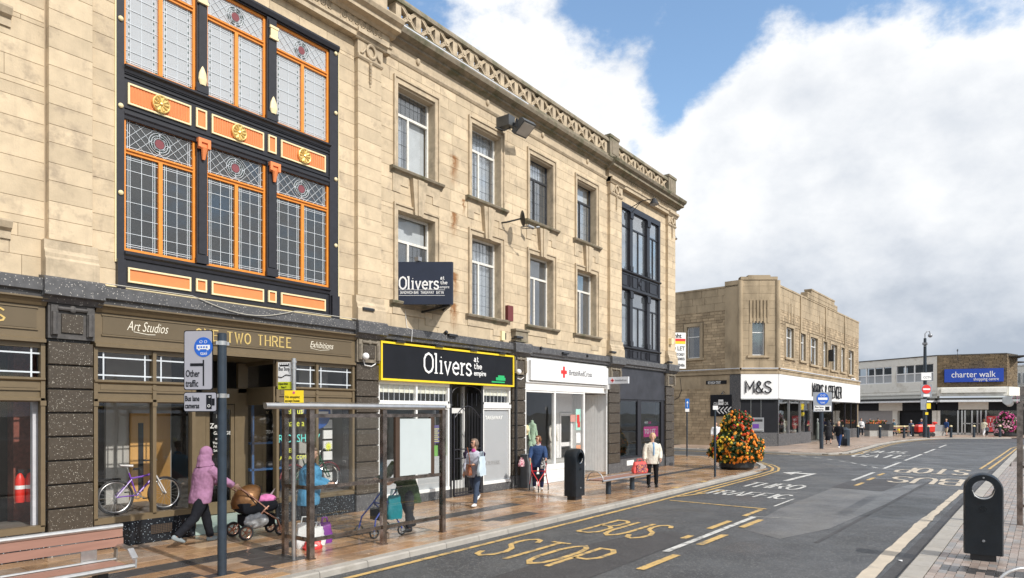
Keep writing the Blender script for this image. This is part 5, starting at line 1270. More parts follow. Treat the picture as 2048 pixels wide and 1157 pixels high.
# chamfer bay: ribs, raised parapet
b = MB()
zc = zb; k = 0
for zz_ in [5.45 + .52 * i for i in range(12)]:
    for a0, a1 in ((0, FC.L * .5), (FC.L * .5, FC.L)):
        h = hC[0]
        for r_ in cuts(a0, a1, zz_, min(zz_ + .52, 11.6), hC, []):
            if r_[1] - r_[0] < .05 or r_[3] - r_[2] < .04: continue
            b = MB(); b.tone = random.random(); FC.box(b, r_[0] + .008, r_[1] - .008, 0, .05, r_[2] + .006, r_[3] - .006); mp('corner_block', b, MSMOOTH)
for i in range(6):
    b = MB(); a = .62 + i * .24; FC.box(b, a, a + .1, .05, .11, 8.6, 10.2); mp('rib', b, MSMOOTH)
b = MB(); FC.box(b, .0, FC.L, -.5, .1, 11.6, 11.8); FC.box(b, .5, FC.L - .5, -.45, .1, 11.8, 11.92); mp('coping', b, MSMOOTH)
for F, a in ((FC, -.12), (FC, FC.L - .05)):
    for q in range(3):
        b = MB(); p = F.P(a + .09, .02 - q * .1, 0); b.cyl((p.x + q * .0, p.y, zb), (p.x, p.y, 11.55 - q * .15), .17, .17, 12); mp('round_rib', b, MSMOOTH) if q == 0 else None
b = MB(); FL.box(b, FL.L - 1.1, FL.L - .1, 0, .09, zb, 11.45); FL.box(b, FL.L - 1.1, FL.L, -.4, .1, 11.3, 11.6); mp('corner_pier', b, MSMOOTH)
# main front raised centre and ribs
ca, _ = on_face(FR, 1612, 600); cb, _ = on_face(FR, 1672, 600)
for i in range(9):
    a = ca + (cb - ca) * i / 9; e = ca + (cb - ca) * (i + 1) / 9
    b = MB(); b.tone = random.random(); FR.box(b, a + .01, e - .01, -.4, .12, 11.3, 12.0 if 1 <= i <= 7 else 11.75); mp('parapet_block', b, MSMOOTH)
b = MB(); FR.box(b, ca + 1, cb - 1, -.42, .16, 12.0, 12.12); FR.box(b, ca, cb, -.4, .14, 11.6, 11.62); mp('coping', b, MSMOOTH)
for px in (1600, 1650, 1688):
    a, _ = on_face(FR, px, 600); b = MB(); FR.box(b, a - .16, a + .16, 0, .12, 8.4, 11.2); mp('rib', b, MSMOOTH)
for px in (1575, 1581, 1587, 1638, 1645):
    a, _ = on_face(FR, px, 600); b = MB(); FR.box(b, a - .08, a + .08, 0, .08, 8.9, 10.3); mp('rib', b, MSMOOTH)
for F in (FL, FC, FR):
    b = MB(); F.box(b, -.05 if F is not FL else 0, F.L + .05, -.2, .14, 5.05, 5.3); F.box(b, 0, F.L, -.1, .2, 5.3, 5.44); mp('string_course', b, MSMOOTH)
    b = MB(); F.box(b, 0, F.L, .2, .24, 5.4, 5.46); mp('lead_flashing', b, MATS['lead flashing'])
b = MB(); FL.box(b, 0, FL.L - .9, 0, .05, 4.05, 5.0); mp('smooth_band', b, MSMOOTH)
b = MB(); FL.box(b, FL.L - 2.2, FL.L - .75, 0, .06, .1, 5.0); mp('smooth_pier', b, MSMOOTH)
b = MB(); FL.box(b, FL.L - .75, FL.L, 0, .08, 0, 5.05); mp('granite_pier', b, GRAN_G)
b = MB(); FL.box(b, 0, FL.L - .75, 0, .05, 0, .35); mp('plinth', b, MSMOOTH)
# fascia
b = MB(); FC.box(b, -.02, FC.L, 0, .16, 3.95 - .62, 5.02); FR.box(b, -.04, FR.L, 0, .16, 3.33, 5.02); fas = mp('white_fascia', b, SIGNW)
b = MB(); FC.box(b, -.02, FC.L, 0, .2, 3.26, 3.33); FR.box(b, 0, FR.L, 0, .2, 3.26, 3.33); mp('fascia_edge', b, STEEL)
p = FC.P(.3, .2, 3.72)
cm = MB(); X_ = Vector((FC.d.x, FC.d.y, 0))
st, tw = strokes('M&S', .12, .16); 
for i, s in enumerate(st): ribbon(cm, [(q[0] * .82, q[1] * .8) for q in s], .075, p, X_, ZV, Vector((FC.n.x, FC.n.y, 0)), 0.001 * i, .05)
cm.build('raised_lettering', SIGNK, fas, off=MO)
X_ = Vector((FR.d.x, FR.d.y, 0)); a0, _ = on_face(FR, 1619, 780); a1, _ = on_face(FR, 1678, 780)
st, tw = strokes('MARKS & SPENCER', .1, .2); k = (a1 - a0) / tw; cm = MB(); p = FR.P(a0, .2, 3.62)
for i, s in enumerate(st): ribbon(cm, [(q[0] * k, q[1] * 1.0) for q in s], .095, p, X_, ZV, Vector((FR.n.x, FR.n.y, 0)), 0.001 * (i % 6), .05)
cm.build('raised_lettering', SIGNK, fas, off=MO)
# shop front below: dark panels, cash machine, display windows
b = MB(); FC.box(b, 0, FC.L, -.1, .06, .0, .95); mp('stall_riser', b, GRAN_G)
b = MB(); FC.box(b, 0, FC.L, -.1, .02, .95, 3.26); dk = mp('black_panel', b, SIGNK)
b = MB(); [FC.box(b, a, a + .015, .02, .03, .95, 3.26) for a in (.7, 1.4)]; b.build('panel_joint', STEEL, dk, off=MO)
cash = thing('cash_machine', 'cash machine with purple screen set in the black corner panel of the store', 'cash machine', FC.P(1.15, .05, 1.5)); co_ = cash.location
b = MB(); FC.box(b, .75, 1.6, .02, .06, 1.0, 2.0); b.build('surround', GREY, cash, off=co_)
b = MB(); FC.box(b, .82, 1.25, .061, .07, 1.25, 1.55); b.build('screen', mat('purple screen', (.12, .04, .28), .3), cash, off=co_); b = MB(); FC.box(b, .82, 1.5, .061, .07, 1.72, 1.88); b.build('header', DARK, cash, off=co_); b = MB(); FC.box(b, .8, 1.55, .06, .14, 1.1, 1.16); b.build('shelf', STEEL, cash, off=co_)
def fr(px): return on_face(FR, px, 830)[0]
e0, e1 = fr(1623), fr(1641)
for a0, a1 in ((.1, fr(1621)), (fr(1690), FR.L)):
    b = MB(); FR.box(b, a0, a1, -.1, .05, 0, .85); mp('stall_riser', b, GRAN_G)
mull = [fr(p) for p in (1556, 1578, 1600, 1622)]; mull2 = [fr(p) for p in (1641, 1665, 1690, 1702, 1713)]
for ms_ in (mull, mull2):
    for a in ms_: b = MB(); FR.box(b, a - .05, a + .05, -.1, .04, .8 if a < fr(1623) or a > fr(1689) else 0, 3.26); mp('mullion', b, STEEL if ms_ is mull else BLACK)
    for a0, a1 in zip(ms_, ms_[1:]): b = MB(); FR.box(b, a0 + .05, a1 - .05, -.04, -.03, .85 if a0 < fr(1623) or a0 > fr(1685) else .05, 3.26); mp('shop_pane', b, GLASS_D)
b = MB(); FR.box(b, e0 + .1, e1 - .1, -.6, -.59, .05, 2.5); mp('door', b, GLASS_D); b = MB(); [FR.box(b, a - .04, a + .04, -.62, -.56, .05, 2.6) for a in (e0 + .1, (e0 + e1) / 2, e1 - .1)]; FR.box(b, e0 + .1, e1 - .1, -.62, -.56, 2.5, 2.6); mp('door_frame', b, STEEL)
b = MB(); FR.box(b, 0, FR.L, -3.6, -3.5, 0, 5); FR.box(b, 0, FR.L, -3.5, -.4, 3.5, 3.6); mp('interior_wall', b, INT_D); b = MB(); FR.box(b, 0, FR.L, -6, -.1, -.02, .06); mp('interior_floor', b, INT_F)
for px, c_, w_ in ((1566, (.35, .05, .2), .5), (1572, (.05, .05, .12), .4), (1590, (.5, .5, .45), .5), (1610, (.55, .5, .4), .5), (1655, (.3, .32, .3), .5), (1697, (.5, .5, .5), .5)):
    a = fr(px); dm = thing('dressed_dummy', {1566: 'plum dressed display figure in the store window nearest the corner', 1572: 'dark dressed display figure beside the plum one in the store window', 1590: 'pale display figure in the second store window', 1610: 'cream display figure beside the yellow offer signs', 1655: 'grey display figure in the window right of the store door', 1697: 'pale grey display figure in the last store window'}[px], 'mannequin', FR.P(a, -.8, .06)); q = FR.P(a, -.8, 0)
    b = MB(); m_ = mat('dummy cloth %d' % px, c_, .8); b.loft([[(rx * math.cos(t), ry * math.sin(t), z) for t in [k * math.pi / 6 for k in range(12)]] for rx, ry, z in ((.18, .18, .0), (.2, .17, .8), (.15, .12, 1.05), (.22, .13, 1.35), (.2, .1, 1.45), (.05, .05, 1.5))]); b.build('clothes', m_, dm)
    b = MB(); b.cyl((0, 0, 1.48), (0, 0, 1.58), .045, .045, 8); b.sph((0, 0, 1.68), (.09, .08, .12), 10, 7); b.build('head', CURT, dm)
for px, py, w_, h_ in ((1606, 814, .8, .55), (1607, 829, .8, .3)):
    a, z = on_face(FR, px, py); b = MB(); FR.box(b, a - w_ / 2, a + w_ / 2, -.06, -.05, z - h_ / 2, z + h_ / 2); mp('yellow_offer_sign', b, YELLOW)
b = MB(); FL.box(b, 0, FL.L, -9, -8.9, 0, 11); FR.box(b, FR.L - .4, FR.L, -9, 0, 0, 11.2); FR.box(b, 0, FR.L, -9, -.4, 10.7, 10.9); mp('rear_wall', b, MJOINT)
# street name, collect board
a, z = on_face(FL, 1434, 765.5); sn = thing('street_name_plate', 'small black street name plate on the side wall of the corner store', 'sign', FL.P(a, .1, z)); so = sn.location
a0, _ = on_face(FL, 1413, 765); a1, _ = on_face(FL, 1454, 765); b = MB(); FL.box(b, a0, a1, .05, .09, z - .12, z + .14); b.build('plate', SIGNK, sn, off=so)
text('BETHESDA STREET', .26, FL.P(a0 + .15, .1, z - .1), (FL.d.x, FL.d.y, 0), ZV, SIGNW, 'lettering', sn, so, depth=.004, sx=(a1 - a0 - .3) / 2.75, bold=.003)
a0, z1 = on_face(FL, 1422, 790.5); a1, z0 = on_face(FL, 1464.5, 833); cb_ = thing('collection_board', 'square black board with white arrows pointing left on the store side wall', 'sign', FL.P(a0, .1, z0)); so = cb_.location
b = MB(); FL.box(b, a0, a1, .06, .12, z0, z1); b.build('board', SIGNK, cb_, off=so); D_ = (FL.d.x, FL.d.y, 0)
am = (a0 + a1) / 2; w_ = a1 - a0
text('COLLECT BY CAR', .3, FL.P(am, .125, z0 + (z1 - z0) * .52), D_, ZV, SIGNW, 'lettering', cb_, so, depth=.004, sx=w_ * .78 / 2.75, align='CENTER', bold=.004)
b = MB(); FL.box(b, am - .18, am + .18, .12, .125, z1 - .72, z1 - .34); b.build('emblem_square', SIGNW, cb_, off=so)
text('M&S', .16, FL.P(am, .13, z1 - .58), D_, ZV, SIGNK, 'emblem_lettering', cb_, so, depth=.004, align='CENTER')
for i in range(4):
    b = MB(); a = am - .3 + i * .27; zz_ = z0 + .42
    for s in (-1, 1): b.bar(FL.P(a, .126, zz_), FL.P(a + .25, .126, zz_ + s * .24), .005, .07, up=(0, 0, 1))
    b.build('chevron', SIGNW, cb_, off=so)
a, z = on_face(FL, 1450, 786); lamp = thing('wall_lamp', 'small swan neck lamp above the black collection board', 'lamp', FL.P(a, 0, z)); so = lamp.location
b = MB(); b.tube([FL.P(a, .05, z), FL.P(a, .3, z + .12), FL.P(a, .45, z)], .02, 6); b.build('arm', DARK, lamp, off=so); b = MB(); b.cyl(FL.P(a, .45, z), FL.P(a, .45, z - .1), .05, .12, 10); b.build('shade', DARK, lamp, off=so)
a, z = on_face(FL, 1361, 790); b = MB(); b.tube([FL.P(a, .05, 4.9), FL.P(a + .1, .05, 4.0), FL.P(a - .1, .05, 3.5), FL.P(a - .8, .05, 3.1)], .02, 5); mp('wall_cable', b, DARK)
a, z = on_face(FR, 1656, 712); b = MB(); FR.box(b, a - .15, a + .15, .1, .45, z - .5, z + .5); tag(mp('wall_speaker', b, DARK), 'x', 'x'); o = bpy.data.objects['wall_speaker']; o.parent = None; o.location = MO; tag(o, 'black box hanging between two upper windows of the corner store', 'wall box')
a, z = on_face(FR, 1705, 760); sn = thing('street_name_plate', 'tiny street name plate at the far end of the store front', 'sign', FR.P(a, .1, z)); so = sn.location; b = MB(); FR.box(b, a - .9, a + .7, .08, .12, z - .15, z + .15); b.build('plate', SIGNW, sn, off=so)
text('ST JAMES STREET', .2, FR.P(a - .85, .125, z - .08), (FR.d.x, FR.d.y, 0), ZV, SIGNK, 'lettering', sn, so, depth=.004, sx=.75)
# roof aerial, floodlight at its far corner
ae = thing('roof_aerial', 'thin television aerial on the roof of the corner store', 'aerial', (50.0, 15.6, 11.0)); b = MB(); b.cyl((0, 0, 0), (0, 0, 1.25), .025, .025, 6); b.build('mast', GREY, ae)
b = MB(); b.bar((-.6, .45, 1.1), (.6, -.45, 1.25), .03); [b.bar((-.5 + i * .2 - .12, .37 - i * .15 - .16, 1.11 + i * .025), (-.5 + i * .2 + .12, .37 - i * .15 + .16, 1.11 + i * .025), .018) for i in range(6)]; b.build('boom', GREY, ae)

# ================================================================ SHOPPING CENTRE AND WHAT STANDS BESIDE IT
CW = mat('off white render', (.80, .78, .72), .85, var=.1, vs=.7, stain=(.42, .38, .31), stain_s=.7, stain_t=(.52, .72), bump=.004, bs=20)
DB = mat('dark rubble brick', (.20, .145, .085), .9, var=.3, vs=1.2, tone=.28, bump=.01, bs=20, stain=(.10, .08, .06), stain_s=.6, stain_t=(.45, .62))
cA, cB, cC, cD = deep(1690, 83.5), deep(1874, 72.5), deep(2012, 70), deep(2034, 72)
cwb = thing('shopping_centre', 'low white shopping centre with brick panel and blue sign at the end of the road', 'building', (cB.x, cB.y, 0)); CO = cwb.location.copy()
def cp(name, mb, m, parent=None, **k): return mb.build(name, m, parent or cwb, off=CO, **k)
F1, F2, F3 = Face(cA, cB), Face(cB, cC), Face(cC, cD)
def fz(F, px, py): return on_face(F, px, py)
zr = 8.55
w1 = [( *[fz(F1, p, 750)[0] for p in q[:2]], fz(F1, (q[0] + q[1]) / 2, q[3])[1], fz(F1, (q[0] + q[1]) / 2, q[2])[1]) for q in ((1716, 1783.5, 736, 768), (1792, 1867, 730, 765))]
b = MB()
for r_ in cuts(0, F1.L, 3.3, zr, w1, []): F1.box(b, r_[0], r_[1], -.4, 0, r_[2], r_[3])
cp('rendered_wall', b, CW)
b = MB(); F1.box(b, 0, F1.L, -.4, .08, zr, zr + .1); F2.box(b, 0, F2.L, -.4, .08, zr, zr + .1); F3.box(b, 0, F3.L, -.4, .08, zr, zr + .1); cp('coping', b, mat('dark coping', (.08, .075, .07), .8))
b = MB(); F1.box(b, 0, F1.L, 0, .12, 4.35, 4.5); F1.box(b, 0, F1.L, 0, .05, 4.75, 4.8); cp('string_course', b, CW)
for h in w1:
    a0, a1, z0, z1 = h; b = MB(); n = 4; zm = z0 + (z1 - z0) * .5
    for i in range(n + 1): a = a0 + (a1 - a0) * i / n; F1.box(b, a - .07, a + .07, -.2, -.05, z0, z1)
    for z in (z0, zm, z1): F1.box(b, a0, a1, -.2, -.06, z - .06, z + .06)
    r = cp('window', b, SIGNW)
    for i in range(n):
        a = a0 + (a1 - a0) * i / n; e = a0 + (a1 - a0) * (i + 1) / n
        b = MB(); F1.box(b, a + .07, e - .07, -.14, -.13, zm, z1); b.build('pane', GLASS_D, r, off=CO); b = MB(); F1.box(b, a + .07, e - .07, -.14, -.13, z0, zm); b.build('frosted_pane', GLASS_F, r, off=CO)
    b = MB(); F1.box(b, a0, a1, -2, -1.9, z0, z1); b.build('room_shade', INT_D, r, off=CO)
# brick panel
for F in (F2, F3):
    b = MB(); F.box(b, 0, F.L, -.4, 0, 4.6, zr); cp('backing_wall', b, mat('dark mortar', (.1, .08, .06), .9))
    co = MB(); z = 5.15; rnd = random.Random(9); k = 0
    while z < zr - .05:
        x = 0
        while x < F.L - .02:
            e = min(x + rnd.uniform(.3, .6), F.L); co.tone = rnd.random(); F.box(co, x + .012, e - .012, 0, .06 + rnd.uniform(-.02, .02), z + .01, min(z + .15, zr) - .01); x = e
        z += .15
    cp('coursed_stones', co, DB, kind='stuff')
b = MB(); F2.box(b, 0, F2.L, -.4, .3, 4.15, 5.1); F2.box(b, .3, F2.L, .3, .5, 4.5, 5.0); F3.box(b, 0, F3.L, -.4, .3, 4.15, 5.1); cp('white_band', b, CW)
# canopy, dark fascias
b = MB(); F1.box(b, 0, F1.L, 0, 1.7, 3.5, 3.68); F2.box(b, 0, F2.L + 2, 0, 1.7, 3.5, 3.72); cp('canopy', b, mat('canopy white', (.72, .75, .78), .6))
b = MB(); F1.box(b, 0, F1.L, 0, 1.2, 3.68, 3.95); F2.box(b, 0, F2.L, 0, 1.2, 3.72, 3.95); cp('canopy_roof', b, INT_D)
def seg(F, pa, pb, z0, z1, o, m, name):
    a0, a1 = fz(F, pa, 820)[0], fz(F, pb, 820)[0]; b = MB(); F.box(b, a0, a1, -.3, o, z0, z1); return cp(name, b, m)
seg(F1, 1700, 1760, 2.6, 3.5, .2, SIGNK, 'black_fascia'); seg(F1, 1760, 1807, 2.6, 3.5, .2, CW, 'pale_fascia'); seg(F1, 1807, 1873, 2.6, 3.5, .2, SIGNK, 'black_fascia')
seg(F2, 1874, 1916, 2.6, 3.5, .2, SIGNK, 'black_fascia'); seg(F2, 1916, 1976, 2.7, 3.5, .2, CW, 'pale_fascia'); seg(F2, 1976, 2040, 2.6, 3.5, .2, SIGNK, 'black_fascia')
seg(F1, 1690, 1786, 0, 2.6, .0, mat('roller shutter', (.40, .38, .38), .6, var=.05), 'roller_shutter'); seg(F1, 1786, 1796, 0, 2.6, .1, CW, 'pier')
seg(F1, 1796, 1866, 0, 2.6, -.28, SIGNK, 'dark_opening'); seg(F1, 1866, 1874, 0, 2.6, .15, CW, 'pier'); seg(F2, 1874.5, 1880, 0, 2.6, .15, CW, 'pier')
for k in range(24):
    b = MB(); z = .1 + k * .105; a0, a1 = fz(F1, 1690, 820)[0], fz(F1, 1786, 820)[0]; F1.box(b, a0, a1, 0, .03, z, z + .06); cp('shutter_slat', b, MATS['roller shutter'])
seg(F2, 1880, 1926, 0.2, 2.6, -.2, GLASS_D, 'shop_pane'); seg(F2, 1962, 2040, .2, 2.6, -.2, GLASS_D, 'shop_pane'); seg(F2, 1926, 1962, .05, 2.6, -.22, GLASS_D, 'door')
b = MB(); a = fz(F2, 1944, 820)[0]; 
for p in (1916, 1924, 1930, 1944, 1955, 1962, 1972): q = fz(F2, p, 820)[0]; F2.box(b, q - .07, q + .07, -.2, .0, 0, 2.6)
F2.box(b, fz(F2, 1924, 820)[0], fz(F2, 1962, 820)[0], -.2, 0, 1.15, 1.25); F2.box(b, fz(F2, 1880, 820)[0], fz(F2, 2040, 820)[0], -.2, 0, 0, .2); cp('door_frame', b, STEEL)
b = MB(); F2.box(b, 0, F2.L + 3, -4, -3.9, 0, 4); F1.box(b, 0, F1.L, -4, -3.9, 0, 4); F2.box(b, 0, F2.L + 2, -4, -.4, -.02, .04); cp('interior_wall', b, INT_D)
b = MB(); F2.box(b, 0, F2.L + 2, -16, -.4, 8.3, 8.4); F1.box(b, 0, F1.L, -16, -.4, 8.3, 8.4); cp('flat_roof', b, INT_D)
tl = seg(F2, 1973, 1996, .35, 2.0, .06, mat('red letting board', (.62, .05, .06), .5), 'letting_board'); a = fz(F2, 1976.5, 820)[0]; D2 = (F2.d.x, F2.d.y, 0)
text('To', .62, F2.P(a, .07, 1.4), D2, ZV, SIGNW, 'lettering', tl, CO, depth=.004); text('Let', .62, F2.P(a, .07, .85), D2, ZV, SIGNW, 'lettering', tl, CO, depth=.004)
# blue sign
a0, z1 = fz(F2, 1888, 739.5); a1, z0 = fz(F2, 2006, 763.5); sg = thing('blue_centre_sign', 'long blue sign with white lowercase lettering on the brick panel', 'sign', F2.P(a0, .1, z0)); so = sg.location
b = MB(); F2.box(b, a0, a1, .08, .3, z0, z1); b.build('panel', mat('sign royal blue', (.012, .06, .40), .45, var=.03), sg, off=so)
text('charter walk', .92, F2.P(a0 + .6, .31, z0 + .5), D2, ZV, SIGNW, 'lettering', sg, so, depth=.02, bold=.0, sx=1.05 * (a1 - a0) / 6.55)
text('shopping centre', .46, F2.P(a1 - .42, .31, z0 + .14), D2, ZV, SIGNW, 'lettering', sg, so, depth=.02, sx=.9 * (a1 - a0) / 6.3, align='RIGHT')
# camera fixed under the brick panel
# pale building further right, bits of roof
fb_ = thing('pale_building', 'pale flat roofed building glimpsed right of the shopping centre', 'building', (*deep(2040, 82), 0)); fo = fb_.location; Fq = Face(deep(2014, 84), deep(2110, 80))
b = MB(); Fq.box(b, 0, Fq.L, -5, 0, 0, 8.2); b.build('wall', CW, fb_, off=fo)
for p0, p1 in ((2035, 2043), (2045, 2054)):
    for zz0, zz1 in ((5.9, 7.4), (4.2, 5.7)): a0, _ = on_face(Fq, p0, 750); a1, _ = on_face(Fq, p1, 750); b = MB(); Fq.box(b, a0, a1, 0, .06, zz0, zz1); w_ = b.build('window', SIGNW, fb_, off=fo); b = MB(); Fq.box(b, a0 + .08, a1 - .08, .06, .08, zz0 + .1, zz1 - .1); b.build('pane', GLASS_D, w_, off=fo)
b = MB(); Fq.box(b, 0, Fq.L, -.2, .1, 8.2, 8.35); b.build('coping', CURT, fb_, off=fo)
bc = thing('bird', 'small dark bird perched above the shopping centre roof', 'bird', (*deep(1915, 70), high(702, 70) - .12)); b = MB(); b.sph((0, 0, .12), (.13, .08, .08), 8, 6); b.sph((.12, 0, .24), .06, 8, 6); b.tube([(.16, 0, .24), (.22, 0, .23)], [.02, .005], 5); b.tube([(.05, 0, .12), (.12, 0, .22)], .04, 6); b.build('body', DARK, bc)
b = MB(); b.cyl((0, 0, -.85), (0, 0, .06), .02, .02, 6); b.build('perch', DARK, bc)
# ================================================================ SIGNS AND FITTINGS ON THE LONG BUILDING
def wthing(name, label, cat, x, z, p=0.0, group=None): return thing(name, label, cat, (x, W0 - p, z), 0, group)
def wpart(t, name, mb, m, parent=None, **k): return mb.build(name, m, parent or t, off=t.location, **k)
s = wthing('fascia_sign', 'long black fascia sign with yellow edging over the sandwich shop', 'sign', 10.9, 3.12)
def zp(z, p): return CAM_H + (z - CAM_H) * (W0 - p) / W0
b = MB(); b.fb(10.88, 16.12, .02, .14, 3.14, 4.02); wpart(s, 'board', b, SIGNK)
b = MB(); e = .05
for q in ((10.84, 16.16, 3.1, 3.1 + e), (10.84, 16.16, 4.0, 4.0 + e), (10.84, 10.84 + e, 3.1 + e, 4.0), (16.11, 16.16, 3.1 + e, 4.0)): b.fb(q[0], q[1], .02, .17, q[2], q[3])
wpart(s, 'yellow_edging', b, YELLOW)
def slab_text(t, txt, x, z, h, wid, m, p, w=.12, X=XV, O=None, parent=None, depth=.008, gap=.1):
    b = MB(); st, tw = strokes(txt, w, gap); k = wid / tw
    O = O or Vector((x, W0 - p, z)); N_ = X.cross(ZV)
    for i, s_ in enumerate(st): ribbon(b, [(q[0] * k, q[1] * h) for q in s_], h * w * (.55 if s_[0][1] == s_[-1][1] and len(s_) == 2 else 1), O, X, ZV, N_, (i % 5) * .001, depth)
    return wpart(t, 'lettering', b, m, parent)
slab_text(s, 'Olivers', 12.33, 3.36, .50, 1.86, SIGNW, .142, w=.105)
slab_text(s, 'at', 14.3, 3.76, .15, .2, SIGNW, .142, w=.16); slab_text(s, 'the', 14.3, 3.56, .15, .34, SIGNW, .142, w=.16); 
text('empire', .2, (14.3, W0 - .145, 3.37), XV, ZV, SIGNW, 'lettering', s, s.location, depth=.006, sx=.95, bold=.003)
b = MB(); b.fb(15.1, 15.72, .14, .147, 3.2, 3.24); b.fb(15.3, 15.75, .14, .147, 3.27, 3.36); b.fb(15.4, 15.7, .14, .148, 3.34, 3.42); wpart(s, 'green_emblem', b, mat('sign green', (.02, .42, .14), .5))
for x in (11.3, 12.7, 14.1, 15.4): b = MB(); b.fb(x, x + .3, .02, .22, 4.05, 4.09); wpart(s, 'trough_bracket', b, DARK)
# V shaped projecting sign
vs_ = wthing('projecting_sign', 'dark V shaped hanging sign fixed under the first lower window', 'sign', 12.0, 5.0)
d1_ = Vector((math.cos(R(-53)), math.sin(R(-53)), 0)); A_ = Vector((11.52, W0 - .02, 0)); B_ = A_ + d1_ * 1.36; C_ = Vector((B_.x * 2 - A_.x, W0 - .02, 0))
zt_, zb_ = 6.08, 5.02
def plate(mb, P, Q, z0, z1, th):
    d = (Q - P).normalized(); mb.bar(P + Vector((0, 0, (z0 + z1) / 2)), Q + Vector((0, 0, (z0 + z1) / 2)), th, z1 - z0)
b = MB(); plate(b, A_, B_, zb_, zt_, .06); f1 = wpart(vs_, 'face_panel', b, mat('slate blue sign face', (.014, .020, .042), .4)); b = MB(); plate(b, B_, C_, zb_, zt_, .06); wpart(vs_, 'face_panel', b, MATS['slate blue sign face'])
N1 = d1_.cross(ZV)
slab_text(vs_, 'Olivers', 0, 0, .3, .98, SIGNW, 0, w=.125, X=d1_, O=A_ + d1_ * .05 + N1 * .033 + Vector((0, 0, zb_ + .38)))
for tx, zz_, h_, w_ in (('at', .62, .085, .1), ('the', .5, .085, .17)): slab_text(vs_, tx, 0, 0, h_, w_, SIGNW, 0, w=.16, X=d1_, O=A_ + d1_ * 1.07 + N1 * .033 + Vector((0, 0, zb_ + zz_)))
text('empire', .1, A_ + d1_ * 1.06 + N1 * .034 + Vector((0, 0, zb_ + .4)), d1_, ZV, SIGNW, 'lettering', vs_, vs_.location, depth=.004, sx=.82)
text('SANDWICH BAR   TAKEAWAY   EAT IN', .1, A_ + d1_ * .06 + N1 * .034 + Vector((0, 0, zb_ + .26)), d1_, ZV, SIGNW, 'lettering', vs_, vs_.location, depth=.004, sx=.62, bold=.001)
b = MB(); P_ = A_ + d1_ * .03 + N1 * .032
for z in (.22, .36): b.bar(P_ + Vector((0, 0, zb_ + z)), P_ + d1_ * 1.15 + Vector((0, 0, zb_ + z)), .006, .008)
wpart(vs_, 'ruled_box', b, SIGNW)
b = MB(); b.bar(B_ + Vector((0, .1, zb_ - .02)), (B_.x, W0, zb_ - .1), .05); b.bar(A_ + Vector((.1, 0, zb_ - .03)), C_ + Vector((-.1, 0, zb_ - .03)), .05); b.bar((B_.x, B_.y + .15, zt_ - .05), (B_.x, W0, zt_ - .05), .04); wpart(vs_, 'bracket', b, DARK)
b = MB(); q = A_ + d1_ * .5; b.box(q.x - .06, q.x + .06, q.y - .08, q.y + .06, zt_ + .02, zt_ + .12); wpart(vs_, 'spot_lamp', b, GREY)
b = MB(); b.tube([(11.75, W0 - .04, 5.0), (11.77, W0 - .05, 4.7), (11.8, W0 - .06, 4.47), (11.8, W0 - .25, 4.4), (11.8, W0 - .22, 4.1)], .008, 5); wpart(vs_, 'cable', b, WHITE)
# charity signs
rcs = wthing('fascia_sign', 'long white fascia sign with a red cross over the charity shop', 'sign', 17.0, 3.35)
b = MB(); b.fb(17.06, 22.02, .05, .16, 3.35, 3.98); wpart(rcs, 'board', b, SIGNW)
RC = mat('red print', (.72, .03, .03), .5, var=.03)
b = MB(); b.fb(18.9, 19.02, .16, .167, 3.5, 3.88); b.fb(18.78, 18.9, .16, .167, 3.63, 3.75); b.fb(19.02, 19.14, .16, .167, 3.63, 3.75); wpart(rcs, 'red_cross', b, RC)
text('BritishRedCross', .27, (19.28, W0 - .163, 3.6), XV, ZV, mat('dark grey print', (.08, .08, .09), .5), 'lettering', rcs, rcs.location, depth=.006, sx=.86, bold=.002)
x, z = 21.2, 3.3; ps = wthing('projecting_sign', 'small white projecting sign with red cross beside the charity fascia', 'sign', 21.9, 3.4)
dp = Vector((math.cos(R(-90)), math.sin(R(-90)), 0)); P_ = Vector((22.02, W0 - .16, 3.52)); b = MB(); b.bar(P_, P_ + dp * .85, .1, .25); wpart(ps, 'box', b, mat('pale grey sign', (.6, .62, .66), .4))
b = MB(); b.fb(21.9, 22.1, 0, .2, 3.2, 3.38); wpart(ps, 'bracket', b, WHITE)
for h_, w_ in ((.14, .045), (.045, .14)): b = MB(); q = P_ + dp * .2 + Vector((-.051, 0, 0)); b.box(q.x - .003, q.x + .001, q.y - w_ / 2, q.y + w_ / 2, q.z - h_ / 2, q.z + h_ / 2); wpart(ps, 'red_cross', b, RC)
text('BritishRedCross', .09, P_ + dp * .32 + Vector((-.053, 0, -.03)), dp, ZV, MATS['dark grey print'], 'lettering', ps, ps.location, depth=.003, sx=.8)
# floodlight
def wp(px, py, p): x, z = wall(px, py, W0 - p); return Vector((x, W0 - p, z))
hd = wp(1048, 257, .65); t = thing('floodlight', 'large grey floodlight on a bracket below the cornice', 'floodlight', (hd.x - .2, W0, hd.z))
b = MB(); b.box(hd.x - .55, hd.x - .25, W0 - .5, W0, hd.z - .02, hd.z + .28); b.tube([(hd.x - .6, W0, hd.z), (hd.x - .5, W0 - .3, hd.z - .15), (hd.x - .3, W0 - .4, hd.z)], .02, 6); b.build('control_box', mat('dark grey metal', (.09, .095, .10), .5, metal=.3), t, off=t.location)
M_ = Matrix.Translation(hd) @ Matrix.Rotation(R(-38), 4, 'X') @ Matrix.Rotation(R(-10), 4, 'Y')
b = MB(); b.mbox(M_, -.36, .36, -.25, .25, -.06, .07); [b.mbox(M_, -.33 + i * .06, -.32 + i * .06, -.2, .2, .07, .13) for i in range(12)]; b.build('housing', MATS['dark grey metal'], t, off=t.location)
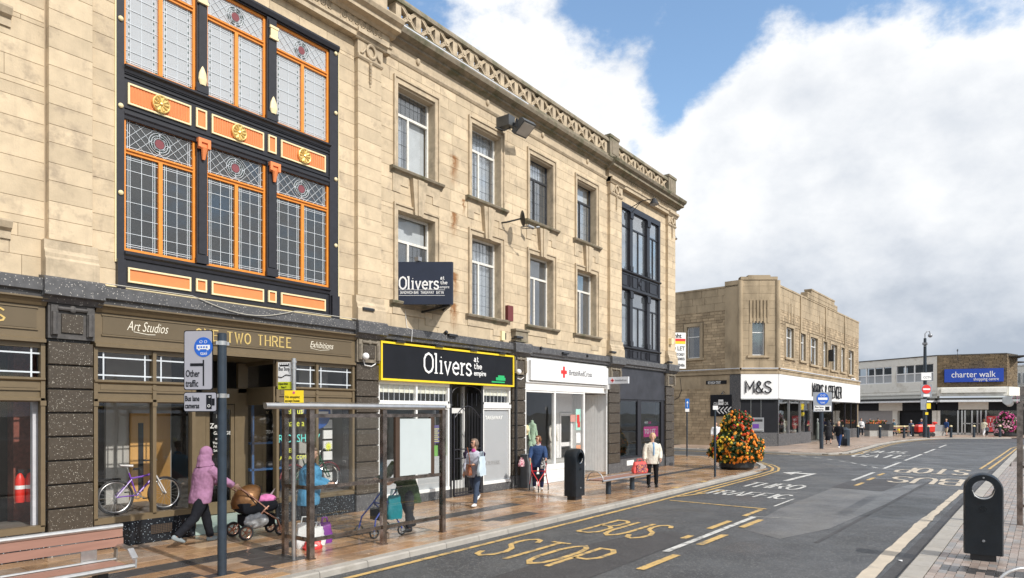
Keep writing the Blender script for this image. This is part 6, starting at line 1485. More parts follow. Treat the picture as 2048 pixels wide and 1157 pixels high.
b = MB(); b.mbox(M_, -.31, .31, -.2, .2, -.075, -.06); b.build('lens', mat('lamp lens', (.45, .42, .38), .25), t, off=t.location); b = MB(); b.bar((hd.x - .35, W0 - .4, hd.z + .1), (hd.x - .3, hd.y, hd.z), .06); b.bar((hd.x - .42, hd.y, hd.z - .1), (hd.x - .36, hd.y, hd.z + .15), .05); b.build('bracket', DARK, t, off=t.location)
# satellite dish
hd = wp(1041, 438, .5); t = thing('satellite_dish', 'small dark satellite dish on the wall between the upper windows', 'satellite dish', (hd.x, W0, hd.z))
dn = Vector((.75, -.62, .15)).normalized(); u_ = dn.cross(ZV).normalized(); v_ = u_.cross(dn); b = MB(); rings = []
for r, dpt in ((.001, 0), (.09, .01), (.16, .035), (.22, .07)): rings.append([hd + u_ * r * math.cos(a) + v_ * r * 1.1 * math.sin(a) + dn * dpt for a in [k * math.pi / 9 for k in range(18)]])
for r, dpt in ((.22, .08), (.16, .05), (.09, .025), (.001, .02)): rings.append([hd + u_ * r * math.cos(a) + v_ * r * 1.1 * math.sin(a) + dn * dpt for a in [k * math.pi / 9 for k in range(18)]])
b.loft(rings); b.build('dish', DARK, t, off=t.location, smooth=True); b = MB(); b.tube([(hd.x - .35, W0, hd.z - .12), (hd.x - .3, W0 - .2, hd.z - .12), hd], .025, 6); b.tube([hd - v_ * .3, hd - v_ * .32 + dn * .45], .012, 5); b.build('arm', DARK, t, off=t.location); b = MB(); q = hd - v_ * .3 + dn * .45; b.cyl(q, q + dn * .1, .035, .035, 8); b.build('receiver', GREY, t, off=t.location)
q = wp(1056, 452, .3); t = thing('wall_camera', 'small grey security camera right of the satellite dish', 'security camera', (q.x, W0, q.z)); b = MB(); b.cyl((0, -.3, 0), (.18, -.38, -.05), .05, .05, 8); b.build('body', GREY, t); b = MB(); b.bar((0, 0, 0), (0, -.3, 0), .04); b.build('arm', GREY, t)
# swan neck lamps
for px, py, lb, ln in ((1308, 408, 'swan neck lamp above the black corner bay window', 1.0), (1352, 468, 'lamp with amber underside on the side street corner of the stone building', 0)):
    if ln:
        q = wp(px, py, .95); t = thing('wall_lamp', lb, 'lamp', (q.x, W0 - .02, q.z + .1)); b = MB(); b.tube([(q.x - .3, W0, q.z - .1), (q.x - .1, W0 - .5, q.z + .18), (q.x, q.y, q.z + .2)], .018, 6); b.tube([(q.x - .3, W0, q.z - .4), (q.x - .12, W0 - .45, q.z + .15)], .014, 6); b.build('arm', DARK, t, off=t.location)
    else:
        q = Vector((28.75, W0 + .2, 10.3)); t = thing('wall_lamp', lb, 'lamp', (28.2, q.y, q.z)); b = MB(); b.tube([(28.2, q.y, q.z + .2), (28.5, q.y, q.z + .3), (28.75, q.y, q.z + .15)], .018, 6); b.build('arm', DARK, t, off=t.location)
    b = MB(); b.cyl((q.x, q.y, q.z + .2), (q.x, q.y, q.z - .02), .07, .2, 14); b.build('shade', DARK if ln else GREY, t, off=t.location, smooth=True); b = MB(); b.cyl((q.x, q.y, q.z - .02), (q.x, q.y, q.z - .04), .17, .17, 14); b.build('lens', mat('amber lens', (.5, .3, .1), .4) if not ln else MATS['lamp lens'], t, off=t.location)
# uplighters on the band
ups_ = [(735, 618, 'flat uplighter on the band right of the orange bay window'), (904, 670, 'flat uplighter on the band above the black sandwich sign'), (1037, 674, 'flat uplighter on the band above the third granite pier'), (1130, 706, 'flat uplighter on the band above the red cross'), (1226, 704, 'flat uplighter on the capped pier right of the charity shop'), (1340, 724, 'flat uplighter on the band at the building corner')]
for px, py, lb in ups_:
    q = wp(px, py, .22); t = thing('uplighter', lb, 'lamp', (q.x, q.y, q.z - .05), 0, 'uplighters along the granite band'); b = MB(); b.box(-.17, .17, -.06, .06, 0, .06); b.build('body', DARK, t); b = MB(); b.box(-.14, .14, -.05, .05, .06, .07); b.build('lens', GREY, t); [MB().box(x, x + .03, .06, .24, -.02, .02).build('bracket', DARK, t) for x in (-.12, .09)]
for px, py, lb in ((891, 667, 'small black spotlight beside the uplighter over the sandwich sign'), (1081, 698, 'small black spotlight on the band left of the red cross'), (1174, 713, 'small black spotlight on the band right of the red cross')):
    q = wp(px, py, .2); t = thing('spotlight', lb, 'lamp', (q.x, q.y, q.z - .06), 0, 'small spotlights along the granite band'); b = MB(); b.cyl((0, .1, 0), (0, -.05, .1), .045, .05, 8); b.build('body', DARK, t)
q = wp(1018, 628, .1); t = thing('alarm_box', 'rusty red alarm box beside the second lower window', 'alarm box', (q.x, W0, q.z)); b = MB(); b.box(-.12, .14, -.16, 0, -.22, .24); b.build('case', mat('faded maroon case', (.16, .035, .035), .5), t)
q = wp(1007, 672, .1); t = thing('junction_box', 'cream junction box on the wall above the sandwich sign', 'junction box', (q.x, W0, q.z)); b = MB(); b.box(-.08, .08, -.1, 0, -.14, .14); b.build('case', CREAMG, t); b = MB(); b.box(.08, .16, -.08, 0, -.1, .1); b.build('side_unit', DARK, t)
q = wp(1337, 685, .1); t = thing('junction_box', 'yellowish box on the corner pilaster beside the letting board', 'junction box', (q.x, W0 - .15, q.z)); b = MB(); b.box(-.1, .12, -.14, 0, -.1, .16); b.build('case', CREAMG, t)
q = wp(1029, 252, .05); t = thing('junction_box', 'pale box on the wall left of the floodlight', 'junction box', (q.x - .25, W0, q.z)); b = MB(); b.box(-.08, .08, -.1, 0, -.14, .14); b.build('case', CURT, t)
for px, py, lb in ((732, 713, 'white ball security camera on the pier left of the black sign'), (1038, 744, 'white ball security camera on the pier right of the black sign')):
    q = wp(px, py, .25); t = thing('security_camera', lb, 'security camera', (q.x, W0 - .12, q.z)); b = MB(); b.sph((0, -.12, 0), .085, 12, 8); b.build('ball', SIGNW, t, smooth=True); b = MB(); b.cyl((0, 0, 0), (0, -.1, 0), .06, .06, 10); b.build('mount', SIGNW, t); b = MB(); b.tube([(0, -.03, -.05), (.05, -.03, -.2), (.25, -.03, -.22), (.38, -.03, -.15)], .012, 6); b.build('cable', SIGNW, t)
# letting board at the corner
t = thing('letting_board', 'white letting board projecting from the corner of the stone building', 'sign', (28.2, W0 + .9, 5.2))
LA, LB = Vector((28.3, 13.12, 0)), Vector((29.34, 12.19, 0)); LX = (LB - LA).normalized(); LN = LX.cross(ZV); LL = (LB - LA).length
def lrect(name, a0, a1, z0, z1, m, o=.02): b = MB(); b.bar(LA + LX * a0 + LN * o + ZV * ((z0 + z1) / 2), LA + LX * a1 + LN * o + ZV * ((z0 + z1) / 2), .006, z1 - z0); return b.build(name, m, t, off=t.location)
b = MB(); b.bar(LA + ZV * 5.19, LB + ZV * 5.19, .03, 1.66); b.build('board', SIGNW, t, off=t.location)
lrect('black_square', .2, .72, 5.55, 5.98, SIGNK); lrect('magenta_square', .45, .7, 5.75, 5.95, MATS['magenta print'], .026); lrect('red_band', .78, 1.37, 5.62, 5.74, RC); lrect('yellow_band', .78, 1.37, 5.5, 5.62, YELLOW)
text('hht', .28, LA + LX * .82 + LN * .022 + ZV * 5.78, LX, ZV, SIGNK, 'lettering', t, t.location, bold=.006, sx=.95)
for tx, z, s_, k in (('TO LET', 5.2, .27, .85), ('THREE STOREY', 4.95, .17, .72), ('RETAIL PREMISES', 4.75, .17, .62), ('01282 428486', 4.45, .2, .7)): text(tx, s_, LA + LX * 1.34 + LN * .022 + ZV * z, LX, ZV, MATS['dark grey print'], 'lettering', t, t.location, bold=.003, sx=k, align='RIGHT')
[MB().bar(LA + ZV * z, (28.15, 13.3, z), .05).build('bracket', DARK, t, off=t.location) for z in (4.7, 5.7)]
# loose cable over the band
t = thing('loose_cable', 'pale cable drooping along the granite band below the orange bay', 'cable', (4.7, W0, 4.45))
b = MB(); pts = []
for i in range(30):
    f_ = i / 29; x = 4.75 + 5.3 * f_; z = 4.47 - .0 - (.22 * math.sin(math.pi * min(1, max(0, (f_ - .28) / .42))) if .28 < f_ < .7 else 0); pts.append((x, W0 - .225 if .28 < f_ < .7 else W0 - .21, z))
b.tube(pts, .008, 5); b.build('cable', mat('grey white cable', (.5, .48, .42), .6), t, off=t.location)

# ================================================================ STREET FURNITURE
# bins
def make_bin(label, group):
    t = thing('litter_bin', label, 'litter bin', group=group)
    W, D, H = .235, .18, 1.36                        # half width, half depth
    def outline(w, d, z, ch=.07): return [(-w + ch, -d, z), (w - ch, -d, z), (w, -d + ch, z), (w, d - ch, z), (w - ch, d, z), (-w + ch, d, z), (-w, d - ch, z), (-w, -d + ch, z)]
    # body front/back plates with a round through opening near the top
    b = MB(); zc = 1.12; r = .15
    def outl(W_):
        o = [(W_ * math.cos(math.pi * k / 16), zc + W_ * math.sin(math.pi * k / 16)) for k in range(17)]
        o += [(-W_, zc - (zc - .1) * k / 5) for k in range(1, 6)] + [(-W_ + 2 * W_ * k / 5, .1) for k in range(1, 6)] + [(W_, .1 + (zc - .1) * k / 5) for k in range(1, 5)]
        return o
    o = outl(W); n = len(o)
    cum = [math.atan2(z - zc, x) for x, z in o]
    for sy in (-1, 1):
        inner = [(r * math.cos(a), sy * D, zc + r * math.sin(a)) for a in cum]
        b.add([(x, sy * D, z) for x, z in o] + inner, [(i, (i + 1) % n, n + (i + 1) % n, n + i) for i in range(n)])
    o2 = outl(W + .02); vs = []
    for (x, z), (x2, z2) in zip(o, o2): vs += [(x, -D, z), (x2, -D + .05, z2), (x2, D - .05, z2), (x, D, z)]
    b.add(vs, [(i * 4 + k, ((i + 1) % n) * 4 + k, ((i + 1) % n) * 4 + k + 1, i * 4 + k + 1) for i in range(n) for k in range(3)])
    n = 32
    b.build('body', BINP, t, smooth=True)
    b = MB(); vs = []
    for i in range(n): a = 2 * math.pi * i / n; [vs.append((rr_ * math.cos(a), y, zc + rr_ * math.sin(a))) for rr_, y in ((r + .025, -D - .012), (r, -D - .012), (r - .01, 0), (r, D + .012), (r + .025, D + .012))]
    b.add(vs, [(i * 5 + k, ((i + 1) % n) * 5 + k, ((i + 1) % n) * 5 + k + 1, i * 5 + k + 1) for i in range(n) for k in range(4)]); b.build('rim', BINP, t, smooth=True)
    b = MB(); b.tube([( (r - .004) * math.cos(a), -D + .02, zc + (r - .004) * math.sin(a)) for a in [math.pi + .1 + (math.pi - .2) * k / 14 for k in range(15)]], .012, 6); b.build('steel_lip', STEEL, t)
    b = MB(); b.box(-W + .07, W - .07, -D + .05, D - .05, 0, .1); b.build('foot', DARK, t)
    b = MB(); b.cyl((0, -D - .004, .32), (0, -D - .02, .32), .022, .018, 10); b.cyl((0, -D - .004, 1.31), (0, -D - .012, 1.31), .015, .012, 8); b.build('lock', GREY, t)
    b = MB(); b.tube([(.045 * math.cos(a), -D - .003, .82 + .045 * math.sin(a)) for a in [k * math.pi / 8 for k in range(16)]], .005, 5, closed=True); b.bar((-.02, -D - .003, .8), (.0, -D - .003, .85), .008); b.bar((.02, -D - .003, .8), (.0, -D - .003, .85), .008); b.build('embossed_mark', BINP, t)
    return t
p = grd(1966, 1119); bin1 = make_bin('dark litter bin with round opening on the right hand pavement', 'matching litter bins'); bin1.location = (p.x, p.y, 0); bin1.rotation_euler = (0, 0, R(-86)); bin1.scale = (1.0, 1.0, .99)
bpy.context.view_layer.update()
p = grd(1149, 999); bin2 = dup(bin1, (p.x, p.y, 0), R(2), 'dark litter bin with round opening in front of the charity shop')
# big near bench (back to the shops)
TIM = mat('brown plastic timber', (.30, .16, .12), .5, var=.1, vs=2, zstretch=8)
def bench_near():
    # seat runs parallel to the street
    t = thing('park_bench', 'long bench with pink brown slats and steel tubes at the near end of the pavement', 'bench', (3.35, 8.95, 0)); o = t.location
    X0, X1 = .8, 3.64; yf, yb = 8.62, 9.12
    for k in range(6): b = MB(); y = yf + .05 + k * .07; b.box(X0, X1, y, y + .055, .415, .445); b.build('seat_slat', TIM, t, off=o)
    for k in range(2): b = MB(); z = .60 + k * .115; b.box(X0, X1 + .15, yb + .03 + k * .02, yb + .06 + k * .02, z, z + .1); b.build('back_slat', TIM, t, off=o)
    b = MB(); b.cyl((X0, yf, .43), (X1 + .05, yf, .43), .035, .035, 12); b.build('seat_rail', STEEL, t, off=o); b = MB(); b.cyl((X0, yb, .45), (X1 + .05, yb, .45), .022, .022, 12); b.build('seat_rail', STEEL, t, off=o)
    b = MB(); b.cyl((X0, yb + .07, .85), (X1 + .15, yb + .07, .85), .035, .035, 12); b.build('back_rail', STEEL, t, off=o)
    for x in (3.4, 1.6):
        b = MB(); b.box(x - .09, x + .09, yb + .05, yb + .062, .4, .66); b.build('back_strut', STEEL, t, off=o)
        b = MB(); b.box(x - .06, x + .06, 8.76, 8.92, 0, .41); b.build('leg', DARK, t, off=o)
    b = MB(); pts = [(X1 + .05, yf - .02, .41), (X1 + .06, yf - .01, .52), (X1 + .06, yf + .12, .62), (X1 + .06, yb - .1, .64), (X1 + .05, yb, .58), (X1 + .05, yb + .02, .42)]
    for p0, p1 in zip(pts, pts[1:]): b.bar(p0, p1, .02, .07, up=(1, 0, 0)) if False else b.bar(p0, p1, .07, .02)
    b.build('end_hoop', STEEL, t, off=o)
bench_near()
def bench_mid():
    t = thing('park_bench', 'low backless bench with steel hoop carrying the red patterned bag', 'bench', (17.4, 9.3, 0)); o = t.location
    X0, X1 = 16.0, 19.0; y0, y1 = 9.0, 9.5
    for k in range(5): b = MB(); y = y0 + .04 + k * .088; b.box(X0, X1, y, y + .075, .43, .46); b.build('seat_slat', TIM, t, off=o)
    for y in (y0, y1): b = MB(); b.cyl((X0 - .05, y, .44), (X1 + .05, y, .44), .028, .028, 10); b.build('seat_rail', STEEL, t, off=o)
    for x in (16.72, 18.18): b = MB(); b.cyl((x, 9.25, 0), (x, 9.25, .42), .075, .075, 14); b.build('leg', NAVYP, t, off=o)
    b = MB(); b.tube([(X0 - .02, 9.25 + .25 * math.cos(a), .45 + .24 * math.sin(a)) for a in [math.pi * k / 12 for k in range(13)]], .016, 8); b.build('end_hoop', STEEL, t, off=o)
bench_mid()
# bus shelter
def shelter(label, ox, oy, L, D, panels, ad=True, flip=1, roof_over=.86, wpan=None):
    t = thing('bus_shelter', label, 'bus shelter', (ox, oy, 0)); H = 2.42
    ys = (0, D * flip)
    xs = [i * L / panels for i in range(panels + 1)]
    for x in xs: b = MB(); b.box(x - .045, x + .045, -.06, .03, 0, H - .04); b.build('post', SHELT, t); b = MB(); b.box(x - .06, x + .06, -.07, .04, 0, .02); b.build('foot_plate', SHELT, t)
    for x in (xs[0],): b = MB(); b.box(x - .04, x + .04, D * flip - .04, D * flip + .04, 0, H - .04); b.build('post', SHELT, t)
    for a, c_ in zip(xs, xs[1:]):
        for z in (.3, 1.12, 2.26): b = MB(); b.box(a + .045, c_ - .045, -.03, .01, z - .03, z + .03); b.build('rail', SHELT, t)
        for z0_, z1_ in ((.33, 1.09), (1.15, 2.23)): b = MB(); b.box(a + .045, c_ - .045, -.013, -.007, z0_, z1_); b.build('pane', GLASS_S, t)
    for z in (.3, 1.12, 2.26): b = MB(); y0_, y1_ = sorted((.03 * flip, (D - .04) * flip)); b.box(-.02, .02, y0_, y1_, z - .03, z + .03); b.build('rail', SHELT, t)
    for z0_, z1_ in ((.33, 1.09), (1.15, 2.23)): b = MB(); y0_, y1_ = sorted((.03 * flip, (D - .04) * flip)); b.box(-.003, .003, y0_, y1_, z0_, z1_); b.build('pane', GLASS_S, t)
    b = MB(); b.cyl((-roof_over, -.12 * flip, H - .01), (L - .08, -.12 * flip, H - .01), .05, .05, 14); b.build('roof_tube', STEEL, t, smooth=True)
    b = MB(); b.box(-.1, L + .2, min(-.1 * flip, 1.15 * flip), max(-.1 * flip, 1.15 * flip), H + .03, H + .055); b.build('roof_sheet', mat('clear roof sheet', (.35, .37, .38), .25, var=.1) if False else glass('roof glass', tint=(.92, .94, .94), frost=.06, refl=.5), t)
    for x in xs: b = MB(); b.bar((x, -.1 * flip, H), (x, 1.1 * flip, H + .0), .05, .06); b.build('roof_bracket', SHELT, t)
    if ad:
        a, c_ = xs[-2], xs[-1]; w_ = c_ - a
        for x in (a + .32, c_ - .3): b = MB(); b.box(x - .05, x + .05, -.04, .02, 1.15, 2.23); b.build('poster_frame', mat('bronze frame', (.11, .07, .05), .4, metal=.5), t)
        b = MB(); b.box(a + .37, c_ - .35, -.045, -.02, 1.17, 2.2); b.build('poster_panel', mat('blank pale panel', (.50, .55, .56), .35, var=.03), t)
    return t
shelter('glass and bronze metal bus shelter on the near left pavement', 6.42, 8.87, 3.02, .66, 2)
# the right hand shelter at the frame edge
rs = thing('bus_shelter', 'brown metal bus shelter cut by the right edge of the photo', 'bus shelter', (17.2, -.05, 0))
b = MB(); b.box(-.05, .05, -.05, .05, 0, 2.5); b.build('post', SHELT, rs); b = MB(); b.box(-.05, .05, -1.35, -1.25, 0, 2.5); b.build('post', SHELT, rs); b = MB(); b.box(4.0, 4.1, -1.35, -1.25, 0, 2.5); b.build('post', SHELT, rs)
b = MB(); b.box(-.35, 4.3, -1.5, .15, 2.56, 2.66); b.build('roof', glass('roof glass'), rs); b = MB(); b.cyl((-.4, .2, 2.56), (4.3, .2, 2.56), .09, .09, 12); b.build('roof_tube', STEEL, rs)
for z in (.4, 1.2, 2.4): b = MB(); b.box(-.02, .02, -1.25, -.05, z - .03, z + .03); b.build('rail', SHELT, rs)
b = MB(); b.box(-.004, .004, -1.25, -.12, .43, 2.37); b.build('pane', GLASS_S, rs); b = MB(); b.box(-.05, .0, -1.2, -.13, 2.2, 2.36); b.build('name_panel', DARK, rs); b = MB(); b.box(.01, .05, -.95, -.3, .8, 1.35); b.build('timetable_case', mat('rusty case', (.16, .06, .03), .5), rs)
b = MB(); b.box(-.05, .05, -.1, -.0, 2.5, 2.85); b.build('roof_stub', SHELT, rs)
# bus stop pole with flag
p = grd(602, 1072); t = thing('bus_stop_pole', 'steel bus stop pole with white flag and yellow plate above the shelter', 'bus stop', (8.05, 9.25, 0)); o = t.location
P0 = Vector((6.3, 9.12, 0)); t.location = P0
b = MB(); b.cyl((0, 0, 0), (0, 0, 3.17), .035, .035, 12); b.build('pole', STEEL, t, smooth=True); [MB().cyl((0, 0, z), (0, 0, z + .03), .046, .046, 12).build('clamp', STEEL, t) for z in (3.1, 2.62, 3.0)]
FD = Vector((math.sin(YAW) * 1, -math.cos(YAW), 0)); 
fl = Vector((-.35, .95, 0)).normalized() * .8; fx = -fl.normalized()            # text direction
A_ = fl * .36 + Vector((0, 0, 2.62)); nrm_ = fx.cross(ZV)
def vplate(t, name, O, X, w, z0, z1, m, th=.012, parent=None):
    b = MB(); b.bar(O + Vector((0, 0, (z0 + z1) / 2)), O + X * w + Vector((0, 0, (z0 + z1) / 2)), th, z1 - z0); return b.build(name, m, parent or t)
vplate(t, 'flag', fl * .36, fx, .24, 2.8, 3.11, SIGNW); vplate(t, 'stop_name_plate', fl * .36, fx, .24, 2.68, 2.8, mat('lime yellow', (.55, .6, .02), .45))
k_ = fl * .36 + nrm_ * .008
text('Bus Stop', .08, k_ + fx * .01 + Vector((0, 0, 2.98)), fx, ZV, SIGNK, 'lettering', t, depth=.002, sx=.72, bold=.001)
text('St James Street', .045, k_ + fx * .01 + Vector((0, 0, 2.755)), fx, ZV, SIGNK, 'lettering', t, depth=.002, sx=.62, bold=.001); text('Stop 3', .045, k_ + fx * .06 + Vector((0, 0, 2.7)), fx, ZV, SIGNK, 'lettering', t, depth=.002, sx=.8, bold=.001)
b = MB(); q = k_ + Vector((0, 0, 3.07)); b.bar(q + fx * .03, q + fx * .2, .003, .045); q2 = k_ + Vector((0, 0, 2.88)); b.tube([q2 + fx * .0, q2 + fx * .07 - ZV * .01, q2 + fx * .15 + ZV * .03, q2 + fx * .235 + ZV * .02], .008, 5); b.build('bus_symbol', SIGNK, t)
b = MB(); q = k_ + nrm_ * .002 + Vector((0, 0, 3.08)); [b.bar(q + fx * (.04 + i * .04), q + fx * (.065 + i * .04), .003, .02) for i in range(4)]; b.build('bus_symbol_windows', SIGNW, t)
y_ = Vector((.6, -.8, 0)).normalized(); yo = y_ * -.13 + Vector((0, 0, 0)); n_ = y_.cross(ZV)
vplate(t, 'yellow_plate', yo + n_ * .05, y_, .3, 2.46, 2.66, YELLOW)
text('No stopping', .055, yo + n_ * .058 + y_ * .015 + Vector((0, 0, 2.54)), y_, ZV, SIGNK, 'lettering', t, depth=.002, sx=.82, bold=.001); text('except buses', .055, yo + n_ * .058 + y_ * .01 + Vector((0, 0, 2.48)), y_, ZV, SIGNK, 'lettering', t, depth=.002, sx=.8, bold=.001)
b = MB(); q = yo + n_ * .058 + y_ * .15 + Vector((0, 0, 2.625)); b.cyl(q, q + n_ * .003, .02, .02, 12); b.build('red_disc', mat('pinkish print', (.6, .08, .25), .5), t)
# near sign pole
t = thing('sign_post', 'thick slate blue post in the foreground carrying two grey traffic signs', 'sign post', (5.05, 9.02, 0)); H = high(666, 11.86 * 1) 
d_ = 5.05 * math.cos(YAW) + 9.02 * math.sin(YAW); H = high(668, d_) 
b = MB(); b.cyl((0, 0, 0), (0, 0, H), .062, .062, 20); b.cyl((0, 0, H), (0, 0, H + .01), .064, .05, 20); b.build('post', NAVYP, t, smooth=True)
zA = (high(687, d_), high(792, d_))
for z in zA: b = MB(); b.cyl((0, 0, z - .03), (0, 0, z + .03), .067, .067, 20); b.bar((-.1, .0, z), (.1, 0, z), .03, .05); b.build('clamp', STEEL, t)
X_ = Vector((.50, -.865, 0)).normalized(); N_ = X_.cross(ZV)                     # plate direction
SG = mat('shade grey sign face', (.38, .38, .43), .45, var=.03)  # backlit shade is put into the colour of the sign faces
Os = -X_ * .52 + N_ * .09
def rounded_plate(t, name, O, X, w, z0, z1, m, th=.01, r=.03, off=0.0, n=None):
    n = n or X.cross(ZV); pts = []
    for cx_, cz, a0 in ((w - r, z1 - r, 0), (r, z1 - r, 90), (r, z0 + r, 180), (w - r, z0 + r, 270)):
        for k in range(5): a = R(a0 + k * 22.5); pts.append((cx_ + r * math.cos(a), cz + r * math.sin(a)))
    b = MB(); b.loft([[O + X * p[0] + ZV * p[1] + n * (off + e) for p in pts] for e in (0, th)]); return b.build(name, m, t)
z0s, z1s = high(781, d_), high(662, d_)
rounded_plate(t, 'sign_edge', Os, X_, .44, z0s, z1s, SIGNK, .008); pl = rounded_plate(t, 'other_traffic_plate', Os + X_ * .012, X_, .416, z0s + .012, z1s - .012, SG, .003, off=.0085)
Ot = Os + N_ * .0125
bl = MB(); c_ = Ot + X_ * .3 + ZV * (z1s - .24); bl.cyl(c_, c_ + N_ * .003, .14, .14, 28); bl.build('blue_roundel', mat('roundel blue', (.015, .12, .55), .4), t)
b = MB(); q = c_ + N_ * .0045; b.bar(q - X_ * .1, q + X_ * .1, .002, .06); b.bar(q - X_ * .08 - ZV * .03, q - X_ * .05 - ZV * .03, .002, .03); b.bar(q + X_ * .05 - ZV * .03, q + X_ * .08 - ZV * .03, .002, .03)
for s_ in (-1, 1): b.tube([q + X_ * (s_ * .035 + .02 * math.cos(a)) + ZV * (.075 + .02 * math.sin(a)) for a in [k * math.pi / 4 for k in range(8)]], .003, 4, closed=True)
b.build('bus_symbol', SIGNW, t); b = MB(); [b.bar(q + N_ * .002 + X_ * (-.08 + i * .04), q + N_ * .002 + X_ * (-.055 + i * .04), .002, .022) for i in range(4)]; b.build('bus_symbol_windows', MATS['roundel blue'], t)
text('taxi', .07, c_ + N_ * .005 - X_ * .045 - ZV * .11, X_, ZV, SIGNW, 'lettering', t, depth=.002)
b = MB(); b.bar(Ot + X_ * .3 + ZV * (z0s + .05), Ot + X_ * .3 + ZV * (z1s - .42), .004, .022, up=(0, 0, 1)) if False else None
q = Ot + N_ * .002; b.add([q + X_ * x + ZV * z for x, z in ((.29, z0s + .06), (.312, z0s + .06), (.312, z1s - .42), (.29, z1s - .42))], [(0, 1, 2, 3)]); b.add([q + N_ * .001 + X_ * x + ZV * z for x, z in ((.1, z0s + .34), (.3, z0s + .34), (.3, z0s + .38), (.1, z0s + .38))], [(0, 1, 2, 3)]); b.build('junction_diagram', SIGNK, t)
text('Other', .135, Ot + N_ * .002 + X_ * .03 + ZV * (z0s + .19), X_, ZV, SIGNK, 'lettering', t, depth=.002, sx=.62, bold=.002); text('traffic', .135, Ot + N_ * .002 + X_ * .03 + ZV * (z0s + .05), X_, ZV, SIGNK, 'lettering', t, depth=.002, sx=.62, bold=.002)
z0s, z1s = high(824, d_), high(785, d_)
rounded_plate(t, 'sign_edge', Os, X_, .5, z0s, z1s, SIGNK, .008); rounded_plate(t, 'bus_lane_plate', Os + X_ * .01, X_, .48, z0s + .01, z1s - .01, SG, .003, off=.0085, r=.025)
hh = (z1s - z0s)
text('Bus lane', .13 * hh / .34, Ot + N_ * .002 + X_ * .02 + ZV * (z0s + hh * .55), X_, ZV, SIGNK, 'lettering', t, depth=.002, sx=.62, bold=.002); text('cameras', .13 * hh / .34, Ot + N_ * .002 + X_ * .02 + ZV * (z0s + hh * .18), X_, ZV, SIGNK, 'lettering', t, depth=.002, sx=.62, bold=.002)
b = MB(); q = Ot + N_ * .002; b.bar(q + X_ * .345 + ZV * (z0s + hh / 2), q + X_ * .425 + ZV * (z0s + hh / 2), .003, hh * .72); b.bar(q + X_ * .43 + ZV * (z0s + hh / 2), q + X_ * .47 + ZV * (z0s + hh / 2), .003, hh * .35); b.build('camera_symbol', SIGNK, t)
b = MB(); q += N_ * .003; b.tube([q + X_ * (.385 + .018 * math.cos(a)) + ZV * (z0s + hh * .3 + .018 * math.sin(a)) for a in [k * math.pi / 6 for k in range(12)]], .004, 4, closed=True); b.tube([q + X_ * (.395 + .01 * math.cos(a)) + ZV * (z0s + hh * .75 + .01 * math.sin(a)) for a in [k * math.pi / 6 for k in range(12)]], .003, 4, closed=True); b.build('camera_lens', SIGNW, t)
b = MB(); b.cyl(Vector((-.25, .33, 0)) * 0 + Os + X_ * .22 - N_ * .04 + ZV * 0, Os + X_ * .22 - N_ * .04 + ZV * (H + .06), .03, .03, 10) if False else None
# distant posts
def post(label, px, py, ztop, r=.04): 
    p = grd(px, py); d = p.x * math.cos(YAW) + p.y * math.sin(YAW); t = thing('sign_post', label, 'sign post', (p.x, p.y, 0)); h = high(ztop, d); b = MB(); b.cyl((0, 0, 0), (0, 0, h), r, r, 10); b.build('post', NAVYP, t, smooth=True); return t, d, h
CX = Vector((math.sin(YAW), -math.cos(YAW), 0)); CN = CX.cross(ZV)
t, d, h = post('slim post with a blue arrow sign in the mouth of the side street', 1374, 913, 800)
w_ = 8 * d / FPX; vplate(t, 'plate', CX * (-w_ / 2) + CN * .05, CX, w_, high(818, d), high(798, d), mat('arrow blue', (.01, .14, .5), .4)); vplate(t, 'lower_plate', CX * (-w_ / 2) + CN * .05, CX, w_, high(824, d), high(818, d), SIGNW)
b = MB(); zz_ = high(815, d); z2 = high(803, d); q = CN * .06; b.bar(q + ZV * zz_, q + ZV * z2, .01, .06) ; b.add([q - CX * .07 + ZV * (z2 - .1), q + CX * .07 + ZV * (z2 - .1), q + ZV * (z2 + .02)], [(0, 1, 2)]); b.build('arrow', SIGNW, t)
t, d, h = post('slim post with a tiny white plate left of the flower tower', 1430, 954, 812); vplate(t, 'plate', CX * -.09 + CN * .05, CX, .18, high(820, d), high(812, d), SIGNW)
t, d, h = post('dark post holding the square blue roundel sign outside the store', 1643, 898, 790, .12)
w_ = 37 * d / FPX; vplate(t, 'grey_plate', CX * -w_ / 2 + CN * .14, CX, w_, high(824, d), high(785, d), mat('sign grey', (.27, .29, .33), .5), .03)
b = MB(); q = CN * .16 + ZV * high(798, d); b.cyl(q, q + CN * .01, 12 * d / FPX, 12 * d / FPX, 28); b.build('blue_roundel', MATS['roundel blue'], t)
b = MB(); q += CN * .015; b.bar(q - CX * .3, q + CX * .3, .01, .15); b.build('bus_symbol', SIGNW, t); text('taxi', .2, q - CX * .15 - ZV * .3, CX, ZV, SIGNW, 'lettering', t, depth=.004)
b = MB()
for s_ in (-1, 1): b.tube([q + CX * (s_ * .09 + .06 * math.cos(a)) + ZV * (.22 + .06 * math.sin(a)) for a in [k * math.pi / 4 for k in range(8)]], .012, 4, closed=True)
b.build('cycle_symbol', SIGNW, t)
vplate(t, 'camera_plate', CX * -w_ * .45 + CN * .16, CX, w_ * .9, high(822.5, d), high(812, d), SIGNW, .012)
text('Bus lane', .17, CX * -w_ * .42 + CN * .17 + ZV * high(816.5, d), CX, ZV, SIGNK, 'lettering', t, depth=.004, bold=.003); text('cameras', .17, CX * -w_ * .42 + CN * .17 + ZV * high(821.5, d), CX, ZV, SIGNK, 'lettering', t, depth=.004, bold=.003)
b = MB(); q = CX * w_ * .25 + CN * .17 + ZV * high(817.3, d); b.bar(q - CX * .14, q + CX * .14, .01, .25); b.build('camera_symbol', SIGNK, t)
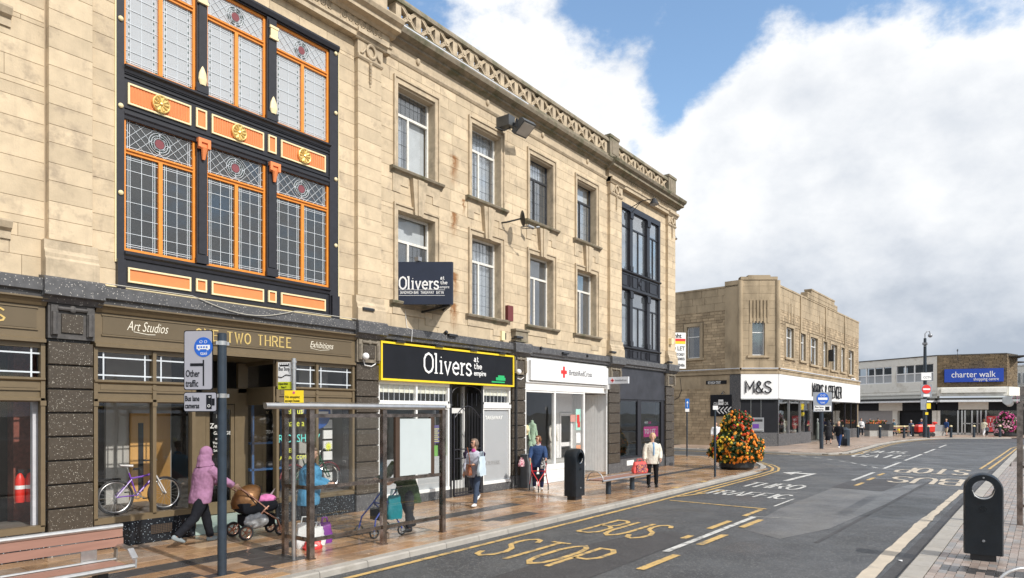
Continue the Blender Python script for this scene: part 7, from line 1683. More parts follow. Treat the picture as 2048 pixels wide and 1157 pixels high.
# tall camera mast
p = grd(1850, 875); d = p.x * math.cos(YAW) + p.y * math.sin(YAW); t = thing('camera_mast', 'tall dark mast with domed camera and no entry sign in front of the shopping centre', 'mast', (p.x, p.y, 0)); h = high(677, d)
b = MB(); b.cyl((0, 0, 0), (0, 0, high(735, d)), .19, .15, 12); b.cyl((0, 0, high(735, d)), (0, 0, h), .15, .12, 12); b.build('mast', NAVYP, t, smooth=True)
b = MB(); b.tube([ZV * h, ZV * high(668, d), ZV * high(663.5, d) + CX * .2, ZV * high(663, d) + CX * .42, ZV * high(668, d) + CX * .5], .045, 8); b.build('swan_neck', GREY, t); b = MB(); q = CX * .5 + ZV * high(671.5, d); b.sph(q, .2, 12, 8); b.build('dome', GREY, t, smooth=True)
b = MB(); b.box(-.3, .3, -.2, .2, high(690, d), high(686, d)); b.box(-.4, .4, -.08, .08, high(694, d), high(692.5, d)); b.build('aerial_box', GREY, t)
w_ = 20 * d / FPX; vplate(t, 'notice_plate', CX * -w_ / 2 + CN * .2, CX, w_, high(761, d), high(746, d), SIGNW, .03)
text('CCTV', .28, CX * -.3 + CN * .22 + ZV * high(757.5, d), CX, ZV, MATS['dark grey print'], 'lettering', t, depth=.004, bold=.003)
w_ = 22 * d / FPX; vplate(t, 'no_entry_plate', CX * -w_ / 2 + CN * .2, CX, w_, high(795, d), high(770, d), MATS['sign grey'], .03)
b = MB(); q = CN * .23 + ZV * high(779, d); b.cyl(q, q + CN * .01, 8.8 * d / FPX, 8.8 * d / FPX, 24); b.build('red_disc', RC, t); b = MB(); q += CN * .015; b.bar(q - CX * .34, q + CX * .34, .01, .15); b.build('white_bar', SIGNW, t); vplate(t, 'lower_notice', CX * -.3 + CN * .23, CX, .6, high(794, d), high(789, d), SIGNW, .01)
vplate(t, 'grey_cabinet', CX * -.55 + CN * .22, CX, .55, high(820, d), high(799, d), MATS['sign grey'], .05); vplate(t, 'yellow_plate', CX * -.1 + CN * .24, CX, .5, high(818, d), high(807, d), YELLOW, .01); vplate(t, 'yellow_plate', CX * -.1 + CN * .2, CX, .28, high(830, d), high(825, d), YELLOW, .01)
# bollards
bl0 = thing('bollard', 'dark bollard with pale cap at the left end of the far row', 'bollard', group='bollards in front of the shopping centre')
b = MB(); b.cyl((0, 0, 0), (0, 0, 1.02), .11, .1, 14); b.build('post', NAVYP, bl0, smooth=True); b = MB(); b.cyl((0, 0, 1.02), (0, 0, 1.1), .115, .115, 14); b.sph((0, 0, 1.1), (.115, .115, .06), 12, 6); b.build('cap', CREAMG, bl0, smooth=True)
bpy.context.view_layer.update()
BP = [(1716, 875, ''), (1760, 875.5, 'bollard in front of the long grey planter'), (1808, 876, 'bollard at the right end of the far bench'), (1826, 873, 'bollard beside the red cart, left of the mast'), (1857, 875.5, 'bollard just right of the camera mast'), (1902, 875, 'bollard nearest the man in shorts'), (1948, 874.5, 'bollard between the glass doors and the red letting board'), (2000, 874, 'bollard left of the pink flower tower')]
for i, (px, py, lb) in enumerate(BP):
    p = grd(px, py + .6)
    if i == 0: bl0.location = (p.x, p.y, 0)
    else: dup(bl0, (p.x, p.y, 0), None, lb)
# far planter, far bench, cart
p = deep(1757, 66.5); t = thing('flower_planter', 'long grey planter with orange and pink flowers left of the far bench', 'planter', (p.x, p.y, 0), YAW - R(90))
b = MB(); b.box(-1.15, 1.15, -.5, .5, 0, .62); b.build('base', mat('pale planter stone', (.4, .39, .37), .8), t); b = MB(); b.box(-1.2, 1.2, -.55, .55, .62, 1.25); b.build('box', BLACK2, t)
rnd = random.Random(4)
for nm, m_, n in (('leaves', mat('planter leaf', (.05, .10, .03), .7), 80), ('orange_flowers', mat('orange petal', (.75, .22, .05), .6), 60), ('pink_flowers', mat('pink petal', (.75, .25, .30), .6), 40)):
    b = MB(); [b.sph((rnd.uniform(-1.0, .6), rnd.uniform(-.45, .45), 1.25 + rnd.uniform(0, .3)), rnd.uniform(.06, .1), 6, 4) for _ in range(n)]; b.build(nm, m_, t, kind='stuff')
p = deep(1798, 67); t = thing('park_bench', 'grey and timber bench between the long planter and the red cart', 'bench', (p.x, p.y, 0), YAW - R(90))
for z in (.45, .95): b = MB(); b.box(-.95, .95, -.05 if z > .5 else -.25, .05 if z > .5 else .2, z, z + .1); b.build('rail', TIM if z < .5 else CREAMG, t)
b = MB(); b.box(-.95, .95, .0, .04, .75, .88); b.build('back_slat', TIM, t)
for x in (-.9, .9): b = MB(); b.box(x - .04, x + .04, -.2, .1, 0, 1.0); b.build('leg', GREY, t)
p = deep(1852, 65.5); t = thing('mail_cart', 'red wheeled mail cart standing behind the camera mast', 'cart', (p.x, p.y, 0), YAW - R(90))
for x0_, x1_ in ((-.98, -.12), (-.02, .66)):
    b = MB(); b.loft([[(x, y, z) for x, y in ((x0_ + i, -.4 + i), (x1_ - i, -.4 + i), (x1_ - i, .4 - i), (x0_ + i, .4 - i))] for z, i in ((.42, .12), (.5, .02), (1.0, 0), (1.12, .05), (1.2, .2))]); b.build('body', REDP, t)
for x in (-.7, -.4, .15, .5): b = MB(); b.cyl((x, -.35, .2), (x, -.28, .2), .2, .2, 14); b.build('wheel', RUBBER, t)
b = MB(); b.tube([(.66, -.1, 1.1), (.95, -.1, 1.35), (1.05, -.1, 1.3)], .05, 6); b.build('handle', REDP, t); b = MB(); b.sph((.85, 0, 1.35), (.25, .2, .12), 8, 6); b.build('cover', REDP, t); b = MB(); b.box(-.4, -.25, -.415, -.405, .75, .8); b.box(-.4, -.25, -.415, -.405, .58, .63); b.box(-.55, -.2, -.3, 0, 1.2, 1.25); b.build('white_label', SIGNW, t)
p = deep(1873, 68); t = thing('grey_planter', 'small empty grey planter behind the red cart', 'planter', (p.x, p.y, 0), YAW - R(90)); b = MB(); b.box(-.6, .6, -.4, .4, 0, .5); b.build('base', MATS['pale planter stone'], t); b = MB(); b.box(-.62, .62, -.42, .42, .5, 1.1); b.build('box', GREY, t)
# bike hoop near right
p = grd(1995, 1157); t = thing('cycle_hoop', 'steel cycle hoop at the bottom right corner', 'cycle stand', (10.9, .0, 0))
H0 = Vector((10.55, .22, 0)); H1 = Vector((10.95, -.42, 0)); b = MB(); m_ = (H0 + H1) / 2; hd = (H1 - H0) / 2; b.tube([H0] + [m_ + hd * -math.cos(a) + ZV * (0.02 + .30 * math.sin(a)) for a in [math.pi * k / 16 for k in range(17)]] + [H1], .022, 10); b.build('hoop', STEEL, t, off=t.location, smooth=True)
q = wall(1062, 900); b = MB(); t = thing('service_cabinet', 'narrow grey cabinet against the pier beside the charity shop', 'cabinet', (16.75, W0 - .2, 0)); b.box(-.18, .18, -.16, .1, 0, 1.0); b.box(-.19, .19, -.17, .11, 1.0, 1.03); b.build('case', mat('cabinet grey', (.12, .13, .14), .5), t); b = MB(); b.box(-.03, .06, -.17, -.16, .7, .95); b.build('label_plate', CREAMG, t)
# flower tower
GRAYD = mat('dark grey metal', (.09, .095, .10), .5, metal=.3)
FLW = {'orange': mat('orange begonia', (.85, .26, .02), .6, var=.15, vs=20), 'amber': mat('amber begonia', (.88, .42, .05), .6, var=.15, vs=20), 'yellow': mat('yellow begonia', (.90, .66, .06), .6, var=.1, vs=20), 'red': mat('red begonia', (.48, .03, .02), .6, var=.2, vs=20), 'scarlet': mat('scarlet begonia', (.75, .09, .02), .6, var=.2, vs=20)}
LEAFM = mat('begonia leaf', (.03, .07, .02), .5, var=.35, vs=12); LEAF2 = mat('bronze leaf', (.12, .13, .03), .5, var=.3, vs=12)
def tower(label, loc, prof, cols, tub, seed, nfl, nleaf, sc_=1.0, group=None):
    t = thing('flower_tower', label, 'planter', loc); rnd = random.Random(seed); Ht = prof[-1][0]
    b = MB(); b.loft([[(r * math.cos(a), r * math.sin(a), z) for a in [k * math.pi / 12 for k in range(24)]] for r, z in ((tub * .9, 0), (tub, .1), (tub, .42), (tub * .92, .45))]); b.build('tub', GRAN_D if False else DARK, t)
    b = MB(); b.loft([[(max(.02, r - .22) * math.cos(a), max(.02, r - .22) * math.sin(a), z) for a in [k * math.pi / 8 for k in range(16)]] for z, r in prof]); b.build('core', mat('moss core', (.02, .03, .012), .9), t)
    def rad(z):
        for (z0_, r0_), (z1_, r1_) in zip(prof, prof[1:]):
            if z0_ <= z <= z1_: return r0_ + (r1_ - r0_) * (z - z0_) / (z1_ - z0_)
        return .1
    def spot(out):
        while True:
            z = rnd.uniform(prof[0][0], Ht); r = rad(z)
            if rnd.random() < r / max(p_[1] for p_ in prof): break
        a = rnd.uniform(0, 2 * math.pi); lump = .14 * noise.noise(Vector((math.cos(a) * 2.2, math.sin(a) * 2.2, z * 2.2 + seed)))
        r += lump * 2 + rnd.uniform(-.16, .04) + out; return Vector((r * math.cos(a), r * math.sin(a), z)), a
    for nm, m_, frac in (('leaves', LEAFM, .75), ('bronze_leaves', LEAF2, .25)):
        b = MB()
        for _ in range(int(nleaf * frac)):
            p_, a = spot(0); L_ = rnd.uniform(.05, .11) * sc_; u = Vector((rnd.uniform(-1, 1), rnd.uniform(-1, 1), rnd.uniform(-.9, .7))).normalized(); v = u.cross(Vector((rnd.uniform(-1, 1), rnd.uniform(-1, 1), rnd.uniform(-1, 1)))).normalized()
            b.add([p_ - u * L_, p_ + v * L_ * .5, p_ + u * L_, p_ - v * L_ * .5], [(0, 1, 2, 3)])
        b.build(nm, m_, t, kind='stuff')
    cl = [(c_, Vector((rnd.uniform(0, 2 * math.pi), rnd.uniform(prof[0][0], Ht), 0))) for c_ in cols for _ in range(5)]
    bs = {c_: MB() for c_ in cols}
    for _ in range(nfl):
        p_, a = spot(.03); an = a; best = min(cl, key=lambda q: (min(abs(an - q[1].x), 6.283 - abs(an - q[1].x)) * .9) ** 2 + (p_.z - q[1].y) ** 2 + rnd.uniform(0, .15))[0]
        if rnd.random() < .15: best = rnd.choice(cols)
        r = rnd.uniform(.03, .058) * sc_; mb = bs[best]
        mb.sph(p_, (r, r, r * .8), 7, 5)
        for k in range(5):
            q = a + rnd.uniform(-1, 1); o_ = Vector((math.cos(q), math.sin(q), 0)); w = Vector((-o_.y, o_.x, 0)); an2 = k * 1.257; c_ = p_ + (w * math.cos(an2) + ZV * math.sin(an2)) * r * .9 + o_ * r * .2
            mb.sph(c_, (r * .55, r * .55, r * .5), 5, 4)
    for c_, mb in bs.items(): mb.build(c_ + '_flowers', FLW.get(c_) or MATS[c_], t, kind='stuff')
    return t
p = grd(1473, 938)
dq = p.x * math.cos(YAW) + p.y * math.sin(YAW)
tower('tall tiered tower of orange, yellow and red begonias on the pavement corner', (p.x, p.y, 0), [(.3, .7), (.5, .95), (.85, 1.0), (1.15, .86), (1.4, .72), (1.6, .60), (1.85, .55), (2.1, .44), (2.25, .32), (2.42, .14)], ['orange', 'amber', 'yellow', 'amber', 'red', 'scarlet', 'orange'], .7, 12, 760, 5600)
MATS['magenta'] = mat('magenta petal', (.55, .06, .25), .6, var=.2, vs=20); MATS['pale_pink'] = mat('pale pink petal', (.8, .45, .55), .6); FLW['magenta'] = MATS['magenta']; FLW['pink'] = MATS['pale_pink']
p = deep(2012, 66.5); tower('pink and magenta flower tower near the right edge of the far pavement', (p.x, p.y, 0), [(.35, .85), (.7, 1.1), (1.3, .95), (1.9, .75), (2.25, .5), (2.45, .2)], ['magenta', 'pink'], 1.0, 31, 420, 1800, 1.6)
# ================================================================ PEOPLE
SKIN = mat('fair skin', (.62, .37, .27), .55, var=.06, vs=20, world_co=False)
SKIN2 = mat('tanned skin', (.50, .28, .19), .55, var=.06, vs=20, world_co=False)
def cloth(n, c, r=.9, var=.16): return mat(n, c, r, var=var, vs=7, bump=.004, bs=22, world_co=False, spec=.15)
def organic(name, mb, voxel, m, parent, it=3, wrinkle=0.0):
    ob = mb.build(name, m, None)
    md = ob.modifiers.new('r', 'REMESH'); md.mode = 'VOXEL'; md.voxel_size = voxel; md.use_smooth_shade = True
    md = ob.modifiers.new('s', 'SMOOTH'); md.factor = .5; md.iterations = it
    if wrinkle:
        tx = bpy.data.textures.get('wrinkle') or bpy.data.textures.new('wrinkle', 'CLOUDS'); tx.noise_scale = .09; tx.noise_depth = 2
        md = ob.modifiers.new('d', 'DISPLACE'); md.texture = tx; md.strength = wrinkle; md.mid_level = .5; md.texture_coords = 'LOCAL'
    dg = bpy.context.evaluated_depsgraph_get(); me = bpy.data.meshes.new_from_object(ob.evaluated_get(dg))
    old = ob.data; ob.modifiers.clear(); ob.data = me; me.name = name; bpy.data.meshes.remove(old); ob.name = name
    if not me.materials: me.materials.append(m)
    ob.parent = parent; return ob
def sw(a, ab=0, side=1):                                # limb direction: a forward swing, ab sideways
    a = R(a); ab = R(ab); return Vector((math.sin(a) * math.cos(ab), side * math.sin(ab), -math.cos(a) * math.cos(ab)))
def ell(c, rx, ry, n=14, yaw=0.0): 
    c = Vector(c); ca, sa = math.cos(yaw), math.sin(yaw)
    return [c + Vector((rx * math.cos(t) * ca - ry * math.sin(t) * sa, rx * math.cos(t) * sa + ry * math.sin(t) * ca, 0)) for t in [k * 2 * math.pi / n for k in range(n)]]
def person(label, loc, rz, H=1.66, lean=2, legs=((6, 4), (-8, 6)), arms=((5, 8, 20, 0), (-5, 8, 15, 0)), top=None, bottom=None, shoe=None, skin=None, hair=None, hairstyle='short', coat=.12, bulk=1.0, head_yaw=0, head_pitch=0, skirt=0.0, sleeves='long', vx=.012, collar=None, hood=False, shorts=False, extra=None, glasses=False, group=None, sit=False):
    t = thing('person', label, 'person', loc, R(rz), group); skin = skin or SKIN; s = H / 1.7; S = lambda v: v * s
    th, sh_, ft = .42 * s, .41 * s, .075 * s
    ks, as_ = [], []
    for (a, kb), sd in zip(legs, (1, -1)):
        d1 = sw(a, 2, sd); d2 = sw(a - kb, 0, sd); ks.append((d1, d2))
    reach = max(-(d1.z * th + d2.z * sh_) for d1, d2 in ks) + ft
    hipz = reach if not sit else .48
    hip = [Vector((0, sd * .085 * s * bulk, hipz)) for sd in (1, -1)]
    knee = [h + d[0] * th for h, d in zip(hip, ks)]; ank = [k + d[1] * sh_ for k, d in zip(knee, ks)]
    up = Vector((math.sin(R(lean)), 0, math.cos(R(lean)))); pel = Vector((0, 0, hipz))
    chest = pel + up * (.36 * s); shc = pel + up * (.47 * s); neck = pel + up * (.55 * s)
    sho = [shc + Vector((0, sd * .175 * s * (1 + (bulk - 1) * .6), 0)) for sd in (1, -1)]
    elb, wri, hnd = [], [], []
    for (a, ab, eb, inn), sd, p in zip(arms, (1, -1), sho):
        d1 = sw(a + lean * .3, ab, sd); e = p + d1 * (.27 * s); d2 = sw(a + eb, ab * .3 - inn, sd); w = e + d2 * (.245 * s); elb.append(e); wri.append(w); hnd.append(d2)
    hc = neck + up * (.05 * s) + Vector((math.sin(R(lean)) * .0 + .015 * s, 0, .115 * s))
    # --- body: one continuous skin
    b = MB()
    b.loft([ell(pel + up * (z * s), rx * s, ry * s) for z, rx, ry in ((-.06, .07, .1), (.05, .085, .125), (.2, .08, .115), (.36, .095, .135), (.46, .08, .13), (.52, .045, .06))])
    b.tube([neck - up * (.08 * s), neck, hc - Vector((0, 0, .05 * s))], [.055 * s, .05 * s, .052 * s], 12)
    Hm = Matrix.Rotation(R(head_yaw), 4, 'Z') @ Matrix.Rotation(R(head_pitch), 4, 'Y')
    def hp(x, y, z): return hc + Hm @ Vector((x * s, y * s, z * s))
    b.sph(hc + Hm @ Vector((0, 0, .01 * s)), (.088 * s, .073 * s, .105 * s), 16, 12, M=Hm.to_3x3()); b.sph(hp(.022, 0, -.055), (.06 * s, .052 * s, .055 * s), 12, 8, M=Hm.to_3x3())
    b.tube([hp(.078, 0, .015), hp(.1, 0, -.015), hp(.085, 0, -.028)], [.009 * s, .013 * s, .011 * s], 8)
    for sd in (-1, 1): b.sph(hp(.0, sd * .073, -.005), (.018 * s, .01 * s, .028 * s), 8, 6)
    for i in (0, 1):
        b.tube([hip[i], knee[i], ank[i], ank[i] - Vector((0, 0, .03 * s))], [.07 * s, .052 * s, .036 * s, .035 * s], 12)
        b.tube([sho[i], elb[i], wri[i]], [.042 * s, .036 * s, .026 * s], 10)
        w, d = wri[i], hnd[i]; sd = (1, -1)[i]; side = d.cross(Vector((0, 1, 0))).normalized(); pal = w + d * (.045 * s)
        fwd = Vector((1, 0, 0)); fw = (fwd - d * fwd.dot(d)); fw = fw.normalized() if fw.length > .2 else Vector((0, 0, 1)); inn = d.cross(fw) * (1 if i == 0 else -1)
        b.tube([w, pal, w + d * (.085 * s)], [.026 * s, .036 * s, .034 * s], 8)
        for k, (o, L_) in enumerate(((-.028, .06), (-.010, .07), (.010, .066), (.028, .052))):
            q = w + d * (.08 * s) + fw * (-o * s); q2 = q + d * (L_ * .5 * s) + inn * (.006 * s); q3 = q2 + d * (L_ * .4 * s) + inn * (.022 * s); b.tube([q - d * .02 * s, q, q2, q3], [.011 * s, .0105 * s, .0095 * s, .008 * s], 6)
        q = w + d * (.03 * s) + fw * (.025 * s); b.tube([q, q + fw * (.03 * s) + d * (.025 * s), q + fw * (.032 * s) + d * (.055 * s)], [.014 * s, .012 * s, .009 * s], 6)
    organic('body', b, vx * .75, skin, t, 2)
    # --- face
    for sd in (-1, 1): e = MB(); e.sph(hp(.082, sd * .03, .02), (.006 * s, .011 * s, .006 * s), 8, 6); e.build('eye', DARK, t)
    if glasses: e = MB(); [e.sph(hp(.09, sd * .032, .018), (.006 * s, .024 * s, .018 * s), 8, 6) for sd in (-1, 1)]; e.bar(hp(.09, -.03, .02), hp(.09, .03, .02), .006); e.build('sunglasses', DARK, t)
    e = MB(); e.tube([hp(.074, -.02, -.05), hp(.082, 0, -.052), hp(.074, .02, -.05)], .005 * s, 5); e.build('mouth', mat('lips', (.42, .14, .12), .5), t)
    # --- hair or hood
    if hair and not hood:
        h_ = MB(); h_.sph(hp(-.034, 0, .03), (.085 * s, .086 * s, .092 * s), 14, 10); h_.sph(hp(.025, 0, .085), (.055 * s, .062 * s, .034 * s), 10, 8); 
        if hairstyle in ('bob', 'long'): h_.sph(hp(-.05, 0, -.015), (.07 * s, .09 * s, .09 * s), 12, 8); [h_.sph(hp(.0, sd * .078, -.005), (.04 * s, .022 * s, .065 * s), 8, 6) for sd in (-1, 1)]
        if hairstyle == 'long': h_.tube([hp(-.06, .0, -.02), hp(-.09, -.02, -.1), hp(-.11, -.04, -.17)], [.07 * s, .055 * s, .02 * s], 10)
        if hairstyle == 'curly': [h_.sph(hp(-.02 + .085 * math.cos(a) * c_, .09 * math.sin(a), .03 + z), .03 * s, 6, 5) for a in [k * .7 for k in range(9)] for z, c_ in ((0, 1), (.05, .8), (-.05, .7)) if math.cos(a) < .5 or z > .03]
        o = organic('hair', h_, vx * .8, hair, t, 2, .012)
        # keep the face clear: pull the cap back
    if hood:
        h_ = MB(); h_.sph(hp(-.02, 0, .015), (.115 * s, .105 * s, .13 * s), 14, 10); h_.tube([hp(-.04, 0, -.02), hp(-.04, 0, -.12), neck - up * .05], [.11 * s, .125 * s, .16 * s], 12); h_.sph(hp(-.1, 0, -.1), (.07 * s, .11 * s, .08 * s), 10, 7); organic('hood', h_, vx, top, t, 3, .016)
    # --- top
    if top:
        b = MB(); k = bulk; cb = coat * s
        rings = [(-.06 - coat / s * s, .125, .185), (-.02, .128, .19), (.12, .122, .172), (.25, .127, .182), (.37, .13, .196), (.45, .115, .19), (.49, .085, .13), (.525, .062, .075)]
        b.loft([ell(pel + up * ((z * s) if i else (-coat - .03) * s) , rx * s * k, ry * s * (1 + (k - 1) * .8), 18) for i, (z, rx, ry) in enumerate(rings)])
        for i in (0, 1):
            end = wri[i] if sleeves == 'long' else elb[i]
            mid = elb[i]; pts = [sho[i] + Vector((0, (-1, 1)[i] * .03, -.01)), sho[i] * .5 + mid * .5, mid] + ([mid * .5 + end * .5, end - hnd[i] * .005] if sleeves == 'long' else [])
            b.tube(pts, [.07 * s * k, .062 * s * k, .056 * s * k] + ([.052 * s * k, .042 * s * k] if sleeves == 'long' else []), 12)
        organic('jacket' if coat > .05 else 'top', b, vx, top, t, 3, .022)
        if collar: c_ = MB(); c_.tube([neck + Vector((.066 * math.cos(a) + .01, .07 * math.sin(a), -.03 * math.cos(a))) * s for a in [k * math.pi / 7 for k in range(14)]], .02 * s, 6, closed=True); c_.build('collar', collar, t, smooth=True)
    # --- legs
    if bottom:
        b = MB(); k = 1 + (bulk - 1) * .6
        b.loft([ell(pel + Vector((0, 0, z * s)), rx * s * k, ry * s * k, 16) for z, rx, ry in ((-.12, .10, .14), (-.03, .115, .165), (.07, .105, .15), (.12, .1, .14))])
        if skirt: b.loft([ell(pel + Vector((0, 0, -z)), rx * s, ry * s, 16) for z, rx, ry in ((skirt, .2, .24), (skirt * .5, .16, .2), (0, .12, .17))])
        else:
            for i in (0, 1):
                end = ank[i] if not shorts else knee[i] + (ank[i] - knee[i]) * .1
                pts = [hip[i] + Vector((0, 0, .02)), hip[i] * .5 + knee[i] * .5, knee[i]] + ([knee[i] * .5 + ank[i] * .5, ank[i] + Vector((0, 0, .01))] if not shorts else [end])
                b.tube(pts, [.095 * s * k, .085 * s * k, .068 * s * k] + ([.06 * s * k, .052 * s * k] if not shorts else [.085 * s]), 12)
        organic('skirt' if skirt else ('shorts' if shorts else 'trousers'), b, vx, bottom, t, 3, .018)
    for i in (0, 1):
        sh = MB(); a = ank[i]; ang = -(legs[i][0] - legs[i][1]); lift = max(0, (a.z - ft - .02)); pitch = min(55, lift * 260) if legs[i][0] < legs[i][1] else -min(18, lift * 150)
        Mx = Matrix.Translation(a) @ Matrix.Rotation(R(pitch), 4, 'Y')
        def sp(x, y, z): return Mx @ Vector((x * s, y * s, z * s))
        rr = [[sp(x, w_ * math.cos(q), -.035 + h_ * (math.sin(q) if math.sin(q) > -.6 else -.6)) for q in [k * 2 * math.pi / 12 for k in range(12)]] for x, w_, h_ in ((-.075, .02, .03), (-.06, .036, .055), (0, .042, .065), (.06, .046, .05), (.12, .046, .036), (.165, .03, .026), (.175, .012, .016))]
        sh.loft(rr); so_ = sh.build('shoe', shoe or DARK, t, smooth=True); so_.modifiers.new('s', 'SUBSURF').render_levels = 1
    if extra: extra(t, dict(hc=hc, neck=neck, pel=pel, wri=wri, elb=elb, sho=sho, s=s, up=up, hnd=hnd, hp=hp))
    return t, wri, hnd
def feet(px, py): p = grd(px, py); return (p.x, p.y, 0)
LIL = cloth('lilac hoodie', (.32, .165, .27)); BLK = cloth('black cloth', (.014, .015, .02)); NVY = cloth('navy jeans', (.018, .024, .055)); SKY = cloth('sky blue jacket', (.10, .30, .50)); DGR = cloth('charcoal trousers', (.035, .036, .042))
GRN = cloth('olive green coat', (.045, .075, .03)); LGR = cloth('pale grey jacket', (.42, .43, .50)); JEA = cloth('slate jeans', (.055, .075, .12)); NJK = cloth('navy padded jacket', (.035, .065, .15)); CRM = cloth('cream quilted jacket', (.66, .62, .54)); WHT = cloth('white cloth', (.75, .75, .77)); GRYC = cloth('mid grey cloth', (.16, .17, .19)); BLU = cloth('bright blue cloth', (.02, .07, .42)); TEAL = cloth('teal grey cloth', (.06, .11, .15)); BEI = cloth('beige cloth', (.50, .44, .32)); CRT = cloth('cream fleece', (.66, .62, .48)); GRB = cloth('grey blue coat', (.11, .14, .22))
H_GREY = cloth('grey brown hair', (.20, .15, .12)); H_BLOND = cloth('blonde hair', (.62, .46, .25)); H_BROWN = cloth('brown hair', (.18, .09, .05)); H_DARK = cloth('dark hair', (.03, .022, .018)); H_WHITE = cloth('white hair', (.55, .53, .5)); H_SAND = cloth('sandy hair', (.40, .28, .17))
SHW = mat('white shoe', (.72, .70, .68), .5, world_co=False); SHG = mat('grey trainer', (.22, .26, .28), .6, world_co=False)
# 1 lilac hoodie with the pushchair
p1 = Vector((6.02, 11.45, 0))
person('person in a lilac hooded top and black leggings pushing the pushchair', p1, -4, 1.70, lean=9, legs=((20, 8), (-24, 22)), arms=((38, 8, 22, -4), (38, 8, 22, -4)), top=LIL, bottom=BLK, shoe=SHG, coat=.12, bulk=1.38, hood=True, hair=None)
# pushchair
COP = mat('copper hood fabric', (.20, .09, .03), .35, metal=.4, var=.35, vs=9, bump=.006, bs=20, world_co=False); ROSE = mat('rose gold tube', (.55, .30, .22), .25, metal=.9)
t = thing('pushchair', 'pushchair with bronze hood and pink blanket on the left pavement', 'pushchair', (7.02, 11.32, 0), R(-6))
for x, y, r in ((-.33, -.27, .14), (-.33, .27, .14), (.37, -.2, .115), (.37, .2, .115)):
    w = MB(); w.tube([(x + (r - .02) * math.cos(a), y, r + (r - .02) * math.sin(a)) for a in [k * math.pi / 12 for k in range(24)]], .022, 8, closed=True); wo = w.build('wheel', RUBBER, t, smooth=True)
    w = MB(); w.tube([(x + (r - .042) * math.cos(a), y, r + (r - .042) * math.sin(a)) for a in [k * math.pi / 12 for k in range(24)]], .01, 6, closed=True); [w.bar((x, y, r), (x + (r - .04) * math.cos(a), y, r + (r - .04) * math.sin(a)), .018) for a in (0, 1.257, 2.513, 3.77, 5.027)]; w.cyl((x, y - .025, r), (x, y + .025, r), .025, .025, 10); w.build('rim', ROSE, wo)
b = MB()
for y in (-.24, .24): b.tube([(-.33, y, .14), (.02, y * .95, .5), (.12, y * .95, .58)], .018, 8); b.tube([(.37, y * .85, .12), (.3, y * .9, .3), (.02, y * .95, .5)], .018, 8); b.tube([(.1, y * .95, .52), (-.3, y, .86), (-.5, y, 1.0), (-.56, y, 1.02)], .014, 8)
b.build('frame', ROSE, t, smooth=True); b = MB(); b.tube([(-.56, -.24, 1.02), (-.58, -.2, 1.03), (-.58, .2, 1.03), (-.56, .24, 1.02)], .02, 8); b.build('handle', DARK, t, smooth=True)
b = MB(); b.loft([[(x * k + dx, y * k2, z) for x, y in ((-.36, -.22), (.3, -.22), (.36, 0), (.3, .22), (-.36, .22), (-.42, 0))] for z, k, k2, dx in ((.46, .75, .8, -.02), (.52, 1, 1, 0), (.64, 1.05, 1.05, -.02), (.66, 1.0, 1.0, -.02))]); b.build('seat', BLK, t, smooth=True)
b = MB(); rings = []
for i in range(9):
    a = R(-10 + i * 16); c_ = Vector((-.12, 0, .62)); d = Vector((-math.cos(a), 0, math.sin(a))); rings.append([c_ + d * (.36 * abs(math.sin(q))) + Vector((0, .24 * math.cos(q), 0)) for q in [math.pi * k / 10 for k in range(11)]])
n = 11; vs = [p_ for r_ in rings for p_ in r_]; b.add(vs, [(i * n + k, i * n + k + 1, (i + 1) * n + k + 1, (i + 1) * n + k) for i in range(8) for k in range(10)]); o = b.build('hood', COP, t, smooth=True); md = o.modifiers.new('so', 'SOLIDIFY'); md.thickness = .012
b = MB(); [b.tube([r_[k] * 1.0 for k in range(11)], .01, 6) for r_ in (rings[8], rings[4])]; b.build('hood_rib', BLK, t, smooth=True)
b = MB(); b.sph((.2, 0, .68), (.17, .17, .09), 12, 8); b.sph((.05, .02, .68), (.1, .14, .08), 10, 7); organic('blanket', b, .014, mat('pink blanket', (.72, .20, .45), .8, world_co=False), t, 2, .03); b = MB(); b.add([(.24, -.05, .72), (.32, .06, .72), (.36, -.02, .88), (.3, .1, .74)], [(0, 1, 2), (1, 3, 2)]); b.build('toy_ear', SHW, t)
b = MB(); b.loft([[(x * k, y * k, z) for x, y in ((-.28, -.2), (.26, -.2), (.26, .2), (-.28, .2))] for z, k in ((.18, .75), (.26, 1), (.42, 1.0))]); b.build('basket', BLK, t, smooth=True)
bg_ = MB(); bg_.sph((-.1, -.2, .32), (.24, .08, .15), 12, 9); o = organic('rain_cover', bg_, .012, mat('crumpled clear plastic', (.28, .28, .29), .15, var=.5, vs=9, bump=.02, bs=14, world_co=False), t, 1, .05)
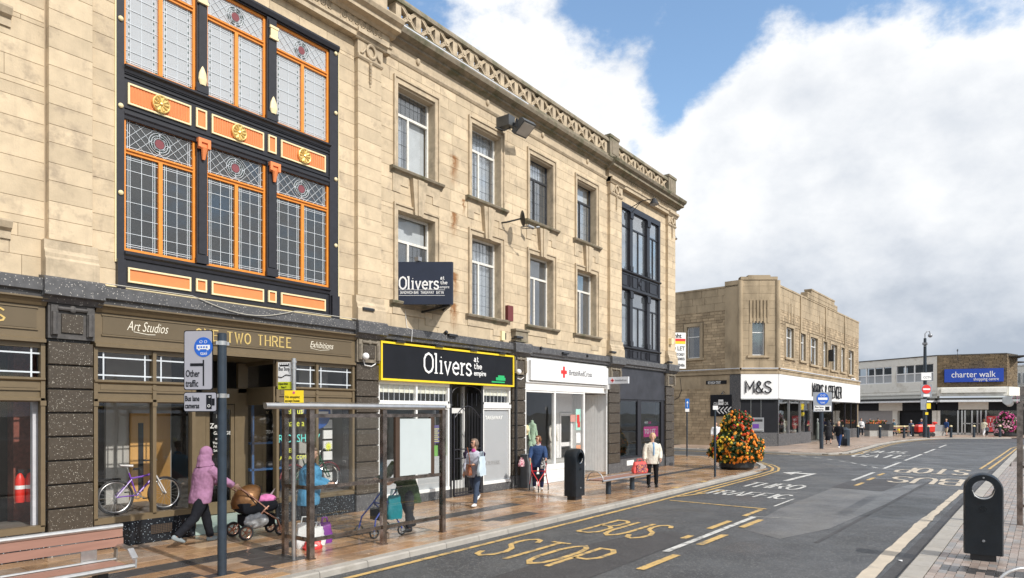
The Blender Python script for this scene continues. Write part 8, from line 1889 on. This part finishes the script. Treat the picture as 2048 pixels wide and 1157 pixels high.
# 2 blue jacket behind the shelter
person('person in a sky blue jacket and charcoal trousers waiting behind the bus shelter glass', (7.22, 10.0, 0), -45, 1.66, lean=4, legs=((4, 3), (-4, 3)), arms=((14, 6, 62, 22), (14, 6, 62, 22)), top=SKY, bottom=DGR, hair=H_GREY, hairstyle='short', coat=.18, bulk=1.55, head_yaw=-10, head_pitch=12, collar=SKY)
def carrier(label, loc, w, d, h, m, nm='shopping_bag', rz=0, handles=True, group=None, mark=None):
    t = thing(nm, label, 'bag', loc, R(rz), group); b = MB(); rnd = random.Random(len(label)); rings = []
    for i in range(8):
        z = h * i / 7; k = 1 + .12 * math.sin(i * .9) - (.18 if i == 7 else 0); dk = (1 - .55 * (i / 7) ** 2)
        rings.append([(x * w * k / 2 + rnd.uniform(-.01, .01), y * d * dk / 2 + rnd.uniform(-.012, .012), z + rnd.uniform(-.008, .008)) for x, y in [(math.copysign(abs(math.cos(a)) ** .5, math.cos(a)), math.copysign(abs(math.sin(a)) ** .5, math.sin(a))) for a in [q * math.pi / 8 for q in range(16)]]])
    b.loft(rings, cap=True); o = b.build('body', m, t, smooth=True); 
    if handles: b = MB(); [b.tube([(-w * .22, y, h * .95), (-w * .15, y, h * 1.25), (w * .15, y, h * 1.25), (w * .22, y, h * .95)], .008, 6) for y in (-d * .12, d * .12)]; b.build('handle', m, t)
    if mark: b = MB(); b.sph((0, -d * .5, h * .5), (w * .2, .02, h * .14), 8, 6); b.build('mark', mark, t)
    return t
PLW = mat('white carrier plastic', (.74, .74, .75), .35, var=.06, bump=.012, bs=14, world_co=False); PUR = mat('purple bag', (.20, .03, .28), .45, bump=.006, bs=12, world_co=False); REDB = mat('red carrier plastic', (.60, .04, .04), .35, bump=.01, bs=14, world_co=False); TEALB = mat('teal carrier plastic', (.0, .18, .22), .35, bump=.012, bs=14, world_co=False)
carrier('tall white carrier bag standing at the feet of the person in blue', (6.93, 9.72, 0), .28, .2, .42, PLW, rz=-30)
carrier('second white carrier bag between the tall white bag and the purple bag', (7.18, 9.72, 0), .26, .2, .32, PLW, rz=10)
carrier('purple shopping bag on the pavement behind the shelter glass', (7.4, 9.8, 0), .26, .16, .36, PUR, rz=-10)
carrier('low red carrier bag in front of the white bags', (6.93, 9.5, 0), .3, .18, .14, REDB, rz=-20, handles=False, mark=SIGNW)
# 3 green coat with blue rollator
person('person in a long olive green coat bent over a blue walking frame inside the shelter', (9.12, 9.5, 0), 172, 1.66, lean=16, legs=((6, 4), (-10, 14)), arms=((30, 6, 40, 0), (30, 6, 40, 0)), top=GRN, bottom=DGR, hair=H_WHITE, coat=.32, bulk=1.5, head_pitch=10)
def rollator(label, loc, rz, m, three=False, group=None):
    t = thing('walking_frame', label, 'walking frame', loc, R(rz)); r = .1
    W = [(.32, 0, r), (-.28, -.28, r), (-.28, .28, r)] if three else [(.3, -.26, r), (.3, .26, r), (-.3, -.28, r), (-.3, .28, r)]
    for (x, y, r_) in W:
        w = MB(); w.tube([(x + (r_ - .015) * math.cos(a), y, r_ + (r_ - .015) * math.sin(a)) for a in [k * math.pi / 9 for k in range(18)]], .016, 6, closed=True); wo = w.build('wheel', RUBBER, t, smooth=True)
        w = MB(); w.cyl((x, y - .018, r_), (x, y + .018, r_), .03, .03, 8); [w.bar((x, y, r_), (x + (r_ - .02) * math.cos(a), y, r_ + (r_ - .02) * math.sin(a)), .014) for a in (0, 1.57, 3.14, 4.71)]; w.build('rim', GREY, wo)
    b = MB()
    for sd in (-1, 1):
        fx = W[0] if three else W[0 if sd < 0 else 1]; bx = W[1 if sd < 0 else 2] if three else W[2 if sd < 0 else 3]
        b.tube([(fx[0], fx[1], .14), (fx[0] - .05, fx[1] * .9 + (.03 * sd if three else 0), .35), (.02, sd * .2, .6), (-.2, sd * .22, .82)], .015, 8); b.tube([(bx[0], bx[1], .13), (-.1, sd * .22, .5), (.02, sd * .2, .6)], .015, 8)
    b.tube([(.02, -.2, .6), (.02, .2, .6)], .013, 8); b.tube([(-.15, -.22, .45), (-.1, 0, .4), (-.15, .22, .45)], .012, 8); b.build('frame', m, t, smooth=True)
    b = MB(); [b.tube([(-.2, sd * .22, .82), (-.22, sd * .22, .9), (-.34, sd * .22, .92)], .018, 8) for sd in (-1, 1)]; b.build('handle', DARK, t, smooth=True)
    b = MB(); [b.tube([(-.3, sd * .22, .9), (-.1, sd * .24, .75), (0, sd * .22, .5), (bx[0], sd * .27, .2)], .005, 5) for sd in (-1, 1)]; b.build('brake_cable', DARK, t); b = MB(); b.loft([[(x, y, z) for x, y in ((-.1, -.16), (.12, -.16), (.12, .16), (-.1, .16))] for z in (.3, .5)]); b.build('pouch', BLK, t)
    return t
rollator('blue walking frame pushed by the person in the olive coat', (8.5, 9.58, 0), 172, mat('blue frame paint', (.02, .05, .30), .35))
carrier('teal carrier bag hanging from the blue walking frame', (8.62, 9.33, .32), .3, .16, .44, TEALB, rz=-10)
# 4 walker in grey
def x4(t, g):
    b = MB(); s = g['s']; [b.tube([g['sho'][i] + Vector((.02, 0, .03)), g['sho'][i] + Vector((0, (1, -1)[i] * .05, -.02)), g['sho'][i] * .4 + g['elb'][i] * .6], [.062, .078, .066], 10) for i in (0, 1)]; organic('shoulder_panel', b, .012, cloth('purple black cloth', (.035, .025, .05)), t, 2, .01)
    b = MB(); b.sph(g['neck'] + Vector((.05, 0, -.03)), (.05, .06, .06), 8, 6); b.build('scarf', cloth('magenta scarf', (.45, .08, .28)), t)
person('woman in a pale grey and purple jacket walking left with two bags', (12.62, 10.75, 0), 196, 1.66, lean=1, legs=((16, 3), (-22, 26)), arms=((6, 8, 80, 25), (4, 10, 14, 0)), top=LGR, bottom=JEA, shoe=SHW, skin=SKIN2, hair=H_GREY, hairstyle='long', coat=.12, bulk=1.05, head_yaw=-25, glasses=True, extra=x4)
carrier('pale blue tote bag carried by the woman in the grey jacket', (12.5, 10.42, .78), .36, .12, .46, mat('pale blue tote', (.50, .60, .68), .7, world_co=False), nm='tote_bag', rz=15)
t = carrier('brown leather handbag at the hip of the woman in the grey jacket', (12.36, 10.72, .78), .26, .12, .26, mat('tan leather', (.24, .075, .03), .45, world_co=False), nm='handbag', rz=60, handles=False); b = MB(); b.tube([(-.1, 0, .24), (-.12, .02, .45), (.1, .0, .68)], .009, 5); b.build('strap', MATS['tan leather'], t)
# 5 navy jacket with the red frame
person('woman in a navy padded jacket and sunglasses behind a red walking frame', (16.45, 11.5, 0), 214, 1.60, lean=6, legs=((4, 3), (-6, 5)), arms=((22, 8, 42, 0), (22, 8, 42, 0)), top=NJK, bottom=cloth('navy trousers', (.02, .024, .06)), shoe=SHW, skin=SKIN2, hair=H_BROWN, hairstyle='bob', coat=.16, bulk=1.25, head_yaw=-38, glasses=True, collar=LGR)
rollator('red three wheeled walking frame of the woman in navy', (16.08, 11.22, 0), 214, mat('red frame paint', (.5, .015, .02), .3), three=True)
carrier('black and white patterned handbag on the red walking frame', (16.17, 11.12, .68), .3, .16, .24, mat('patterned bag', (.5, .5, .5), .5, speck=(.02, .02, .02), spec_s=28, spec_t=.45, world_co=False), nm='handbag', rz=30)
t = carrier('folded pink flowered bag hanging left of the red walking frame', (15.95, 11.75, .72), .2, .14, .2, mat('pink flowered cloth', (.45, .12, .18), .6, speck=(.75, .6, .6), spec_s=40, spec_t=.6, world_co=False), nm='handbag', rz=0)
# 6 cream jacket
def x6(t, g):
    b = MB(); b.tube([g['neck'] + Vector((.085, 0, -.03)), g['neck'] + Vector((.135, 0, -.16)), g['pel'] + Vector((.16, 0, .12))], [.035, .03, .018], 8); b.build('blue_top', cloth('pale blue knit', (.20, .36, .58)), t)
    b = MB(); [b.box(.1, .135, sd * .1 - .045, sd * .1 + .045, g['sho'][0].z - .17, g['sho'][0].z - .13) for sd in (1, -1)]; b.build('pocket_flap', CRM, t); b = MB(); c_ = g['neck']; [b.bar(c_ + Vector((.07, sd * .02, -.03)), c_ + Vector((.1, sd * .09, -.1)), .05, .015) for sd in (-1, 1)]; b.build('collar', CRM, t)
person('blonde woman in a cream quilted jacket and black trousers standing by the bench', (19.1, 9.02, 0), 222, 1.66, lean=1, legs=((2, 1), (-2, 1)), arms=((2, 12, 32, 12), (4, 14, 10, 0)), top=CRM, bottom=cloth('black trousers', (.012, .012, .014)), hair=H_BLOND, hairstyle='bob', coat=.13, bulk=1.2, head_yaw=-22, extra=x6)
t = carrier('coral bag with dark floral panel standing on the bench', (18.62, 9.22, .47), .5, .22, .34, mat('coral bag', (.72, .09, .08), .5, world_co=False), nm='patterned_bag', rz=-25); b = MB(); b.box(-.19, .19, -.125, -.105, .03, .27); b.build('floral_panel', mat('floral print', (.10, .02, .10), .5, speck=(.7, .25, .1), spec_s=60, spec_t=.62, world_co=False), t)
# 7.. people further off
person('shop worker in a white top with dark sleeves standing behind the flower tower', feet(1432, 895.5), 205, 1.68, legs=((3, 2), (-3, 2)), arms=((0, 16, 10, 0), (0, 16, 10, 0)), top=WHT, bottom=NVY, hair=H_DARK, coat=.1, bulk=1.3, vx=.02)
person('person in a black hooded coat and long black skirt seen from behind outside the store', feet(1657, 889), 20, 1.72, lean=4, legs=((8, 4), (-10, 8)), arms=((10, 14, 20, 0), (10, 14, 20, 0)), top=cloth('faded black coat', (.03, .031, .036)), bottom=BLK, hood=True, hair=None, coat=.3, bulk=1.25, skirt=.62, vx=.02)
person('man in a black jacket and blue jeans striding left outside the store', feet(1678, 895.5), 170, 1.78, lean=4, legs=((22, 6), (-24, 14)), arms=((-12, 10, 20, 0), (12, 10, 30, 0)), top=BLK, bottom=cloth('blue jeans', (.03, .055, .15)), shoe=SHW, hair=H_SAND, coat=.1, bulk=1.2, vx=.02)
p = feet(1690, 893.5); t = thing('suitcase', 'black bag on wheels trailing behind the striding man', 'suitcase', p, R(10)); b = MB(); b.loft([[(x * k, y * k, z) for x, y in ((-.22, -.14), (.22, -.14), (.22, .14), (-.22, .14))] for z, k in ((.05, .9), (.1, 1), (.5, 1), (.56, .85))]); b.build('body', BLK, t, smooth=True); b = MB(); b.tube([(-.18, 0, .5), (-.3, 0, .95)], .012, 6); b.build('handle', GREY, t)
p = grd(1686, 893); t = thing('litter_bin', 'dark litter bin behind the striding man outside the store', 'litter bin', (p.x + 1.2, p.y + .1, 0)); b = MB(); b.cyl((0, 0, 0), (0, 0, 1.1), .32, .32, 16); b.build('body', NAVYP, t, smooth=True); b = MB(); b.cyl((0, 0, 1.1), (0, 0, 1.3), .34, .1, 16); b.build('lid', NAVYP, t, smooth=True)
def fp(px, d): p_ = deep(px, d); return (p_.x, p_.y, 0)
person('man in a dark waistcoat with white sleeves standing at the store end', fp(1722, 66.2), 205, 1.78, arms=((0, 12, 12, 0), (0, 12, 12, 0)), top=WHT, bottom=BLK, shoe=SHW, hair=H_DARK, coat=.08, bulk=1.1, vx=.025, extra=lambda t, g: organic('waistcoat', MB().loft([ell(g['pel'] + ZV * z, .15, .2 if z < .4 else .15, 14) for z in (-.02, .2, .4, .5)]), .025, BLK, t, 2))
person('person in a grey hat and coat with a rucksack beside the long planter', fp(1741, 69), 120, 1.74, lean=3, top=GRYC, bottom=BLK, hair=GRYC, coat=.15, bulk=1.2, vx=.025, extra=lambda t, g: organic('rucksack', MB().sph(g['pel'] + Vector((-.2, 0, .3)), (.12, .17, .22), 10, 8), .025, BLK, t, 2))
person('dark haired person in a bright blue top with rucksack behind the orange flowers', fp(1756, 69.5), 190, 1.72, lean=8, head_pitch=25, top=BLU, bottom=BLK, hair=H_DARK, coat=.08, bulk=1.1, vx=.025, extra=lambda t, g: organic('rucksack', MB().sph(g['pel'] + Vector((-.18, 0, .3)), (.11, .16, .2), 10, 8), .025, BLK, t, 2))
person('person in a teal grey jacket sitting beyond the far bench', fp(1789, 68.2), 100, 1.66, lean=6, legs=((12, 10), (-10, 12)), top=TEAL, bottom=NVY, shoe=SHW, hair=H_BROWN, coat=.1, bulk=1.2, vx=.025)
carrier('small yellow bag near the far bench', (*deep(1797, 68), .35), .5, .3, .5, YELLOW, nm='shopping_bag')
person('white haired person in a grey blue coat walking left past the red cart', fp(1823, 67.5), 150, 1.6, lean=6, legs=((18, 4), (-20, 12)), top=GRB, bottom=cloth('grey blue trousers', (.07, .10, .17)), shoe=SHW, hair=H_WHITE, coat=.32, bulk=1.25, vx=.025)
person('postal worker in navy and red leaning over the red cart', fp(1842, 67.6), 200, 1.72, lean=16, head_pitch=20, top=cloth('navy uniform', (.02, .03, .09)), bottom=NVY, hair=H_WHITE, coat=.08, bulk=1.2, vx=.025, extra=lambda t, g: organic('red_sleeve', MB().tube([g['sho'][0], g['elb'][0]], [.085, .075], 8), .025, REDP, t, 1))
person('man in a blue jacket and pale shorts walking left before the dark shop window', fp(1893, 67.5), 150, 1.72, legs=((14, 3), (-14, 8)), top=cloth('dark blue jacket', (.03, .07, .2)), bottom=BEI, hair=H_SAND, coat=.08, bulk=1.05, shorts=True, vx=.025, shoe=DARK)
person('woman in a cream fleece and white trousers striding past the red letting board', fp(1968, 66.5), -20, 1.72, lean=4, legs=((20, 4), (-26, 14)), top=CRT, bottom=WHT, shoe=SHW, hair=H_BROWN, hairstyle='long', coat=.12, bulk=1.2, vx=.025)
person('small child in a dark top beside the woman in cream', fp(1974, 65.8), -20, 1.12, legs=((14, 3), (-16, 10)), top=GRYC, bottom=BLK, shoe=SHW, hair=H_DARK, coat=.06, bulk=1.1, vx=.025)

# ================================================================ BEHIND THE SHOP GLASS
def bicycle(label, loc, rz, fm, wr=.26, wb=.88, forkm=None, guard=None, seatm=None, rimm=None, tilt=0):
    t = thing('bicycle', label, 'bicycle', loc, R(rz)); t.rotation_euler = (R(tilt), 0, R(rz)); forkm = forkm or fm; seatm = seatm or DARK
    A, Bw = Vector((0, 0, wr)), Vector((wb, 0, wr)); bb = Vector((wb * .42, 0, wr * 1.02)); st = Vector((wb * .28, 0, wr * 2.35)); hd0 = Vector((wb * .80, 0, wr * 2.15)); hd1 = Vector((wb * .765, 0, wr * 2.6))
    for c_ in (A, Bw):
        w = MB(); w.tube([c_ + Vector((wr * .94 * math.cos(a), 0, wr * .94 * math.sin(a))) for a in [k * math.pi / 18 for k in range(36)]], .022, 8, closed=True); wo = w.build('wheel', RUBBER, t, smooth=True)
        w = MB(); w.tube([c_ + Vector((wr * .85 * math.cos(a), 0, wr * .85 * math.sin(a))) for a in [k * math.pi / 18 for k in range(36)]], .011, 6, closed=True); w.build('rim', rimm or STEEL, wo, smooth=True)
        w = MB(); w.cyl(c_ - YV * .035, c_ + YV * .035, .018, .018, 8)
        for k in range(20): a = k * math.pi / 10; w.bar(c_ + YV * (.02 if k % 2 else -.02), c_ + Vector((wr * .85 * math.cos(a), 0, wr * .85 * math.sin(a))), .0035)
        w.build('spokes', STEEL, wo)
    f = MB()
    f.tube([st, bb], .014, 8); f.tube([st - (st - bb) * .25, (st + hd0) / 2 - ZV * .05, hd0 + ZV * .03], .017, 8); f.tube([bb, hd0 - ZV * .02], .02, 8); f.tube([hd0 - (hd1 - hd0) * .2, hd1], .02, 8)
    for sd in (-1, 1): f.tube([bb + YV * sd * .03, A + YV * sd * .05], .01, 6); f.tube([st - (st - bb) * .3 + YV * sd * .02, A + YV * sd * .05], .009, 6)
    f.build('frame', fm, t, smooth=True)
    f = MB(); [f.tube([hd0 + YV * sd * .04, (hd0 + Bw) / 2 + YV * sd * .05, Bw + YV * sd * .05], .013, 8) for sd in (-1, 1)]; f.tube([hd0 - YV * .04, hd0 + YV * .04], .016, 8); f.build('fork', forkm, t, smooth=True)
    f = MB(); f.tube([hd1, hd1 + Vector((-.0, 0, .08)), hd1 + Vector((.03, 0, .1))], .013, 8); f.tube([hd1 + Vector((-.06, -.27, .14)), hd1 + Vector((.02, -.12, .12)), hd1 + Vector((.03, 0, .1)), hd1 + Vector((.02, .12, .12)), hd1 + Vector((-.06, .27, .14))], .012, 8); f.build('handlebar', STEEL, t, smooth=True); f = MB(); [f.tube([hd1 + Vector((-.06, sd * .27, .14)), hd1 + Vector((-.03, sd * .19, .13))], .018, 8) for sd in (-1, 1)]; f.build('grip', DARK, t)
    f = MB(); f.tube([st, st + (st - bb).normalized() * .12], .012, 8); f.build('seat_post', STEEL, t); f = MB(); q = st + (st - bb).normalized() * .13; f.loft([[q + Vector((x, w_ * math.cos(a), .022 * math.sin(a) + dz)) for a in [k * math.pi / 5 for k in range(10)]] for x, w_, dz in ((-.12, .05, .012), (-.1, .065, .012), (-.03, .05, .004), (.05, .022, 0), (.11, .014, -.004))]); f.build('saddle', seatm, t, smooth=True)
    f = MB(); f.tube([bb + Vector((.065 * math.cos(a), -.03, .065 * math.sin(a))) for a in [k * math.pi / 8 for k in range(16)]], .008, 5, closed=True); [f.bar(bb + YV * -.03, bb + Vector((.06 * math.cos(a), -.03, .06 * math.sin(a))), .012) for a in (0, 2.1, 4.2)]; f.bar(bb + YV * -.04, bb + Vector((.12, -.05, -.06)), .018); f.bar(bb + YV * .04, bb + Vector((-.12, .05, .06)), .018); f.build('crank', STEEL, t); f = MB(); f.box(bb.x + .08, bb.x + .16, -.12, -.05, bb.z - .075, bb.z - .055); f.box(bb.x - .16, bb.x - .08, .05, .12, bb.z + .055, bb.z + .075); f.build('pedal', DARK, t)
    if guard:
        for c_ in (A, Bw): f = MB(); f.tube([c_ + Vector((wr * 1.06 * math.cos(a), 0, wr * 1.06 * math.sin(a))) for a in [R(20) + k * math.pi / 14 for k in range(13)]], .018, 6); f.build('mudguard', guard, t, smooth=True)
    return t
VIO = mat('violet bike paint', (.16, .05, .38), .3, world_co=False)
bp('display_floor', MB().box(4.66, 6.34, W0 + .03, W0 + 1.9, .4, .5), INT_F); bp('display_floor', MB().box(8.3, 10.1, W0 + .03, W0 + 1.2, .4, .5), INT_F); bp('display_floor', MB().box(1.0, 3.9, W0 + .03, W0 + 1.2, .38, .48), INT_F)
xa, _ = wall(233, 1005, W0 + .3); xb, _ = wall(332, 990, W0 + .3)
bicycle('small violet bicycle with white saddle leaning in the brown shop window', (xa, W0 + .33, .5), 0, VIO, wr=.31, wb=xb - xa, forkm=SHW, seatm=SHW, tilt=-4)
bicycle('old green bicycle with maroon mudguards behind the writing on the window', (8.85, W0 + .45, .5), 0, mat('bottle green paint', (.01, .10, .05), .3), wr=.32, wb=.95, guard=mat('maroon guard', (.15, .01, .02), .4), rimm=CHROME, tilt=-4)
t = bicycle('bicycle with an orange rimmed wheel at the left edge of the photo', (2.2, W0 + .3, .45), 0, DARK, wr=.29, wb=.95, rimm=ORANGE, tilt=-4)
for x, lb in ((3.80, 'left red fire extinguisher inside the leftmost window'), (3.94, 'right red fire extinguisher inside the leftmost window')):
    t = thing('fire_extinguisher', lb, 'fire extinguisher', (x, W0 + .65, .84)); b = MB(); b.loft([[(r * math.cos(a), r * math.sin(a), z) for a in [k * math.pi / 8 for k in range(16)]] for r, z in ((.062, 0), (.068, .03), (.068, .38), (.04, .45), (.02, .48))]); b.build('cylinder', REDP, t, smooth=True); b = MB(); b.box(-.03, .05, -.015, .015, .47, .54); b.tube([(.02, 0, .5), (.085, 0, .4), (.075, 0, .2)], .01, 6); b.build('valve', DARK, t); b = MB(); b.cyl((0, 0, .22), (0, 0, .28), .07, .07, 16); b.build('label_band', SIGNW, t)
# charity shop: dressed figures, hat, rails
def mannequin(label, x, y, z0, coatm, legm, H=1.0, jacket_open=False):
    t = thing('mannequin', label, 'mannequin', (x, y, z0)); 
    b = MB(); b.loft([ell((0, 0, z), rx, ry, 16) for z, rx, ry in ((.45, .12, .17), (.62, .10, .14), (.8, .085, .12), (1.0, .10, .165), (1.12, .085, .17), (1.2, .05, .06), (1.27, .045, .045))]); 
    for sd in (-1, 1): b.tube([(sd * .17, 0, 1.1), (sd * .22, -.02, .85), (sd * .2, -.06, .62)], [.05, .045, .035], 8)
    for i in range(len(b.v)): pass
    b.xf(Matrix.Rotation(0, 4, 'Z')); o = organic('jacket', b, .014, coatm, t, 2, .01); o.rotation_euler = (0, 0, R(90)) if False else (0, 0, 0)
    b = MB(); [b.tube([(sd * .08, 0, .5), (sd * .085, 0, .25), (sd * .08, 0, .02)], [.085, .065, .06], 10) for sd in (-1, 1)]; b.sph((0, 0, .5), (.16, .11, .1), 10, 8); organic('trousers', b, .014, legm, t, 2, .008)
    b = MB(); b.cyl((0, 0, 1.2), (0, 0, 1.32), .035, .03, 10); b.build('neck_cap', DARK, t); b = MB(); b.cyl((0, 0, 0), (0, 0, .02), .16, .16, 14); b.build('stand', STEEL, t)
    return t
mannequin('headless figure in a mint green coat and skirt in the charity shop window', 18.1, W0 + .55, .8, cloth('mint cloth', (.36, .50, .36)), cloth('mint cloth', (.36, .50, .36)))
mt = mannequin('headless figure in a white trouser suit in the charity shop window', 19.35, W0 + .55, .7, cloth('off white suit', (.62, .60, .54)), MATS['off white suit']); b = MB(); b.box(-.035, .035, -.12, -.09, .75, 1.0); b.build('black_waistcoat', BLK, mt); b = MB(); b.cyl((0, -.1, .68), (0, -.12, .68), .02, .02, 8); b.build('buckle', GOLD, mt)
t = thing('straw_hat', 'pale straw hat on a stand left of the mint figure', 'hat', (17.75, W0 + .55, 1.75)); b = MB(); b.cyl((0, -.03, 0), (0, .0, 0), .17, .17, 18); b.sph((0, -.05, 0), (.09, .09, .09), 10, 8); b.build('crown_and_brim', CREAMG, t); b = MB(); b.cyl((0, 0, 0), (0, 0, -.95), .012, .012, 6); b.build('stand', STEEL, t)
cols = [(.55, .55, .5), (.3, .03, .05), (.1, .11, .13), (.5, .1, .12), (.06, .08, .16), (.4, .38, .36), (.12, .1, .08), (.2, .25, .16)]
for x0_, lb, n in ((17.02, 'crowded clothes rail left of the mint figure', 9), (18.0, 'clothes rail behind the mint figure', 10)):
    t = thing('clothes_rail', lb, 'clothes rail', (x0_, W0 + .9, .12)); b = MB(); b.tube([(0, 0, 0), (0, 0, 1.45), (.85, 0, 1.45), (.85, 0, 0)], .014, 8); b.build('rail', STEEL, t)
    for k in range(n):
        b = MB(); x = .05 + k * .085; b.loft([[(x + dx * .028, y * w_, z) for dx, y in ((-1, -1), (1, -1), (1, 1), (-1, 1))] for z, w_ in ((.55 - .05 * (k % 3), .24), (1.1, .2), (1.36, .2), (1.42, .04))]); b.build('garment', mat('garment %d' % (k % 8), cols[k % 8], .85), t)
# loose litter and small marks
for x, y, m_, lb in ((20.2, 7.95, REDP, 'small red scrap lying on the road beside the kerb'), (28.9, 8.2, REDP, 'red petals fallen by the kerb near the flower tower'), (12.4, 1.5, SIGNW, 'white scrap lying in the right hand gutter')):
    t = thing('litter', lb, 'litter', (x, y, -.095 if y < 8.06 else 0)); b = MB(); b.add([(-.04, -.03, .004), (.05, -.02, .012), (.04, .04, .006), (-.03, .03, .016)], [(0, 1, 2, 3)]); o = b.build('scrap', m_, t); md = o.modifiers.new('s', 'SOLIDIFY'); md.thickness = .003
